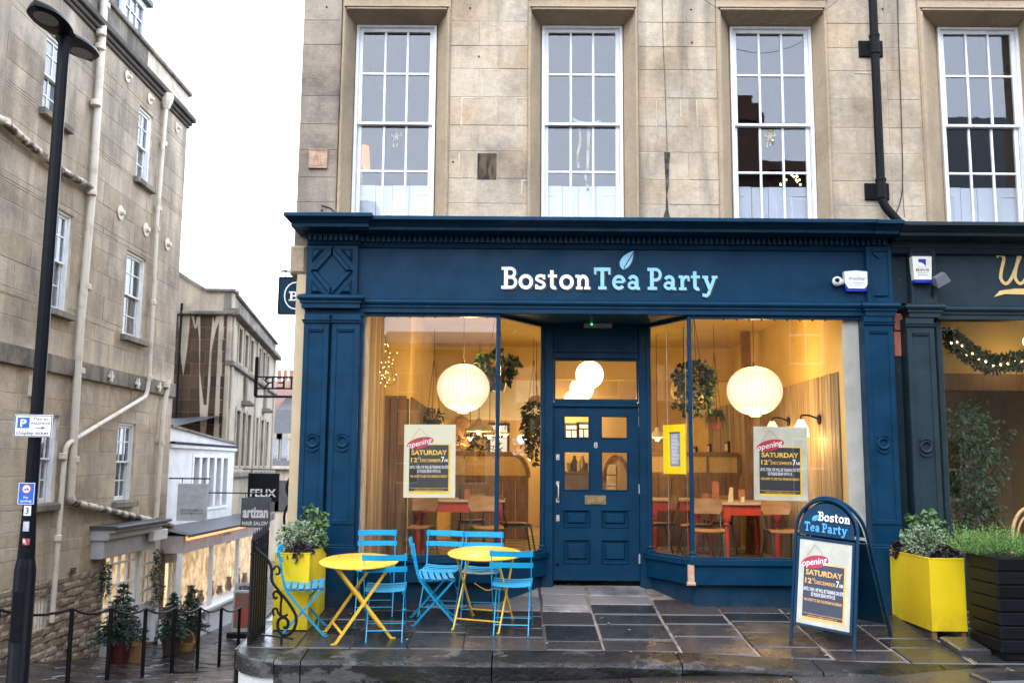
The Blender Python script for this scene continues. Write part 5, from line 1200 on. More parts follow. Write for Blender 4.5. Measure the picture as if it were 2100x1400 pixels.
# ------------------------------------------------------------------ inside the neighbour's shop
nb = neighbour; NX0, NX1 = gx0-.02, gx0+2.4
MB().box(NX0-.15, NX0, .08, 6, -.2, 3.2).build('inner_wall', INWALL, nb); MB().box(NX0, NX1, 3.4, 3.5, -.2, 3.2).build('inner_wall', M('ochre_wall', (.34,.22,.10), .8), nb); MB().box(NX1, NX1+.1, .08, 3.5, -.2, 3.2).build('inner_wall', INWALL, nb)
MB().box(NX0, NX1, .08, 3.5, gz1+.35, gz1+.4).build('ceiling', DARKW, nb); MB().box(NX0, NX1, .08, 3.5, -.2, .1).build('floor', OAK, nb)
a0, a1, z0, z1 = R4(1945, 766, 2100, 800, 1.6); MB().box(NX0, NX1, 1.6, 1.9, z0, z1).build('inner_beam', OAK, nb); MB().box(NX0, NX1, 1.62, 1.7, z1, gz1+.34).build('upper_wall', INWALL, nb)
t = thing('leafy_garland', P(2020, 720, .35), 'dark evergreen garland with warm fairy lights across the neighbour window', 'garland'); b = MB(); rnd = random.Random(9); gp = spline([(1944,690),(1965,705),(1985,722),(2010,738),(2040,746),(2070,742),(2100,738),(2150,715),(2200,690)], 10)
for u, v in gp:
    p = P(u, v, .35); clump(b, p, (.09, .08, .085), 26, .07, .026, rnd, shell=.1)
b.build('foliage', LF5, t)
for i in range(4, len(gp), 5):
    p = P(gp[i][0], gp[i][1]+rnd.uniform(-4, 10), .27); MB().lathe([(.004, -.012), (.012, 0), (.004, .012)], p, 6).build('bulb', BULB, t)
c = P(2112, 700, 1.2); t = thing('globe_lamp', c, 'added warm globe lamp lighting the neighbour shop at the right edge', 'globe lamp'); MB().lathe([(.08*math.sin(R(a)), -.08*math.cos(R(a))) for a in range(4, 177, 14)], c, 18).build('globe', GLOBE, t, smooth='all'); MB().tube([c+Vector((0,0,.08)), (c.x, c.y, gz1+.35)], .006, 5).build('cord', ROPE, t); glow(t, (c.x-.1, c.y, c.z-.2), 4)  # lamp added, nearly out of view, to light the neighbour's room
t = thing('weeping_fig', P(2000, 1100, .7), 'tall leafy fig tree inside the neighbour window', 'tree'); rnd = random.Random(12); b = MB(); base = P(1998, 1085, .7)
MB().tube(spline([tuple(base), tuple(base+Vector((.03, 0, .5))), tuple(base+Vector((-.02, 0, 1.3)))], 4), [.025]*8+[.012], 7).build('trunk', BARK, t)
for i in range(120):
    u = rnd.gauss(1998, 27); v = rnd.uniform(835, 1085)
    if not 1948 < u < 2062: continue
    clump(b, P(u, v, .7+rnd.uniform(-.15, .2)), (.11, .1, .11), 26, .06, .032, rnd, shell=.1, droop=1.2)
b.build('crown', LF6, t)
t = thing('wall_mirror', P(2080, 930, 3.3), 'dark framed picture on the neighbour back wall', 'picture frame'); a0, a1, z0, z1 = R4(2078, 875, 2160, 960, 3.38); b = MB(); strips(b, wmap(3.4), [(a0, z0), (a1, z0), (a1, z1), (a0, z1)], .05, 0, .03); b.build('frame', BLACK, t); MB().box(a0, a1, 3.385, 3.39, z0, z1).build('picture', DARKW, t)

t = thing('fairy_lights', P(795, 750, .9), 'tangle of tiny golden fairy lights high in the left window', 'fairy lights'); rnd = random.Random(15)
for i in range(34):
    p = P(rnd.gauss(790, 11), rnd.choice((rnd.gauss(762, 10), rnd.uniform(705, 785))), .9+rnd.uniform(-.1, .1)); MB().lathe([(.001, -.004), (.004, 0), (.001, .004)], p, 5).build('bulb', BULB, t)
MB().tube([P(u, v, .9) for u, v in spline([(780,760),(795,745),(805,770),(788,778),(800,790),(812,772),(790,700),(786,652)], 5)], .002, 4).build('wire', ROPE, t)
t = thing('arched_cabinet', P(1262, 1000, 7.0), 'pale arched cabinet seen through the right door panes', 'cabinet'); a0, a1, z0, z1 = R4(1238, 935, 1290, 1060, 7.0); m = wmap(7.0)
o_ = [(a0, z0), (a1, z0)]+[((a0+a1)/2+(a1-a0)/2*math.cos(R(k)), z1-.45+.45*math.sin(R(k))) for k in range(0, 181, 15)]
MB().prism(o_, m, -.3, 0).build('back', RATTAN, t); b = MB(); strips(b, m, o_, .06, -.02, .03); b.build('frame', OAK, t)
for k in range(3): MB().mapbox(m, a0+.05, (a0+a1)/2, z0+.35+.2*k, z0+.53+.2*k, .001, .03, .01).build('drawer', ENAMEL, t)
# ------------------------------------------------------------------ the lane: stone house on the left
XW = -7.0
left_house = thing('stone_townhouse', (XW, 5, -1.6), 'tall weathered stone house with cream drainpipes along the left lane', 'building')
ml_ = xmap(XW); YA, YE = 2.1, PX(385, 240, XW).y
def pz(u, v, X=XW): return PX(u, v, X).z
LW = [  # u0, u1, v0 (top at u mid), v1 (bottom), bars
 (90, 140, 78, 246), (281, 311, 224, 378), (106, 144, 430, 640), (255, 296, 520, 694), (76, 116, 849, 1033), (238, 274, 867, 1027)]
lh = []
for u0, u1, v0, v1 in LW: lh.append(RX(u0, v0, u1, v1, XW))
z_str0, z_str1 = 2.66, 2.94; z_cor0, z_cor1, z_par = 8.36, 8.62, 9.14
zrub = -.42
shop_hole = (PX(208, 1200, XW).y, PX(318, 1200, XW).y, -3, pz(260, 1085))
bas = RX(64, 1226, 95, 1290, XW)
def course(z0, z1, h):
    n = max(1, round((z1-z0)/h)); return [z0+(z1-z0)*i/n for i in range(n+1)]
ashlar(left_house, ml_, YA, YE, course(z_str1, z_cor0, .375), lh, .80, lambda b: LWALL, 31, limit=230, gap=.008)
ashlar(left_house, ml_, YA, YE, course(zrub, z_str0, .385), lh+[shop_hole], .80, lambda b: LWALL, 32, limit=70, gap=.008)
ashlar(left_house, ml_, YA, YE, course(-2.7, zrub, .115), [shop_hole, bas], .20, lambda b: RUBBLE, 33, limit=290, gap=.014, proud=.03, c=.022, jit=.025, name='rubble_stone')
ashlar(left_house, ml_, YA, YE, [z_str0, z_str1], [], 1.1, lambda b: LTRIM, 34, proud=.07, c=.012, name='string_course_stone')
ashlar(left_house, ml_, YA, YE+.001, [z_cor1, z_par-.07], [], 1.2, lambda b: LTRIM, 35, proud=.0, name='parapet_stone')
b = MB()
for d0, d1, z0, z1 in ((-.3, .05, z_cor0, z_cor0+.07), (-.3, .09, z_cor0+.07, z_cor0+.15), (-.3, .15, z_cor0+.15, z_cor1)): b.mapbox(ml_, YA-4, YE+d1*.8, z0, z1, d0, d1, .015)
b.build('cornice', stone('sooty_cornice', (.09,.08,.065), (.06,.055,.05), (.12,.1,.08), soot=.8), left_house)
MB().mapbox(ml_, YA-4, YE+.06, z_par-.07, z_par+.02, -.35, .06, .015).build('coping', LTRIM, left_house)
MB().mapbox(ml_, YA, YE-.02, -3.2, z_par-.08, -4.6, -3.4).build('rear_wall', LWALL, left_house); MB().mapbox(ml_, YE-.22, YE-.002, -3.2, z_par-.08, -3.4, -.105).build('end_wall', LWALL, left_house); MB().mapbox(ml_, YA-4, YA-.003, -2.6, z_par-.08, -.5, 0.0).build('front_wall', LWALL, left_house)
MB().add([ml_(YA-4, z_par-.2, -.4), ml_(YE, z_par-.2, -.4), ml_(YE-.6, 11.2, -2.4), ml_(YA-4, 11.2, -2.4), ml_(YE, z_par-.2, -4.6), ml_(YA-4, z_par-.2, -4.6)], [(0,1,2,3), (1,4,2), (3,2,4,5)]).build('slate_roof', SLATE, left_house)
CURT = M('orange_curtain', (.36,.17,.06), .8, (.28,.12,.04), scale=5); CURTP = M('pale_curtain', (.6,.55,.48), .8)
for i, ((u0, u1, v0, v1), (a0, a1, z0, z1)) in enumerate(zip(LW, lh)):
    mm = lambda s, z, d: (XW+d, s, z); zm = (z0+z1)/2; w = sash(left_house, mm, a0, a1, z0+.01, zm, z1, [zm+(z1-zm)*.52], [z0+(zm-z0)*.53], 2 if i < 4 else 3, GLLEFT, depth=-.07, fw=.045, bw=.022, boxw=.05)
    MB().mapbox(ml_, a0-.09, a1+.09, z0-.10, z0+.002, -.1, .11, .01).build('window_sill', LTRIM, left_house)
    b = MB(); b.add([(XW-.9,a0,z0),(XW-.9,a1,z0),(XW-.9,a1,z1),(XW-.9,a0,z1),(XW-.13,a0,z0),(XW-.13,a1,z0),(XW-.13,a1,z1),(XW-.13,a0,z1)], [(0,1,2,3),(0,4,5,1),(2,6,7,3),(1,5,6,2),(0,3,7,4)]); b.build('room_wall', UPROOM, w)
    if i in (1, 2, 3):
        c = MB(); n = 9
        for k in range(n): y0, y1 = a1-.30*(1-k/n)-.03, a1-.30*(1-(k+1)/n)-.03; c.add([(XW-.16-.02*(k%2), y0, z0), (XW-.16-.02*((k+1)%2), y1, z0), (XW-.16-.02*((k+1)%2), y1, z1 if i == 2 else zm), (XW-.16-.02*(k%2), y0, z1 if i == 2 else zm)], [(0,1,2,3)])
        c.build('curtain', CURT, w)
# attic dormer
a0, a1 = PX(250, 50, XW-.7).y, PX(299, 50, XW-.7).y; z0 = z_par-.1; z1 = pz(275, -20, XW-.7); md_ = xmap(XW-.7); f = MB()
for q in ((a0, a0+.12, z0, z1), (a1-.12, a1, z0, z1), (a0+.12, a1-.12, z1-.14, z1), (a0+.12, a1-.12, z0, z0+.4)): f.mapbox(md_, *q, -.1, .0, .01)
d = f.build('dormer', WHITE, left_house); g = MB(); A, B, Z0, Z1 = a0+.12, a1-.12, z0+.4, z1-.14
for k in (1, 2): g.mapbox(md_, A+(B-A)*k/3-.012, A+(B-A)*k/3+.012, Z0, Z1, -.07, -.03)
for k in (1, 2, 3): g.mapbox(md_, A, B, Z0+(Z1-Z0)*k/4-.012, Z0+(Z1-Z0)*k/4+.012, -.068, -.032)
g.build('glazing_bars', WHITE, d); MB().mapbox(md_, A, B, Z0, Z1, -.06, -.054).build('pane', GLLEFT, d)
MB().mapbox(md_, a0-.05, a1+.1, z1, z1+.12, -1.6, .1).build('dormer_roof', LEAD, d); MB().mapbox(md_, a0-.7, a0-.001, z0, z1, -1.4, -.08).build('dormer_cheek', SLATE, d); MB().mapbox(md_, a0, a1, z0, z1, -1.5, -.101).build('dormer_cheek', SLATE, d)
# cream drainpipes
RUSTP = M('rusty_pipe_paint', (.50,.43,.33), .6, (.07,.045,.03), scale=5, lo=.46, hi=.56, bump=.3, bscale=40)
def pipe(pts, r, name='drainpipe', fil=.12, mat=None):
    t = MB().tube(fillet([PX(u, v, XW+.09) for u, v in pts], fil, 4), r, 10).build(name, mat or PIPEW, left_house, smooth=True); return t
def collars(t, pts, r):
    for u, v in pts: p = PX(u, v, XW+.09); MB().lathe([(r*1.15, -.05), (r*1.4, -.04), (r*1.4, .04), (r*1.15, .05)], p, 10).build('pipe_collar', PIPEW, t, smooth=True)
pA = pipe([(216, -30), (190, 384), (163, 690), (144, 1021), (147, 1027)], .062); pA2 = pipe([(145, 1018), (150, 1029), (162, 1033), (352, 1076)], .06, 'branch_pipe', .05, RUSTP); collars(pA, [(215, 12), (207, 68), (205, 97), (196, 212), (187, 395), (176, 588), (163, 760), (151, 942)], .062)
pB = pipe([(-30, 232), (5, 247), (60, 296), (130, 352), (186, 384), (189, 398)], .06, 'branch_pipe', mat=RUSTP); collars(pB, [(8, 250)], .06)
pC = pipe([(341, 214), (322, 450), (306, 772), (300, 812), (166, 893), (135, 912), (130, 960), (106, 1275)], .040); collars(pC, [(337, 296), (326, 428), (322, 470), (314, 620), (306, 775), (128, 935), (118, 1103)], .042)
pD = pipe([(345, 780), (334, 850), (320, 1060)], .05); collars(pD, [(340, 790), (331, 908)], .05)
p = PX(341, 214, XW+.09); MB().lathe([(.06, -.1), (.12, .05), (.14, .16), (.14, .2)], p, 10).build('hopper', PIPEW, left_house)
# iron wall ties, painted white
for u, v, s in ((260,157,1), (306,203,1), (362,262,1), (246,436,1.25), (298,471,1.25), (342,501,1.2)):
    p = PX(u, v, XW+.01); MB().lathe([(.10*s, 0), (.105*s, .02), (.06*s, .03), (.05*s, .025), (.03*s, .09), (.0, .09)], p, 14, Matrix.Rotation(R(90), 3, 'Y'), cap=False).build('wall_tie', PIPEW, left_house, smooth=True)
for u, v in ((226,771), (281,786), (325,793)):
    p = PX(u, v, XW+.08); b = MB()
    b.mapbox(ml_, p.y-.09, p.y+.09, p.z-.025, p.z+.025, .0765, .11).mapbox(ml_, p.y-.028, p.y+.028, p.z-.09, p.z+.09, .0755, .12); b.build('cross_tie', PIPEW, left_house)
a0, a1, z0, z1 = RX(57, 770, 71, 813, XW); MB().mapbox(ml_, a0, a1, z0, z1, .006, .12, .01).build('meter_box', PIPEW, left_house)
a0, a1, z0, z1 = RX(140, 1163, 150, 1176, XW); v_ = MB()
for k in range(4): v_.mapbox(ml_, a0, a1, z0+(z1-z0)*k/4+.006, z0+(z1-z0)*(k+1)/4-.006, .03, .05)
v_.build('air_brick', BLACKP, left_house)
b = MB(); b.mapbox(ml_, bas[0], bas[1], bas[2], bas[3], -.3, -.2); b.build('basement_backing', DARKW, left_house)
for k in range(5): y = bas[0]+(bas[1]-bas[0])*(k+.5)/5; MB().mapbox(ml_, y-.012, y+.012, bas[2], bas[3], -.06, -.03).build('window_bar', PIPEW, left_house)
# the small grey shop in its ground floor
XS = XW+.22; ms_ = xmap(XS)
a0, a1, z0, z1 = RX(213, 1098, 318, 1134, XS); b = MB(); b.mapbox(ms_, a0, a1, z0, z1, -.3, 0, .01).mapbox(ms_, a0-.05, a1+.05, z1, z1+.12, -.3, .10, .02).mapbox(ms_, a0-.05, a1+.05, z1+.12, z1+.18, -.3, .2, .02); sgn = b.build('shop_fascia', GREYS, left_house)
MB().mapbox(ms_, a0-.1, a1+.1, z1+.181, z1+.23, -.3, .26, .01).build('lead_canopy', LEAD, left_house)
a0, a1, z0, z1 = RX(316, 1086, 344, 1106, XS+.15); MB().mapbox(xmap(XS+.15), a0, a1, z0, z1, -.1, 0, .01).build('sign_box', WHITE, left_house)
ya, yb = shop_hole[0], shop_hole[1]; zt = shop_hole[3]-.1; yd = ya+(yb-ya)*.58; gnd = zr(-6.9, (ya+yb)/2)
MB().mapbox(ml_, ya, yb, -3, shop_hole[3], -.7, -.6).build('shop_interior', WARMW, left_house)
MB().mapbox(ml_, ya, yd-.05, -3.0, gnd+.55, -.1, .1, .01).build('stall_riser', GREYS, left_house)
f = MB(); A, B, Z0, Z1 = ya+.05, yd-.1, gnd+.55, zt-.1
for p, q in ((ya, A), (B, yd)): f.mapbox(ml_, p, q, gnd+.55, zt, -.06, .03, .006)
for k in (1, 2, 3): y = A+(B-A)*k/4; f.mapbox(ml_, y-.016, y+.016, Z0, Z1, -.03, .02)
for k in range(5): z = Z0+(Z1-Z0)*k/4; f.mapbox(ml_, A, B, z-.016, z+.016, -.028, .018)
w = f.build('shop_window', WHITE, left_house); MB().mapbox(ml_, A, B, Z0, Z1, -.012, -.006).build('pane', GLSHOP, w)
f = MB(); A, B = yd+.12, yb-.15; f.mapbox(ml_, yd, A, gnd, zt, -.1, .06, .006).mapbox(ml_, B, yb, gnd, zt, -.1, .1, .006).mapbox(ml_, A, B, gnd+.02, gnd+.75, -.05, .0, .006).mapbox(ml_, A, B, zt-.12, zt, -.05, .0)
for k in range(5): z = gnd+.75+(zt-.12-gnd-.75)*k/5; f.mapbox(ml_, A, B, z-.012, z+.03, -.05, .0)
for k in range(4): y = A+(B-A)*k/3; f.mapbox(ml_, y-.025, y+.025, gnd+.75, zt-.1, -.048, .002)
dd = f.build('shop_door', WHITE, left_house); MB().mapbox(ml_, A, B, gnd+.75, zt-.1, -.03, -.024).build('pane', GLSHOP, dd)
MB().mapbox(ml_, ya, yb, zt, zt+.25, -.1, -.0).build('door_head', GREYS, left_house)
# ------------------------------------------------------------------ the low white shop
YW1 = PX(488, 950, XW).y-.35
white_house = thing('white_shop_house', (XW, 11.5, -2), 'low white painted shop house with long window band down the lane', 'building')
y0 = YE+.01; zt0, zt1 = pz(357, 876), pz(467, 909); b = MB()
zf = pz(420, 1062)
fas = [(y0, zf-.4), (YW1, zf-.4), (YW1, zt1), (y0+(YW1-y0)*.6, zt1+.06), (y0, zt0)]
wb = RX(392, 933, 466, 1045, XW)
for q in ((y0, wb[0], zf-.5, zt1-.02), (wb[1], YW1, zf-.5, zt1-.02), (wb[0], wb[1], wb[3], zt1-.02), (wb[0], wb[1], zf-.5, wb[2])): b.mapbox(ml_, *q, -.25, 0, .006)
b.prism([(y0, zt1-.019), (YW1, zt1-.019), (YW1, zt1+.0), (y0+(YW1-y0)*.6, zt1+.08), (y0, zt0)], ml_, -.25, .0)
b.build('wall', WHITEW, white_house)
MB().mapbox(ml_, y0, YW1, wb[3]+.12, wb[3]+.2, -.1, .07, .01).build('string_course', WHITEW, white_house); MB().mapbox(ml_, y0, YW1, wb[3]+.201, wb[3]+.25, -.1, .10, .01).build('gutter', BLACKP, white_house); MB().prism([(y0, zt0), (y0+(YW1-y0)*.6, zt1+.08), (YW1, zt1+.0), (YW1, zt1+.05), (y0+(YW1-y0)*.6, zt1+.13), (y0, zt0+.05)], ml_, -.28, .05).build('coping', LTRIM, white_house)
for k in range(5):
    p, q = wb[0]+(wb[1]-wb[0])*k/5, wb[0]+(wb[1]-wb[0])*(k+1)/5; f = MB()
    for r_ in ((p, p+.1, wb[2], wb[3]), (q-.06, q, wb[2], wb[3]), (p+.1, q-.06, wb[3]-.06, wb[3]), (p+.1, q-.06, wb[2], wb[2]+.06)): f.mapbox(ml_, *r_, -.14, .02, .006)
    w = f.build('window', WHITE, white_house); MB().mapbox(ml_, p+.1, q-.06, wb[2]+.06, wb[3]-.06, -.1, -.094).build('pane', GLLEFT, w)
MB().mapbox(ml_, y0, YW1, zf-.3, wb[3]+.1, -1.2, -1.1).build('room_wall', UPROOM, white_house)
XF = XW+.55; mf_ = xmap(XF); a0, a1 = PX(378, 1090, XF).y, YW1+.9
zc0, zc1 = pz(400, 1128, XF), pz(400, 1094, XF)
fa = MB().mapbox(mf_, a0, a1, zc0, zc1, -.5, 0, .01).build('shop_fascia', M('pink_grey_paint', (.50,.44,.42), .5), white_house)
MB().add([mf_(a0-.1, zc1+.02, .1), mf_(a1+.1, zc1+.02, .1), mf_(a1+.1, zc1+.16, -.6), mf_(a0-.1, zc1+.16, -.6), mf_(a0-.1, zc1-.03, .1), mf_(a1+.1, zc1-.03, .1)], [(0,1,2,3), (4,5,1,0)]).build('slate_canopy', SLATE, white_house)
text(fa, mf_, 'David Simon', (a0+a1)/2-.1, (zc0+zc1)/2, .07, LETK, d=.004, name='lettering')
gz = zr(XF, 12); MB().mapbox(ml_, y0, YW1+3.2, -3.5, zf-.35, -.3, -.2).build('shop_interior', WARMW, white_house); MB().mapbox(mf_, a0+.1, a1-.3, zc1-.09, zc1-.015, .012, .04).build('strip_light', STRIP, white_house)
f = MB(); n = 3
for k in range(n+1): y = a0+(a1-a0)*k/n; f.mapbox(mf_, y-.05, y+.05, gz-.3, zc0, -.10, -.02, .01)
f.mapbox(mf_, a0, a1, gz-.4, gz+.5, -.4, -.04, .01).mapbox(mf_, a0, a1, gz+.5, gz+.58, -.4, .05, .01)
w = f.build('shop_window', WHITE, white_house)
GDS = M('shop_goods', (.25,.17,.1), .7, (.08,.05,.04), scale=14)
for k in range(9):
    y = a0+.2+(a1-a0-.4)*k/8; hh = .2+.25*((k*7) % 5)/4; MB().lathe([(.06, 0), (.09, hh*.3), (.05, hh*.8), (.07, hh)], (XF-.35, y, gz+.59), 8).build('shop_goods', GDS, white_house, smooth=True)
for k in range(n): MB().mapbox(mf_, a0+(a1-a0)*k/n+.05, a0+(a1-a0)*(k+1)/n-.05, gz+.58, zc0, -.2, -.194).build('pane', GLSHOP, w)
a0, a1, z0, z1 = RX(346, 1120, 372, 1150, XW+.2); MB().mapbox(xmap(XW+.2), a0, a1, z0, z1, -.2, 0, .01).build('small_fascia', M('pink_fascia', (.6,.45,.42), .5), white_house)
a0, a1, z0, z1 = RX(350, 1150, 366, 1240, XW+.08); f = MB(); mq = xmap(XW+.08)
for k in range(3): y = a0+(a1-a0)*k/2; f.mapbox(mq, y-.03, y+.03, z0, z1, -.05, 0)
for k in range(5): z = z0+(z1-z0)*k/4; f.mapbox(mq, a0, a1, z-.025, z+.025, -.048, -.003)
w = f.build('small_window', WHITE, white_house); MB().mapbox(mq, a0, a1, z0, z1, -.03, -.026).build('pane', GLSHOP, w); MB().mapbox(mq, a0-.3, a1+.3, -3.2, z0-.03, -.2, -.055).build('low_wall', RUBBLE, white_house); MB().mapbox(mq, a0-.2, a1+.2, z0, z1+.2, -1.0, -.9).build('shop_interior', WARMW, white_house)
# ------------------------------------------------------------------ the brown stone house and the row behind it
DG = 24.2; YG = DG-10.25; xg = P(472, 700, YG).x; dirb = Vector((-.142, .99)).normalized(); nb_ = Vector((dirb.y, -dirb.x))
brown_house = thing('sooty_stone_house', (xg, YG, -2.2), 'dark brown stained gable house with pale parapet in the lane', 'building')
mg = wmap(YG); mb_ = lambda s, z, d: (xg+dirb.x*s+nb_.x*d, YG+dirb.y*s+nb_.y*d, z)
def sB(u, v, off=0.):                      # (s, z) on the receding face
    d = ray(u, v); n = Vector((nb_.x, nb_.y, 0)); o = Vector((xg, YG, 0))+n*off; t = (o-CAM).dot(n)/d.dot(n); p = CAM+d*t
    return (p.x-xg)*dirb.x+(p.y-YG)*dirb.y, p.z
zp1 = P(480, 598, YG).z; zk = P(470, 640, YG).z; x_l = P(352, 700, YG).x
ashlar(brown_house, mg, x_l, xg-.1, course(P(420, 880, YG).z-.5, zk-.08, .30), [], .62, lambda b: BROWN, 41, limit=120, gap=.012, back=M('brown_mortar', (.16,.11,.07), .9))
pp = lambda u, v: (P(u, v, YG).x, P(u, v, YG).z)
MB().prism([pp(352, 640), (xg+.0, zk+.02), (xg+.0, zp1), pp(424, 598), pp(372, 566), pp(352, 552)], mg, -.3, 0).build('parapet', PALE, brown_house)
MB().prism([pp(352, 552), pp(372, 566), pp(424, 598), (xg+.08, zp1), (xg+.08, zp1+.07), pp(424, 592), pp(372, 560), pp(352, 546)], mg, -.35, .08).build('coping', LTRIM, brown_house)
MB().mapbox(mg, x_l, xg+.1, zk-.08, zk+.02, -.2, .12, .02).build('cornice', LTRIM, brown_house)
st_ = MB()
for pl in ([(366,648),(390,648),(388,680),(382,730),(376,770),(372,740),(368,690)], [(393,648),(398,648),(401,670),(404,650),(411,648),(411,700),(410,760),(418,830),(424,830),(428,760),(432,700),(437,648),(440,664),(444,648),(450,648),(449,662),(443,676),(440,690),(434,720),(431,790),(426,850),(420,905),(412,905),(410,840),(409,770),(409,700),(406,664),(403,672),(400,674),(396,660)]):
    st_.prism([pp(u, v) for u, v in pl][::-1], mg, .004, .014)
st_.build('lime_streak', PALE, brown_house)
p0, p1 = P(373, 622, YG-.1), P(371, 900, YG-.1); MB().tube([(p0.x, YG-.1, p0.z), (p0.x, YG-.1, p1.z)], .035, 8).build('drainpipe', BLACKP, brown_house)
SL = sB(566, 720)[0]; zc_ = 5.19
wins = []
for (u0, u1, v0, v1) in ((488,494.5,674,746),(501,507.5,684,752),(513,519,694,758),(529,534.5,708,766),(539,544,716,770),(548,552,722,774)): wins.append((sB(u0, 700)[0], sB(u1, 700)[0], sB((u0+u1)/2, v1)[1], sB((u0+u1)/2, v0)[1]))
zA, zB_ = wins[0][2], wins[0][3]; wins = [(a, c, zA, zB_) for a, c, _, _ in wins]
w2 = []
for (u0, u1) in ((481,489),(493,500),(504,511),(521,527),(532,538),(543,548)): w2.append((sB(u0, 900)[0], sB(u1, 900)[0], sB(495, 955)[1], sB(495, 845)[1]))
b = MB()
for q in sub_rects(.02, SL, -.35, zk-.05, wins+w2): b.mapbox(mb_, *q, -.3, 0)
b.build('front_wall', PALE, brown_house)
for a0, a1, z0, z1 in wins+w2:
    f = MB()
    for q in ((a0-.09, a0, z0-.05, z1+.1), (a1, a1+.09, z0-.05, z1+.1), (a0, a1, z1, z1+.1), (a0, a1, z0-.05, z0)): f.mapbox(mb_, *q, -.1, .04, .01)
    f.mapbox(mb_, a0, a1, (z0+z1)/2-.03, (z0+z1)/2+.03, -.2, -.14); w = f.build('window', PALE, brown_house); MB().mapbox(mb_, a0, a1, z0, z1, -.2, -.194).build('pane', GLLEFT, w); MB().mapbox(mb_, a0-.1, a1+.1, z0-.1, z1+.1, -.6, -.55).build('room_wall', M('dim_room', (.25,.18,.1), .8), w)
for q, m_ in (((0, SL+.1, zA-.22, zA-.1, -.1, .12), LTRIM), ((-.05, SL+.1, zk-.06, zk+.1, -.2, .22), LTRIM), ((0, SL, zk+.1, zp1-.02, -.2, .0), LTRIM), ((0, SL+.06, zp1-.02, zp1+.07, -.3, .08), LTRIM), ((0, SL, w2[0][2]-.3, w2[0][2]-.15, -.1, .16), LTRIM), ((0, SL, -.62, -.352, -.2, .2), LTRIM)): MB().mapbox(mb_, *q, .02).build('ledge', m_, brown_house)
for k in range(3): s_ = SL*(.02+.47*k); MB().mapbox(mb_, s_, s_+.25, -.3, zk-.07, -.1, .06, .02).build('pilaster', PALE, brown_house)
for u, v in ((499, 823), (540, 838)):
    s_, z_ = sB(u, v); b = MB(); b.mapbox(mb_, s_-.4, s_+.4, z_-.12, z_, 0, .3, .06).mapbox(mb_, s_-.12, s_+.12, z_, z_+.7, 0, .1, .04); b.build('carved_bracket', LTRIM, brown_house)
MB().mapbox(mb_, .2, SL, -3.4, -.62, -.7, -.6).build('shop_interior', WARMW, brown_house)
for k in range(7):
    s_ = .1+k*1.6; MB().mapbox(mb_, s_, s_+.5 if k % 2 == 0 else s_+.25, -3.4, -.62, -.5, .02, .02).build('shop_pier', (LTRIM, BLACKP, GREYS)[k % 3], brown_house)
    MB().mapbox(mb_, s_+.25, s_+1.6, -3.4, zr(-8, 16+k*1.4)+.5, -.4, -.05).build('stall_riser', (BLACKP, GREYS)[k % 2], brown_house); MB().mapbox(mb_, s_+.25, s_+1.6, zr(-8, 16+k*1.4)+.5, -.62, -.2, -.194).build('shop_pane', GLDIM, brown_house)
MB().add([mg(x_l, zp1-.2, -.3), mg(xg-.2, zp1-.2, -.3), (xg-.2+dirb.x*SL, YG+dirb.y*SL, zp1-.2), (x_l+dirb.x*SL, YG+dirb.y*SL, zp1-.2)], [(0,1,2,3)]).build('roof', LEAD, brown_house)
MB().add([(x_l, YE+.3, pz(362, 880)+.0), (xg-.15, YE+.3, P(467, 905, 12.9).z+.1), (xg-.12, YG-.02, P(470, 852, YG).z), (x_l, YG-.02, P(372, 858, YG).z)], [(0,1,2,3)]).build('slate_roof', SLATE, white_house)
# far end of the lane: a slate mansard house and a chimney stack
YH = 34
far = thing('slate_mansard_house', (P(575, 900, YH).x, YH, -2.8), 'far slate roofed house closing the lane beside the cream pier', 'building')
a0, a1 = P(551, 900, YH).x, 3.0; mh = wmap(YH); zr_ = P(575, 885, YH).z; ze = P(575, 962, YH).z
MB().mapbox(mh, a0, a1, -3.5, ze, -6, 0).build('wall', PALE, far); MB().add([mh(a0, ze, .2), mh(a1, ze, .2), mh(a1, P(575, 836, YH).z, -1.2), mh(a0, P(575, 836, YH).z, -1.2), mh(a0, P(575, 790, YH).z, -4), mh(a1, P(575, 790, YH).z, -4)], [(0,1,2,3), (3,2,5,4)]).build('slate_roof', SLATE, far)
MB().mapbox(mh, a0-.1, a1, ze, ze+.15, -1, .3, .02).build('cornice', PALE, far)
for u in (563, 581):
    x = P(u, 930, YH).x; b = MB(); b.mapbox(mh, x-.28, x-.18, ze+.2, ze+1.4, -1.2, -.0).mapbox(mh, x+.18, x+.28, ze+.2, ze+1.4, -1.2, 0).mapbox(mh, x-.34, x+.34, ze+1.4, ze+1.65, -1.3, .05); d = b.build('dormer', PALE, far); MB().mapbox(mh, x-.18, x+.18, ze+.2, ze+1.4, -.1, -.05).build('pane', GLLEFT, d)
    MB().mapbox(mh, x-.3, x+.3, ze-1.9, ze-.5, 0.01, .06).build('window', DARKW, far)
x = P(574, 790, YH+3).x; ch = MB().mapbox(wmap(YH+3), x-.65, x+.65, P(575, 800, YH).z-2, P(574, 780, YH+3).z, -.8, 0, .03).build('chimney', M('pink_chimney', (.35,.2,.16), .9), far)
for k in range(4): MB().lathe([(.12, 0), (.1, .5), (.13, .55)], (x-.45+.3*k, YH+3.4, P(574, 780, YH+3).z), 8).build('chimney_pot', TERRA, ch)
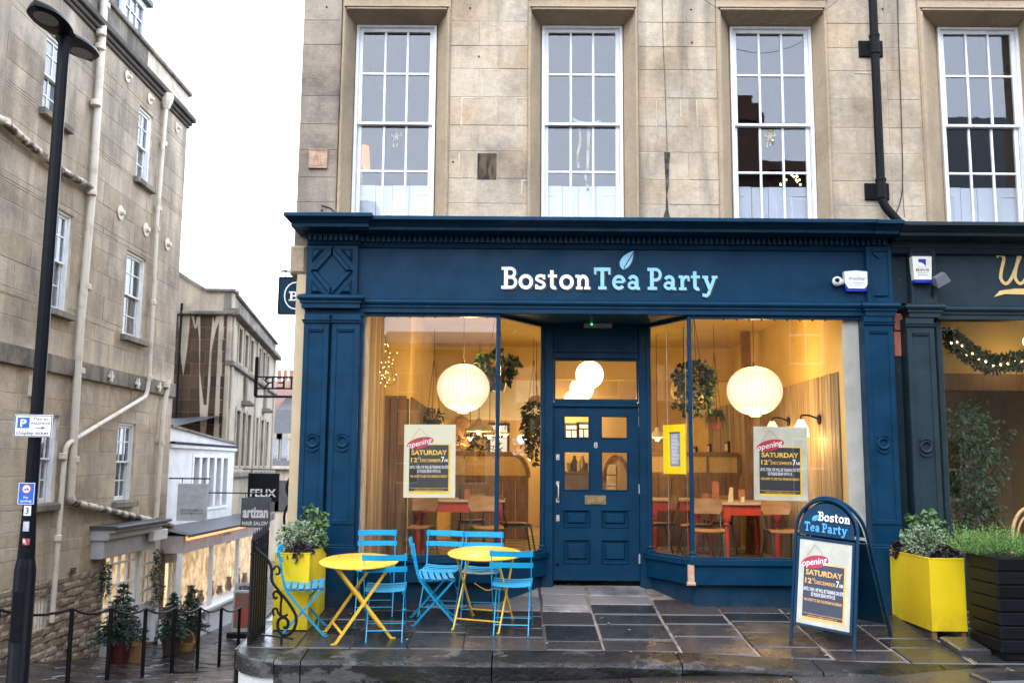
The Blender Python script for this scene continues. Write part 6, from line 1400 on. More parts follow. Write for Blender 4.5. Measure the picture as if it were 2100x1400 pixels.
# ------------------------------------------------------------------ across the road, seen only in the panes
def opposite(name, label, x0, x1, y, z1, zr2, mat, wn, seed, depth=8):
    t = thing(name, ((x0+x1)/2, y, -.5), label, 'building'); m = lambda s, z, d: (s, y+d, z)
    hs = []; n = int((x1-x0)/2.4)
    for k in range(n):
        xm = x0+(k+.5)*(x1-x0)/n
        for z in wn: hs.append((xm-.5, xm+.5, z, z+1.7))
    b = MB()
    for q in sub_rects(x0, x1, -1, z1, hs): b.mapbox(m, *q, -.3, 0)
    b.build('wall', mat, t); MB().box(x0, x1, y-depth, y-.6, -1, z1).build('rear_wall', DARKW, t)
    for a0, a1, z0, z1_ in hs:
        f = MB()
        for q in ((a0, a0+.07, z0, z1_), (a1-.07, a1, z0, z1_), (a0+.07, a1-.07, z1_-.07, z1_), (a0+.07, a1-.07, z0, z0+.07), (a0+.07, a1-.07, (z0+z1_)/2-.03, (z0+z1_)/2+.03), ((a0+a1)/2-.02, (a0+a1)/2+.02, z0+.07, z1_-.07)): f.mapbox(m, *q, -.2, -.12)
        f.build('window', WHITE, t)
    MB().box(x0-.2, x1+.2, y-depth, y+.4, z1, z1+.3).build('cornice', mat, t)
    MB().add([(x0, y+.1, z1+.3), (x1, y+.1, z1+.3), (x1, y-depth/2, zr2), (x0, y-depth/2, zr2), (x1, y-depth, z1+.3), (x0, y-depth, z1+.3)], [(0,1,2,3), (3,2,4,5), (1,4,2), (0,3,5)]).build('slate_roof', SLATE, t)
    return t
opposite('opposite_terrace', 'low stone terrace across the road, mirrored in the left pane', -6, 5.5, -30, 6.2, 7.6, LWALL, (.6, 3.6), 1)
opposite('opposite_house', 'tall stone house across the road, mirrored at the left window edge', -22, -6.2, -26, 11.5, 13, LWALL, (.6, 3.6, 6.8), 2)
ob = opposite('opposite_brick_house', 'dark brick house with chimney across the road, mirrored upstairs', 6.0, 10.2, -16, 9.9, 10.9, M('dark_brick', (.13,.06,.04), .85, (.09,.045,.03), scale=6), (.5, 4.2, 7.6), 3)
MB().box(6.2, 7.25, -17.2, -16.3, 9.8, 12.2).box(6.1, 7.35, -17.3, -16.2, 11.6, 11.85).box(6.4, 7.05, -17.1, -16.4, 12.2, 12.5).build('chimney', bpy.data.materials['dark_brick'], ob)
opposite('opposite_slate_house', 'stone house with steep slate roof across the road, mirrored at the far right', 10.4, 22, -16, 8.2, 13.2, LWALL, (.5, 4.4), 4)
t = thing('lane_terrace', (-2.4, 20, -2.5), 'low pale stone terrace on the far right side of the lane, hidden by the corner', 'building'); mt_ = lambda s, z, d: (-2.45-d-(s-10.7)*.02, s, z)
hs = [(y, y+1.0, z, z+1.8) for y in (12, 15, 18, 21, 24, 27) for z in (-1.4,)]; b = MB()
for q in sub_rects(10.7, 33, -3.5, 1.6, hs): b.mapbox(mt_, *q, -.3, 0)
b.build('wall', PALE, t); MB().box(-1.5, 4, 10.7, 33, -3.5, 1.5).build('core_wall', DARKW, t)
for a0, a1, z0, z1 in hs:
    f = MB()
    for q in ((a0, a0+.08, z0, z1), (a1-.08, a1, z0, z1), (a0+.08, a1-.08, z1-.08, z1), (a0+.08, a1-.08, z0, z0+.08), (a0+.08, a1-.08, (z0+z1)/2-.03, (z0+z1)/2+.03)): f.mapbox(mt_, *q, -.2, -.12)
    w = f.build('window', WHITE, t); MB().mapbox(mt_, a0+.08, a1-.08, z0+.08, z1-.08, -.18, -.174).build('pane', GLLEFT, w)
# ------------------------------------------------------------------ bistro chairs and tables
def bistro_chair(label):
    t = local('bistro_chair', label, 'chair', 'blue folding bistro chairs')
    for k in range(6):
        y0 = -.165+k*.064; b = MB(); v = []
        for i in range(7):
            a = -1+i/3; z = .452+.014*a*a+.006*math.cos(k*1.1); v += [(a*.195, y0, z), (a*.195, y0+.046, z+.001)]
        m_ = len(v); v += [(p[0], p[1], p[2]-.006) for p in v[:m_]]; f = [(2*i, 2*i+2, 2*i+3, 2*i+1) for i in range(6)]; f += [tuple(j+m_ for j in q)[::-1] for q in f]+[(2*i+m_, 2*i+2+m_, 2*i+2, 2*i) for i in range(6)]+[(2*i+1, 2*i+3, 2*i+3+m_, 2*i+1+m_) for i in range(6)]+[(0,1,1+m_,m_), (12,12+m_,13+m_,13)]
        b.add(v, f).build('seat_slat', BLUEC, t)
    for z0, z1, yo in ((.762, .818, -.226), (.655, .705, -.204)):
        b = MB(); v = []
        for i in range(7):
            a = -1+i/3; y = yo-.022*(1-a*a); v += [(a*.212, y, z0), (a*.212, y-.006, z1)]
        m_ = len(v); v += [(p[0], p[1]+.006, p[2]) for p in v[:m_]]; f = [(2*i, 2*i+2, 2*i+3, 2*i+1) for i in range(6)]; f += [tuple(j+m_ for j in q)[::-1] for q in f]+[(2*i+1, 2*i+3, 2*i+3+m_, 2*i+1+m_) for i in range(6)]+[(2*i+m_, 2*i+2+m_, 2*i+2, 2*i) for i in range(6)]+[(0,1,1+m_,m_), (12,12+m_,13+m_,13)]
        b.add(v, f).build('back_slat', BLUEC, t)
    for sx in (-1, 1):
        x = sx*.192; b = MB(); pts = fillet([(x, -.222, .825), (x, -.192, .62), (x, -.16, .465), (x, .0, .252), (x, .215, .006)], .1, 4)
        for p, q in zip(pts, pts[1:]): b.bar(p, q+(q-p).normalized()*.004, .009, .022, (0,1,0))
        b.bar((x, .205, .006), (x, .245, .004), .016, .008); b.build('back_upright', BLUEC, t)
        x = sx*.168; b = MB(); b.bar((x, .195, .446), (x, -.205, .008), .009, .02, (0,1,0)); b.bar((x, -.195, .006), (x, -.235, .004), .016, .008); b.bar((x, -.165, .444), (x, .21, .446), .008, .014); b.build('leg', BLUEC, t)
        MB().lathe([(.011, -.02), (.011, .02)], (sx*.18, .0, .25), 8, Matrix.Rotation(R(90), 3, 'Y')).build('pivot', BLUEC, t)
    MB().tube([(-.19, .152, .08), (.19, .152, .08)], .006, 6).build('foot_bar', BLUEC, t); MB().tube([(-.168, -.135, .085), (.168, -.135, .085)], .006, 6).build('foot_bar', BLUEC, t); return t
def ground(o, x, y, a, r=.2):                          # stands on the sloping pavement
    o.location = (x, y, zp(x, y)+.004); gx_, gy_ = (zp(x+.1, y)-zp(x-.1, y))/.2, (zp(x, y+.1)-zp(x, y-.1))/.2
    n = Vector((-gx_, -gy_, 1)).normalized(); o.rotation_mode = 'QUATERNION'
    o.rotation_quaternion = Vector((0,0,1)).rotation_difference(n) @ Matrix.Rotation(R(a), 3, 'Z').to_quaternion()
A_ = hit(790, 1304, zp); G_ = hit(1050, 1292, zp); B_ = hit(620, 1296, zp); D_2 = hit(888, 1273, zp)
chs = [(A_.x, A_.y, 4, 'blue bistro chair seen from behind at the near side of the left table'), (G_.x, G_.y, -3, 'blue bistro chair seen from behind at the near side of the right table'),
       (B_.x, B_.y, -80, 'blue bistro chair sideways beside the left yellow planter'), (D_2.x, D_2.y, -80, 'blue bistro chair turned sideways between the two yellow tables'),
       (P(771, 1180, -.30).x, -.30, 184, 'blue bistro chair by the window behind the left table'), (P(905, 1180, -.30).x, -.30, 172, 'blue bistro chair by the window behind the sideways chair'), (P(988, 1180, -.36).x, -.36, 176, 'blue bistro chair by the window behind the right table')]
bc = bistro_chair('')
for i, (x, y, a, l) in enumerate(chs):
    o = bc if i == 0 else dup(bc); ground(o, x, y, a); o['label'] = l; o.scale = (.96,)*3
def bistro_table(label):
    t = local('bistro_table', label, 'table', 'yellow bistro tables')
    b = MB().lathe([(.0, .708), (.36, .708), (.375, .70), (.38, .706), (.38, .712), (.372, .718), (.0, .718)], (0,0,0), 48, cap=False); b.build('table_top', YELT, t, smooth=True)
    MB().lathe([(.0, .7185), (.012, .7185), (.012, .719), (0, .719)], (-.26, -.14, 0), 10, cap=False).build('parasol_hole', BLACK, t)
    for sg, w in ((1, .235), (-1, .215)):
        for sx in (-1, 1):
            b = MB(); b.bar((sx*w, sg*.25, .70), (sx*w, -sg*.27, .005), .012, .026, (0,1,0)); b.bar((sx*w, -sg*.262, .006), (sx*w, -sg*.31, .004), .02, .01); b.build('leg', YELT, t)
        MB().bar((-w, -sg*.205, .09), (w, -sg*.205, .09), .008, .024, (0,1,0)).build('foot_bar', YELT, t); MB().bar((-w, sg*.25, .698), (w, sg*.25, .698), .012, .02).build('top_bar', YELT, t)
    MB().tube(spline([(-.12, .02, .40), (0, .05, .33), (.10, .02, .36), (.21, .0, .36)], 4), .005, 5).build('catch_wire', YELT, t); return t
T1_, T2_ = P(739.5, 1130, 9.07-10.25), P(995.5, 1119, 9.5-10.25)
bt = bistro_table('round yellow bistro table on the left, near the yellow planter'); ground(bt, T1_.x, T1_.y, -68); bt.scale = (.96,)*3
b2 = dup(bt); ground(b2, T2_.x, T2_.y, -16); b2.scale = (.96,)*3; b2['label'] = 'round yellow bistro table on the right, nearer the door'
# ------------------------------------------------------------------ planters and their plants
def planter(x0, x1, y0, y1, h, label, legs=False):
    zb = min(zp(x0, y0), zp(x1, y0))+(.07 if legs else .004); zt = zb+h; t = thing('yellow_planter', ((x0+x1)/2, (y0+y1)/2, zb), label, 'planter', 'tall yellow planters'); w = .012
    b = MB().cbox(x0, x1, y0, y0+w, zb, zt, .003); b.box(x0, x0+w, y0+w, y1-w, zb, zt).box(x1-w, x1, y0+w, y1-w, zb, zt).box(x0, x1, y1-w, y1, zb, zt).box(x0+w, x1-w, y0+w, y1-w, zb, zb+.02)
    for q in ((x0, x1, y0-.004, y0+.02), (x0, x1, y1-.02, y1+.004), (x0-.004, x0+.02, y0+.02, y1-.02), (x1-.02, x1+.004, y0+.02, y1-.02)): b.box(*q, zt, zt+.012)
    b.build('box', YELP, t); MB().box(x0+w, x1-w, y0+w, y1-w, zt-.1, zt-.04).build('soil', SOIL, t)
    if legs:
        for x in (x0+.01, x1-.05):
            for y in (y0+.02, y1-.06): MB().box(x, x+.04, y, y+.04, zp(x, y)-.01, zb-.001).build('foot', OAK, t)
        MB().box(x0+.02, x0+.05, y0+.07, y1-.07, zb-.06, zb-.001).build('bearer', BARK, t)
    return zt
y0, y1 = -1.02, -.22; p = P(561, 1205, y0).x, P(633, 1205, y0).x
ztl = planter(p[0], p[1], y0, y1, .70, 'tall yellow planter at the left corner behind the iron railing'); LPX = (p[0]+p[1])/2
y0r = -1.12; q = P(1908, 1200, y0r).x, P(1980, 1200, y0r).x
ztr = planter(q[0], q[1], y0r, -.17, .655, 'tall yellow planter on wooden feet right of the pavement sign', True); RPX = (q[0]+q[1])/2
def plant(name, label, cat, c, r, n, L, W, mats, seed, group=None, up=.5, stems=(), shell=.2, droop=0.):
    rnd = random.Random(seed); t = thing(name, (c[0], c[1], c[2]-r[2]), label, cat, group); b = MB()
    clump(b, c, r, n, L, W, rnd, up=up, shell=shell, mats=mats, droop=droop)
    s = MB()
    for (dx, dy, h) in stems:
        base = Vector((c[0]+dx, c[1]+dy, c[2]-r[2]*.6)); pts = spline([tuple(base), tuple(base+Vector((dx*.2, 0, h*.5))), tuple(base+Vector((dx*.5+rnd.uniform(-.02, .02), 0, h)))], 4); s.tube(pts, .004, 5)
        for i, p_ in enumerate(pts[2:]):
            for k in range(3): b.use(mats[0]); leaf(b, p_, (rnd.uniform(-1,1), rnd.uniform(-1,1), rnd.uniform(-.3,.6)), L*1.3, W*1.5, rnd)
    for k in range(9): a = rnd.uniform(0, 6.28); s.tube([(c[0], c[1], c[2]-r[2]*1.1), (c[0]+math.cos(a)*r[0]*.6, c[1]+math.sin(a)*r[1]*.6, c[2]+r[2]*.3)], .004, 4)
    s.build('stems', BARK, t); b.build('foliage', None, t)
def planting(px, py, zt, side, sd):
    w = 'left' if side < 0 else 'right'
    plant('variegated_plant', f'grey green variegated shrub filling the {w} yellow planter', 'plant', (px-.02, py-.13, zt+.12), (.20, .24, .17), 620, .035, .024, [LF2, LF2, LF1], sd)
    plant('leafy_plant', f'fresh green plant with upright stems at the back of the {w} yellow planter', 'plant', (px+.03, py+.12, zt+.12), (.18, .2, .15), 240, .07, .05, [LF1, LF1, LF2], sd+1, stems=((.04, 0, .38), (.09, .03, .30), (-.05, .05, .34), (.12, -.03, .26)))
    plant('purple_plant', f'dark purple heuchera spilling over the front of the {w} yellow planter', 'plant', (px+.06, py-.34, zt+.02), (.12, .10, .07), 150, .06, .055, [LF3], sd+2, up=.1, droop=.6)
    plant('purple_plant', f'dark purple heuchera at the back of the {w} yellow planter', 'plant', (px+(.08 if side < 0 else -.1), py+.30, zt+.03), (.10, .12, .06), 130, .06, .055, [LF3], sd+3, up=.1, droop=.6)
planting(LPX, (y0+y1)/2, ztl, -1, 50); planting(RPX, (y0r-.17)/2, ztr, 1, 60)
# the black slatted planter with its clipped heathers
bx0 = P(2050, 1240, -1.8).x; by0, by1 = -1.8, -1.22; zb = zr(bx0, by0)+.02; zt = P(2055, 1142, by0).z; bx1 = bx0+.95
t = thing('black_planter', (bx0, by0, zb), 'black slatted timber planter at the right edge', 'planter'); MB().box(bx0+.03, bx1-.03, by0+.03, by1-.03, zb, zt-.01).build('liner', BLACK, t)
n = 7; BLW = M('black_stained_wood', (.0028,.0034,.005), .45, (.005,.0055,.007), scale=4, stretch=(.5,.5,6), rand=.3, bump=.2, bscale=20, spec=.12)
for k in range(n):
    z0, z1 = zb+.06+(zt-zb-.06)*k/n, zb+.06+(zt-zb-.06)*(k+1)/n-.012
    MB().cbox(bx0, bx1, by0, by0+.028, z0, z1, .005).build('slat', BLW, t); MB().mapbox(lambda s, z, d: (bx0-d, -s, z), -by1, -by0-.03, z0, z1, -.028, 0, .005).build('slat', BLW, t); MB().box(bx1-.028, bx1, by0+.03, by1, z0, z1).build('slat', BLW, t)
def heather(x, y, z, r, label, sd, n):
    rnd = random.Random(sd); t = thing('heather_bush', (x, y, z), label, 'shrub', 'bright green heathers in the right planters'); b = MB()
    for i in range(n):
        a = rnd.uniform(0, 6.28); k = math.sqrt(rnd.random()); d = Vector((math.cos(a)*k*.9+rnd.uniform(-.3,.3), math.sin(a)*k*.9+rnd.uniform(-.3,.3), 1.0-.5*k)).normalized(); ln = r[2]*rnd.uniform(.75, 1.15)*(1-.25*k); p0 = Vector((x+math.cos(a)*k*r[0]*.8, y+math.sin(a)*k*r[1]*.8, z))
        for j in range(7):
            p_ = p0+d*ln*(.35+.65*j/6); b.use(LF4 if rnd.random() < .75 else LF1); leaf(b, p_, d+Vector((rnd.uniform(-.9,.9), rnd.uniform(-.9,.9), .3)), .036, .010, rnd)
    b.build('foliage', None, t); MB().tube([(x, y, z-.05), (x, y, z+.1)], .02, 6).build('stem', BARK, t)
heather(P(1975, 1100, -.75).x, -.72, P(1975, 1135, -.75).z-.02, (.22, .2, .30), 'bright green heather bush beside the right yellow planter', 71, 260)
heather(bx0+.16, -1.5, zt-.03, (.26, .28, .28), 'bright green heather bush over the black planter corner', 72, 420)
heather(bx0+.58, -1.5, zt-.03, (.24, .28, .25), 'bright green heather bush cut off at the right edge', 73, 320)
x0 = P(1937, 1310, -1.2).x; b = MB(); rnd = random.Random(8)
slab(zp, x0-.05, bx0-.01, -1.62, -1.22, .055, .1, .015).build('stone_step', FLAG, pavement); slab(zr, bx0-.5, bx1+.5, -2.6, -2.25, .03, .06, .015).build('stone_step', FLAG, pavement)
# wicker chair cut by the right edge
cxw = P(2112, 1060, -.45).x; t = thing('wicker_chair', (cxw, -.4, zp(cxw, -.4)), 'round backed wicker chair cut off at the right edge', 'chair'); zg = zp(cxw, -.4)
zh = P(2090, 1040, -.45).z; b = MB(); b.tube([(cxw+.2*math.cos(R(a)), -.45, zg+.62+(zh-zg-.62)*max(0, math.sin(R(a)))**.7) for a in range(0, 181, 12)], .018, 8); b.tube([(cxw+.15*math.cos(R(a)), -.45, zg+.62+(zh-zg-.70)*max(0, math.sin(R(a)))**.7) for a in range(0, 181, 12)], .012, 8); b.build('back_hoop', WICK, t, smooth=True)
MB().lathe([(.0, .44), (.2, .44), (.21, .46), (.0, .47)], (cxw, -.3, zg), 20, cap=False).build('seat', WICK, t)
for a in (45, 135, 225, 315): MB().tube([(cxw+.2*math.cos(R(a)), -.3+.18*math.sin(R(a)), zg), (cxw+.17*math.cos(R(a)), -.3+.15*math.sin(R(a)), zg+.45)], .014, 7).build('leg', WICK, t)
for sx in (-1, 1): MB().tube([(cxw+sx*.2, -.45, zg+.64), (cxw+sx*.18, -.4, zg+.45)], .014, 7).build('back_post', WICK, t)
# ------------------------------------------------------------------ the pavement sign
fl_, fr_ = hit(1622, 1313, zp), hit(1752, 1341, zp)
ex = Vector((fr_.x-fl_.x, fr_.y-fl_.y, 0)); wA = ex.length; ex.normalize(); ey = Vector((-ex.y, ex.x, 0)); lean = .17
zA0 = (fl_.z+fr_.z)/2; HA = 1.32; slope = (fr_.z-fl_.z)/wA
t = thing('pavement_sign', (fl_.x, fl_.y, fl_.z), 'arched blue pavement sign with opening notice standing on the flags', 'sign')
ezt = (Vector((0,0,1))+ey*lean).normalized(); exs = (ex+Vector((0,0,slope))).normalized()
ma = lambda s, z, d: tuple(fl_+exs*s+ezt*z-ey*d)
HR = .29; ra = wA/2
outline = [(0.0, 0)]+[(ra-ra*math.cos(R(a)), HA-ra+ra*math.sin(R(a))) for a in range(0, 181, 10)]+[(wA, 0)]
fr = MB().tube([ma(s, z, 0) for s, z in outline], .016, 8).build('front_frame', TEAL, t, smooth=True)
mk = lambda s, z, d: tuple(fl_+exs*s+(Vector((0,0,1))-ey*.34+ey*(.34*HA*2/ HA-.0)*0).normalized()*0+ey*(lean*HA)+Vector((0,0,0))+Vector((0,0,z))+ey*(.62-(.62)*(z/HA))-ey*d)
bk = MB().tube([mk(s, z, 0) for s, z in outline], .016, 8).build('rear_frame', TEAL, t, smooth=True)
hd = [(.03, HA-ra-.04)]+[(ra-(ra-.035)*math.cos(R(a)), HA-ra+(ra-.035)*math.sin(R(a))) for a in range(0, 181, 10)]+[(wA-.03, HA-ra-.04)]
h1 = MB().prism(hd[::-1], ma, -.008, .008).build('header_board', TEAL, t)
zt_ = HA-ra-.07; b = MB()
MB().mapbox(ma, .03, wA-.03, .17, zt_, -.012, .0).build('backing_board', BLACK, t)
for q in ((.018, .045, .15, zt_+.01), (wA-.045, wA-.018, .15, zt_+.01), (.045, wA-.045, .15, .175), (.045, wA-.045, zt_-.015, zt_+.01)): b.mapbox(ma, *q, -.012, .014, .004)
b.build('poster_frame', TEAL, t); sh = MB().mapbox(ma, .045, wA-.045, .176, zt_-.016, .001, .004).build('poster', POSTERB, t)
poster_print(sh, ma, .045, .176, wA-.09, zt_-.192, .004, POSTERB, INKN, INKO)
MB().prism(hd[::-1], mk, -.006, .006).build('rear_board', TEAL, t); MB().mapbox(mk, .03, wA-.03, .17, zt_, -.006, .006).build('rear_board', TEAL, t)
for s in (.0, wA): MB().tube([ma(s, HA-ra-.06, 0), mk(s, HA-ra-.10, 0)], .008, 6).build('spreader', TEAL, t)
zl = HA-ra+.10; word(h1, ma, 'Boston', wA*.36, wA*.885, zl, .085, LETW, .012); word(h1, ma, 'Tea', wA*.145, wA*.40, zl-.105, .085, LETB2, .012); word(h1, ma, 'Party', wA*.43, wA*.84, zl-.105, .085, LETB2, .012)
leafshape(h1, ma, wA*.28, zl-.01, .085, LETB2, .012, ang=-.5)
# ------------------------------------------------------------------ boxes and plates fixed to the fronts
a0, a1, z0, z1 = R4(1731, 558, 1778, 598, YB-.03); c = P(1717, 577, YB-.06)
t = thing('alarm_box', (a0, YB, z0), 'white alarm box with blue base on the blue fascia', 'alarm box'); m = wmap(YB-.001)
MB().prism([(a0+.005, z0+.04), (a0+.02, z0), (a1-.02, z0), (a1-.002, z0+.04), (a1-.0, z0+.09), (a0, z0+.09)], m, 0, .05).build('blue_base', BLUEPL, t)
MB().prism([(a0+.02, z0+.05), (a0+.04, z0+.03), (a1-.04, z0+.03), (a1-.02, z0+.05), (a1, z0+.09), (a1-.005, z1), ((a0+a1)/2, z1+.012), (a0-.005, z1), (a0, z0+.09)], m, .0, .06).build('cover', PLAST, t)
text(t, m, 'iFacility', (a0+a1)/2+.005, z0+.125, .030, M('grey_print', (.12,.14,.2), .6), d=.0625, w=(a1-a0)*.7, name='lettering'); text(t, m, '01749 600 600', (a0+a1)/2, z0+.085, .014, M('pale_print', (.4,.44,.6), .6), d=.0625, w=(a1-a0)*.6, name='lettering'); text(t, m, 'www.ifacility.co.uk', (a0+a1)/2, z0+.06, .014, M('pale_print2', (.4,.44,.6), .6), d=.0625, w=(a1-a0)*.6, name='lettering')
t = thing('security_camera', c, 'white dome security camera beside the alarm box on the blue fascia', 'camera'); MB().lathe([(.055*math.sin(R(a)), -.055*math.cos(R(a))) for a in range(3, 178, 12)], c, 16).build('dome', PLAST, t, smooth='all'); MB().lathe([(.027*math.sin(R(a)), -.027*math.cos(R(a))) for a in range(3, 178, 20)], c+Vector((-.012, -.038, .005)), 12).build('lens', BLACK, t, smooth='all'); MB().tube([c+Vector((.03, 0, 0)), (c.x+.07, YB-.01, c.z)], .035, 10).build('mount', PLAST, t)
a0, a1, z0, z1 = R4(1871, 526, 1911, 580, YF-.05); m = wmap(YF+.019)
t = thing('alarm_box', (a0, YF, z0), 'cream alarm box with blue square emblem on the teal pilaster', 'alarm box'); MB().prism([(a0+.012, z0+.035), (a1-.012, z0+.035), (a1, z1), (a0, z1)], m, 0, .08).build('cover', M('cream_plastic', (.72,.70,.6), .4), t); MB().prism([(a0+.015, z0), (a1-.012, z0), (a1-.012, z0+.034), (a0+.012, z0+.034)], m, 0, .08).build('blue_base', BLUEPL, t)
am = (a0+a1)/2; text(t, m, 'BWS', am, z0+.125, .03, INKK, d=.082, w=.14, bold=.01, name='lettering'); text(t, m, 'SECURITY', am, z0+.10, .013, INKK, d=.082, w=.11, name='lettering'); text(t, m, 'SYSTEMS', am, z0+.075, .013, INKK, d=.082, w=.11, name='lettering')
flat(t, m, am-.04, am+.04, z0+.175, z0+.26, .082, BLUEPL, 'emblem'); MB().add([m(am-.04, z0+.225, .0835), m(am-.04, z0+.175, .0835), m(am+.01, z0+.175, .0835), m(am+.04, z0+.18, .0835), m(am, z0+.215, .0835)], [(0,1,2,4), (2,3,4)]).build('emblem_swoosh', INKW, t)
c = P(1928, 572, YF-.1); t = thing('floodlight', c, 'grey floodlight beside the cream alarm box on the teal pilaster', 'floodlight'); b = MB(); rot = Matrix.Rotation(R(-30), 3, 'Y') @ Matrix.Rotation(R(25), 3, 'X'); vs_ = []
for (x, y, z) in ((-.08,-.05,-.06),(.08,-.05,-.06),(.08,.04,-.04),(-.08,.04,-.04),(-.06,-.03,.05),(.06,-.03,.05),(.06,.03,.05),(-.06,.03,.05)): vs_.append(c+rot @ Vector((x, y, z)))
b.add(vs_, [(0,3,2,1),(4,5,6,7),(0,1,5,4),(1,2,6,5),(2,3,7,6),(3,0,4,7)]).build('lamp_head', M('grey_casting', (.13,.135,.16), .5), t); MB().tube(fillet([c+Vector((-.02, .02, .02)), (c.x-.05, YF-.02, c.z-.10), (c.x-.05, YF+.0, c.z-.16)], .04), .014, 7).build('bracket', BLACK, t)
a0, a1, z0, z1 = R4(633, 306, 671, 345, WY-.03); m = wmap(WY-.009)
IRON = M('rusty_iron_plate', (.46,.30,.20), .8, (.30,.16,.09), scale=14, bump=.3, bscale=60); t = thing('iron_plaque', (a0, WY, z0), 'rusty pink iron plaque with raised lettering on the sooty corner stones', 'plaque'); MB().mapbox(m, a0, a1, z0, z1, 0, .02, .004).build('plate', IRON, t); b = MB()
for q in ((a0, a1, z0, z0+.012), (a0, a1, z1-.012, z1), (a0, a0+.012, z0+.012, z1-.012), (a1-.012, a1, z0+.012, z1-.012)): b.mapbox(m, *q, .02, .028, .003)
b.build('rim', IRON, t); PLT = M('worn_letter', (.62,.47,.36), .8, (.42,.26,.16), scale=20); text(t, m, 'F. C.', (a0+a1)/2, z0+.115, .05, PLT, d=.026, w=.12, bold=.015, name='lettering'); text(t, m, '33.Ft', (a0+a1)/2, z0+.035, .05, PLT, d=.026, w=.15, bold=.015, name='lettering')
# hanging sign round the corner
YS = 1.25; a0, a1, z0, z1 = R4(572, 569, 628, 643, YS); t = thing('hanging_sign', ((a0+a1)/2, YS, z1), 'blue hanging sign with white ring and letter beside the corner pier', 'sign'); m = wmap(YS)
MB().mapbox(m, a0, a1, z0, z1, -.03, 0, .004).build('board', TEAL, t); b = MB(); strips(b, m, [(a0, z0), (a1, z0), (a1, z1), (a0, z1)], .02, -.032, .006); b.build('board_edge', BLACK, t); cxs, czs = P(606, 606, YS).x, P(606, 606, YS).z
stp = MB(); stroke_solid(stp, m, [(el(cxs, czs, .135, .165), .014)], 0, 0, 1, 1, 0, .004); stp.build('ring', LETW, t); word(t, m, 'B', cxs-.085, cxs+.03, czs-.065, .115, LETW, .006)
b = MB(); zb_ = P(590, 556, YS).z; b.tube([(a0-.0, YS+.015, zb_), (XL+.02, YS+.015, zb_)], .012, 6)
for x in (a0+.07, a1-.07): b.tube([(x, YS+.015, zb_), (x, YS+.015, z1)], .006, 5)
c = P(583, 547, YS); b.tube([(c.x+(.004+.012*k/6)*2.2*math.cos(k*.6), YS+.015, c.z+(.004+.012*k/6)*2.2*math.sin(k*.6)) for k in range(0, 22)][:17], .005, 5); b.build('bracket', BLACK, t)
# open iron lettering sign, read from behind
YR = 4.0; a0, a1, z0, z1 = R4(525, 773, 640, 813, YR); t = thing('iron_lettering_sign', (a0, YR, z0), 'black iron frame of reversed letters projecting over the lane', 'sign'); m = wmap(YR); b = MB()
z2 = P(525, 796, YR).z; zup = P(525, 732, YR).z; b.tube([(a0, YR, z0), (a0, YR, zup)], .03, 6); b.tube([(a0, YR, z0), (XL+.02, YR, z0)], .022, 6).tube([(a0, YR, z2), (XL+.02, YR, z2)], .014, 6).tube([(a0, YR, z1), (XL+.02, YR, z1)], .014, 6); b.build('frame', BLACK, t)
hL = z1-z2; RETR = {'R': [([(.6,0),(.6,1)],.12), ([(.6,.95),(.3,.95)]+el(.3,.72,.2,.22,90,270)+[(.6,.5)],.12), ([(.35,.5),(.05,0)],.12)], 'T': [([(.35,0),(.35,1)],.12), ([(0,.95),(.7,.95)],.12)], 'E': [([(.6,0),(.6,1)],.12), ([(.6,.94),(.1,.94)],.12), ([(.6,.5),(.2,.5)],.12), ([(.6,.06),(.1,.06)],.12)]}
x = a0+.12
for ch in 'RETER': b = MB(); stroke_solid(b, m, RETR[ch], x, z2, hL*1.25, hL, -.012, .012); b.build('letter', BLACK, t); x += hL*1.25*.78
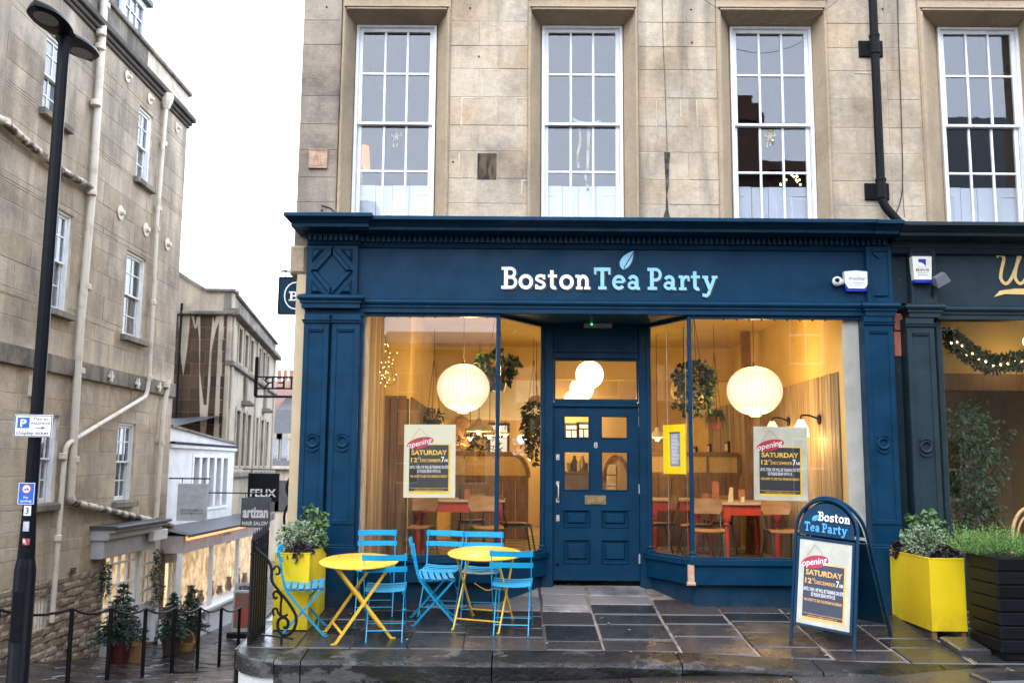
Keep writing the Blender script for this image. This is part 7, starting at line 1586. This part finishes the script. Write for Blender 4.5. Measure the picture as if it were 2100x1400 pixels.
# ------------------------------------------------------------------ street lamp and the plates on its post
YP = -1.25; top = P(129, 74, YP); px_ = (top.x+P(44, 1330, YP).x)/2; zg = zr(px_, YP); t = thing('street_lamp', (px_, YP, zg), 'black street lamp post with two flat lantern heads', 'street lamp')
zth = P(60, 1140, YP).z
b = MB(); n = 10; b.lathe([(.078, zth-.02), (.06, zth+.5), (.055, top.z)], (px_, YP, 0), n); b.build('post', POST, t)
MB().lathe([(.10, 0), (.10, .05), (.095, .06), (.095, zth-zg-.12), (.078, zth-zg-.02)], (px_, YP, zg), 20).build('base', POST, t, smooth=True)
a = MB().mapbox(lambda s, z, d: (px_+s, YP-.098-d, z), -.045, .045, zg+.45, zg+.9, 0, .004, .002).build('access_door', POST, t)
def head(sg):
    c = Vector((px_, YP, top.z)); b = MB(); n = 18; rows = []
    for i in range(11):
        f = i/10; y = .02+.60*f; w = .055+.105*math.sin(math.pi*min(1, .12+.80*f))**.8*(1 if f < .9 else .75); w = w*(math.sqrt(max(0, 1-max(0, f-.72)**2/.0784)) if f > .72 else 1)+.004
        rows.append((y, w, .035+.075*math.sin(math.pi*(.15+.7*f))))
    vs = []; 
    for y, w, h in rows:
        for k in range(9): a_ = math.pi*k/8; vs.append((c.x+w*math.cos(a_), c.y+sg*y, c.z+h*math.sin(a_)*.9+.02*y))
        for k in range(1, 4): vs.append((c.x-w+2*w*k/4, c.y+sg*y, c.z-.012+.02*y))
    m_ = 12; fs = [(i*m_+k, i*m_+(k+1) % m_, (i+1)*m_+(k+1) % m_, (i+1)*m_+k) for i in range(10) for k in range(m_)]+[tuple(range(m_)), tuple(range(10*m_, 11*m_))[::-1]]
    h = b.add(vs, fs).build('lantern_head', POST, t, smooth=True)
    MB().add([(c.x+.10*math.cos(R(q)), c.y+sg*(.38+.15*math.sin(R(q))), c.z-.016+.02*(.38+.15*math.sin(R(q)))) for q in range(0, 360, 20)], [tuple(range(18))]).build('lens', M('lamp_lens', (.16,.17,.18), .15, (.1,.11,.12), scale=30) if 'lamp_lens' not in bpy.data.materials else bpy.data.materials['lamp_lens'], h)
head(-1); head(1)
MB().lathe([(.058, -.05), (.06, .05), (.03, .09)], top+Vector((px_-top.x, 0, 0)), 12).build('cap', POST, t)
b = MB()
def plate(name, u0, v0, u1, v1, label, cat, mat, off=.085):
    Y = YP-off; a0, a1, z0, z1 = R4(u0, v0, u1, v1, Y); t = thing(name, (a0, Y, z0), label, cat); MB().mapbox(wmap(Y), a0, a1, z0, z1, -.008, 0, .002).build('plate', mat, t)
    MB().box(px_-.04, px_+.04, Y+.0085, YP-.05, (z0+z1)/2-.015, (z0+z1)/2+.015).build('clip', POST, t); return t, wmap(Y), a0, a1, z0, z1
t, m, a0, a1, z0, z1 = plate('parking_sign', 29, 850, 107, 896, 'white parking sign with blue letter square on the lamp post', 'sign', SIGNW); W_, H_ = a1-a0, z1-z0
b = MB(); strips(b, m, [(a0+.008, z0+.008), (a1-.008, z0+.008), (a1-.008, z1-.008), (a0+.008, z1-.008)], .007, 0, .0015); b.build('border', INKK, t)
flat(t, m, a0+W_*.08, a0+W_*.40, z0+H_*.40, z0+H_*.88, .001, SIGNB, 'blue_square'); text(t, m, 'P', a0+W_*.24, z0+H_*.47, H_*.33, INKW, d=.002, w=W_*.16, bold=.03)
text(t, m, 'Pay at', a0+W_*.70, z0+H_*.76, H_*.13, INKK, w=W_*.38, bold=.006); text(t, m, 'machine', a0+W_*.69, z0+H_*.57, H_*.13, INKK, w=W_*.50, bold=.006); text(t, m, 'Display ticket', a0+W_*.5, z0+H_*.12, H_*.15, INKK, w=W_*.84, bold=.006)
b = MB(); stroke_solid(b, m, [([(a0+W_*.56, z0+H_*.42), (a0+W_*.78, z0+H_*.42)], .006), ([(a0+W_*.72, z0+H_*.48), (a0+W_*.80, z0+H_*.42), (a0+W_*.72, z0+H_*.36)], .006)], 0, 0, 1, 1, 0, .002); b.build('arrow', INKK, t)
t, m, a0, a1, z0, z1 = plate('no_cycling_sign', 37, 989, 71, 1034, 'small blue no cycling sign on the lamp post', 'sign', SIGNB); W_, H_ = a1-a0, z1-z0; am = (a0+a1)/2
b = MB(); strips(b, m, [(a0+.005, z0+.005), (a1-.005, z0+.005), (a1-.005, z1-.005), (a0+.005, z1-.005)], .004, 0, .0015); b.build('border', INKW, t)
oval(t, m, am, z0+H_*.71, W_*.29, W_*.29, 0, .0012, INKR, 'red_ring'); oval(t, m, am, z0+H_*.71, W_*.23, W_*.23, 0, .002, INKW, 'white_disc'); b = MB(); zc0_ = z0+H_*.67
stroke_solid(b, m, [(el(am-W_*.10, zc0_, W_*.065, W_*.065, n=12), .0035), (el(am+W_*.10, zc0_, W_*.065, W_*.065, n=12), .0035), ([(am-W_*.10, zc0_), (am-W_*.03, zc0_+W_*.1), (am+W_*.07, zc0_+W_*.1), (am+W_*.10, zc0_)], .003), ([(am-W_*.10, zc0_), (am+.0, zc0_), (am+W_*.07, zc0_+W_*.1)], .003)], 0, 0, 1, 1, 0, .003); b.build('bicycle_symbol', INKK, t)
text(t, m, 'No', am, z0+H_*.28, H_*.11, INKW, w=W_*.28, bold=.008); text(t, m, 'cycling', am, z0+H_*.12, H_*.11, INKW, w=W_*.68, bold=.008)
t, m, a0, a1, z0, z1 = plate('number_plate', 48.5, 1036, 63, 1057, 'small white plate with the number three on the lamp post', 'sign', SIGNW, .076); text(t, m, '3', (a0+a1)/2, z0+(z1-z0)*.2, (z1-z0)*.6, INKK, w=(a1-a0)*.45, bold=.02)
t, m, a0, a1, z0, z1 = plate('blank_sticker', 47, 1069, 59, 1089, 'blank pale sticker low on the lamp post', 'sticker', M('worn_sticker', (.42,.44,.48), .5, (.3,.32,.36), scale=20), .0785); t, m, a0, a1, z0, z1 = plate('red_sticker', 46, 1104, 60, 1117, 'torn red sticker low on the lamp post', 'sticker', M('red_sticker', (.35,.02,.03), .5, (.5,.4,.4), scale=18, lo=.52, hi=.56), .0795)
# ------------------------------------------------------------------ wrought iron railing at the corner
XR = -2.36; t = thing('wrought_iron_railing', (XR, -1.2, zp(XR, -1.5)), 'black wrought iron railing ending in a scroll at the left kerb', 'railing')
zb0 = zp(XR, -1.5)+.06; zt0 = P(545, 1112, -1.15).z
k = 0; y = -1.5
while y < -.98:
    zb_ = zp(XR, y); MB().tube([(XR, y, zb_), (XR, y, zb_+.90)], .021, 6).lathe([(.013, 0), (.024, .02), (.016, .05), (.003, .10)], (XR, y, zb_+.89), 8).build('baluster', BLACK, t, smooth=True); y += .078
for dz in (.08, .80): MB().bar((XR, -1.54, zp(XR, -1.54)+dz), (XR, -1.0, zp(XR, -1.0)+dz), .03, .014).build('rail', BLACK, t)
def scroll(b, pts, r=.011): b.tube([P(u, v, -1.52) for u, v in spline(pts, 5)], r, 7)
b = MB(); scroll(b, [(528,1112),(524,1122),(533,1132),(548,1145),(557,1165),(558,1190),(572,1210),(592,1235),(607,1262),(605,1285),(592,1300),(578,1300),(570,1285),(572,1270),(583,1265),(591,1274),(588,1286),(581,1284)], .014); b.build('scroll_buttress', BLACK, t, smooth=True)
for pts in ([(576,1260),(576,1240),(577,1222),(568,1212),(561,1216),(563,1226),(569,1224)], [(560,1168),(566,1160),(573,1165),(572,1175),(565,1176)], [(562,1262),(560,1250),(567,1247),(571,1256),(577,1262),(584,1262),(590,1259)]): b = MB(); scroll(b, pts); b.build('small_scroll', BLACK, t, smooth=True)
a_, c_ = P(536, 1300, -1.52), P(602, 1309, -1.52); b = MB(); b.bar(a_, c_, .03, .012); b.tube([P(577, 1308, -1.52), P(577, 1322, -1.52)], .012, 6); b.build('foot_rail', BLACK, t)
t2 = thing('iron_scroll_post', (P(600, 1060, .9).x, .9, -.05), 'tall black iron scrollwork post behind the left planter', 'railing'); b = MB()
for pts in ([(604,935),(606,958),(600,975),(598,1000),(599,1060),(599,1200)], [(600,975),(592,985),(588,1000),(591,1014),(598,1018),(600,1008),(595,1004)], [(598,1030),(588,1040),(583,1060),(584,1100),(586,1200)], [(600,1045),(606,1040),(607,1030)]): b.tube([P(u, v, .9) for u, v in spline(pts, 5)], .016, 7)
b.build('scrollwork', BLACK, t2, smooth=True)
# ------------------------------------------------------------------ handrail down the lane
posts = [((140, 1371), (146, 1247)), ((221, 1362), (226, 1246)), ((293, 1358), (300, 1247)), ((353, 1351), (355, 1246)), ((405, 1345), (413, 1245)), ((450, 1337), (457, 1245)), ((488, 1330), (491, 1245))]
t = thing('lane_railing', (-5.4, 4, -1.4), 'black handrail on thin posts down the middle of the lane', 'railing'); tops = []
for i, ((u, v), (ut, vt)) in enumerate(posts):
    Y = 1.6+(7.25-1.6)*(i/6)**1.12; p = P(u, v, Y); q = P(ut, vt, Y); zg = zr(p.x, Y)-.02; MB().tube([(p.x, Y, min(p.z, zg)), (p.x, Y, q.z)], .028, 8).build('post', BLACK, t, smooth=True); tops.append(Vector((p.x, Y, q.z)))
d0 = (tops[0]-tops[1]); tops = [tops[0]+d0*3.2, tops[0]+d0*1.6+Vector((0,0,-.0))]+tops; pts = []
for a_, c_ in zip(tops, tops[1:]):
    for k in range(5): f = k/5; pts.append(a_.lerp(c_, f)+Vector((0, 0, -.07*4*f*(1-f))))
MB().tube(pts+[tops[-1]], .016, 7).build('handrail', BLACK, t, smooth=True)
p = tops[0]; MB().tube([(p.x, p.y, zr(p.x, p.y)-.05), tuple(p)], .028, 8).build('post', BLACK, t); p = tops[1]; MB().tube([(p.x, p.y, zr(p.x, p.y)-.05), tuple(p)], .028, 8).build('post', BLACK, t)
# ------------------------------------------------------------------ signs, trees and boards down the lane
def street_sign(name, u0, v0, u1, v1, D, label, mat, lines, xw=XW, hang='left'):
    Y = D-10.25; a0, a1, z0, z1 = R4(u0, v0, u1, v1, Y); t = thing(name, ((a0+a1)/2, Y, z1), label, 'sign', None); m = wmap(Y); MB().mapbox(m, a0, a1, z0, z1, -.04, 0, .006).build('board', mat, t)
    b = MB(); zz = z1+.10; b.tube([(xw-.05, Y+.02, zz), (a1+.03, Y+.02, zz)], .016, 6)
    for x in (a0+.08, a1-.08): b.tube([(x, Y+.02, zz), (x, Y+.02, z1-.01)], .008, 5)
    b.build('bracket', BLACK, t)
    for s, fy, fh, fw, mt, bd in lines: text(t, m, s, (a0+a1)/2, z0+(z1-z0)*fy, (z1-z0)*fh, mt, d=.004, w=(a1-a0)*fw, bold=bd)
    return t, m, a0, a1, z0, z1
street_sign('gallery_sign', 363, 991, 425, 1067, 19.4, 'pale grey hanging gallery sign in front of the white house', M('pale_grey_board', (.50,.52,.53), .5), [('artists', .60, .10, .62, M('faint_letter', (.40,.42,.43), .6), .0), ('DAVID SIMON', .25, .07, .74, M('slate_letter', (.16,.18,.2), .6), .01), ('CONTEMPORARY', .165, .06, .74, M('slate_letter2', (.16,.18,.2), .6), .01)])
street_sign('salon_sign', 494, 1020, 554, 1081, 21.6, 'grey hanging hair salon sign with bold white lettering', M('dark_grey_board', (.085,.095,.105), .5), [('artizan', .34, .36, .86, LETW, .035), ('HAIR SALON', .08, .13, .86, LETW, .02)])
street_sign('black_shop_sign', 508, 970, 572, 1028, 25.5, 'black hanging shop sign with white capitals above the salon sign', BLACK, [('FELIX', .18, .27, .82, LETW, .02)], xw=-7.2)
Y = 10.0; fl = P(474, 1262, Y).x, P(514, 1262, Y).x; zg = zr(-5.9, Y)-.005; zt = P(494, 1196, Y).z; t = thing('street_board', ((fl[0]+fl[1])/2, Y, zg), 'small hair salon board with a red picture standing in the lane', 'sign'); m = lambda s, z, d: (s, Y-d+.12*(z-zg), z)
MB().mapbox(m, fl[0], fl[1], zg+.12, zt-.16, -.03, 0, .006).build('board', GREYS, t); MB().mapbox(m, fl[0]+.04, fl[1]-.04, zg+.2, zt-.2, .001, .006).build('picture', M('red_picture', (.35,.05,.035), .5, (.12,.12,.08), scale=9, lo=.45, hi=.55), t); MB().mapbox(m, fl[0]+.02, fl[1], zt-.15, zt, -.02, 0).build('header', GREYS, t); text(t, m, 'artizan', (fl[0]+fl[1])/2+.04, zt-.13, .10, INKK, d=.004, w=(fl[1]-fl[0])*.7, bold=.04); MB().mapbox(m, fl[0]-.06, fl[1]+.06, zg, zg+.119, -.12, .10, .02).build('base', BLACK, t)
def xmas(u, vb, vt, D, w, label, seed, pot, n=1):
    Y = D-10.25; base = P(u, vb, Y); zg = zr(base.x, Y)+.0; tp = P(u, vt, Y); rnd = random.Random(seed); t = thing('potted_fir_tree', (base.x, Y, zg), label, 'fir tree', 'potted fir trees outside the lane shops'); h = tp.z-zg; ph = min(.36, h*.3); R_ = w/2/1950*D
    MB().lathe([(.13, 0), (.19, ph), (.2, ph+.02), (.16, ph)], (base.x, Y, zg), 14).build('pot', pot, t); MB().tube([(base.x, Y, zg+ph*.8), (base.x, Y, tp.z-.05)], [.03, .008], 6).build('trunk', BARK, t); b = MB(); L = 11
    for i in range(L):
        f = i/(L-1); z = zg+ph+.05+(h-ph-.1)*f; r = R_*(1-f)**.85+.03; k = int(11*(1-f)+4)
        for j in range(k):
            a = 2*math.pi*(j+rnd.random())/k; rr_ = r*rnd.uniform(.75, 1.12); e = Vector((math.cos(a)*rr_, math.sin(a)*rr_, -rr_*.25+rnd.uniform(-.02, .06))); m_ = max(3, int(rr_/.05))
            for q in range(m_):
                p_ = Vector((base.x, Y, z))+e*((q+1)/m_)
                for s_ in range(6): leaf(b, p_, e.normalized()*.7+Vector((rnd.uniform(-1,1), rnd.uniform(-1,1), rnd.uniform(-.3,.7))), .085, .022, rnd, fold=.05)
    for q in range(10): leaf(b, (base.x, Y, tp.z-.1), (rnd.uniform(-.3,.3), rnd.uniform(-.3,.3), 1), .12, .02, rnd)
    b.build('branches', LF5, t)
xmas(247, 1318, 1198, 15.4, 92, 'tallest potted fir tree outside the grey shop door', 81, M('dark_red_pot', (.07,.008,.009), .5))
xmas(352, 1308, 1218, 17.8, 46, 'potted fir tree left of the basket outside the white shop', 82, BARK); xmas(390, 1300, 1204, 18.6, 56, 'potted fir tree outside the white shop window', 83, OAK)
p = P(262, 1300, 5.6); MB().lathe([(.24, 0), (.27, .28), (.25, .28), (.22, .05)], (p.x, 5.6, zr(p.x, 5.6)), 16).build('wicker_basket', WICK); tag(bpy.data.objects['wicker_basket'], 'round wicker tub beside the tallest fir tree', 'basket')
p = P(383, 1290, 8.1); t = thing('wicker_basket', (p.x, 8.1, zr(p.x, 8.1)), 'small handled basket between the two smaller fir trees', 'basket'); MB().lathe([(.13, 0), (.17, .16), (.15, .16), (.12, .03)], (p.x, 8.1, zr(p.x, 8.1)), 14).build('body', WICK, t); MB().tube([(p.x+.15*math.cos(R(a)), 8.1, zr(p.x, 8.1)+.16+.22*math.sin(R(a))) for a in range(0, 181, 15)], .012, 6).build('handle', WICK, t)
def bushy(name, label, cat, pts, r, n, mats, L, W, seed):
    rnd = random.Random(seed); b = MB()
    for p in pts: clump(b, p, r, n, L, W, rnd, shell=.2, mats=mats)
    return tag(b.build(name), label, cat)
bushy('hanging_wreath', 'dark green oval wreath beside the grey shop window', 'wreath', [PX(216, v, XW+.2) for v in (1165, 1176, 1187, 1198, 1210)], (.07, .08, .1), 110, [LF5], .06, .02, 91)
bushy('door_garland', 'dried leafy garland on the post right of the grey shop', 'garland', [PX(325-(v-1140)*.03+4*math.sin(v*.1), v, XW+.16) for v in range(1138, 1240, 9)], (.08, .09, .11), 60, [LF5, LF7, LF5], .07, .025, 92)
b = MB(); y_ = PX(322, 1200, XW).y; b.mapbox(ml_, y_-.09, y_+.14, -2.4, pz(322, 1120), -.02, .10, .02); b.build('door_post', OAK, left_house)
b = MB(); rnd = random.Random(77)
for i in range(70):
    x, y = rnd.uniform(-2.2, 4.2), rnd.uniform(-2.9, .3)
    if -2.1 < y < -1.85: continue
    z = (zp(x, y) if y > front(x)+.02 else zr(x, y))+.006; s_ = rnd.uniform(.004, .016); a = rnd.uniform(0, 6)
    b.add([(x+s_*math.cos(a+q), y+s_*1.3*math.sin(a+q), z+(.003 if q == 0 else 0)) for q in (0, 1.7, 3.1, 4.9)], [(0,1,2,3)])
o = b.build('litter', M('pale_litter', (.45,.40,.30), .8, (.2,.13,.06), scale=30)); o['kind'] = 'stuff'; o['label'] = 'scattered pale flecks of litter and leaf bits on the wet flags'
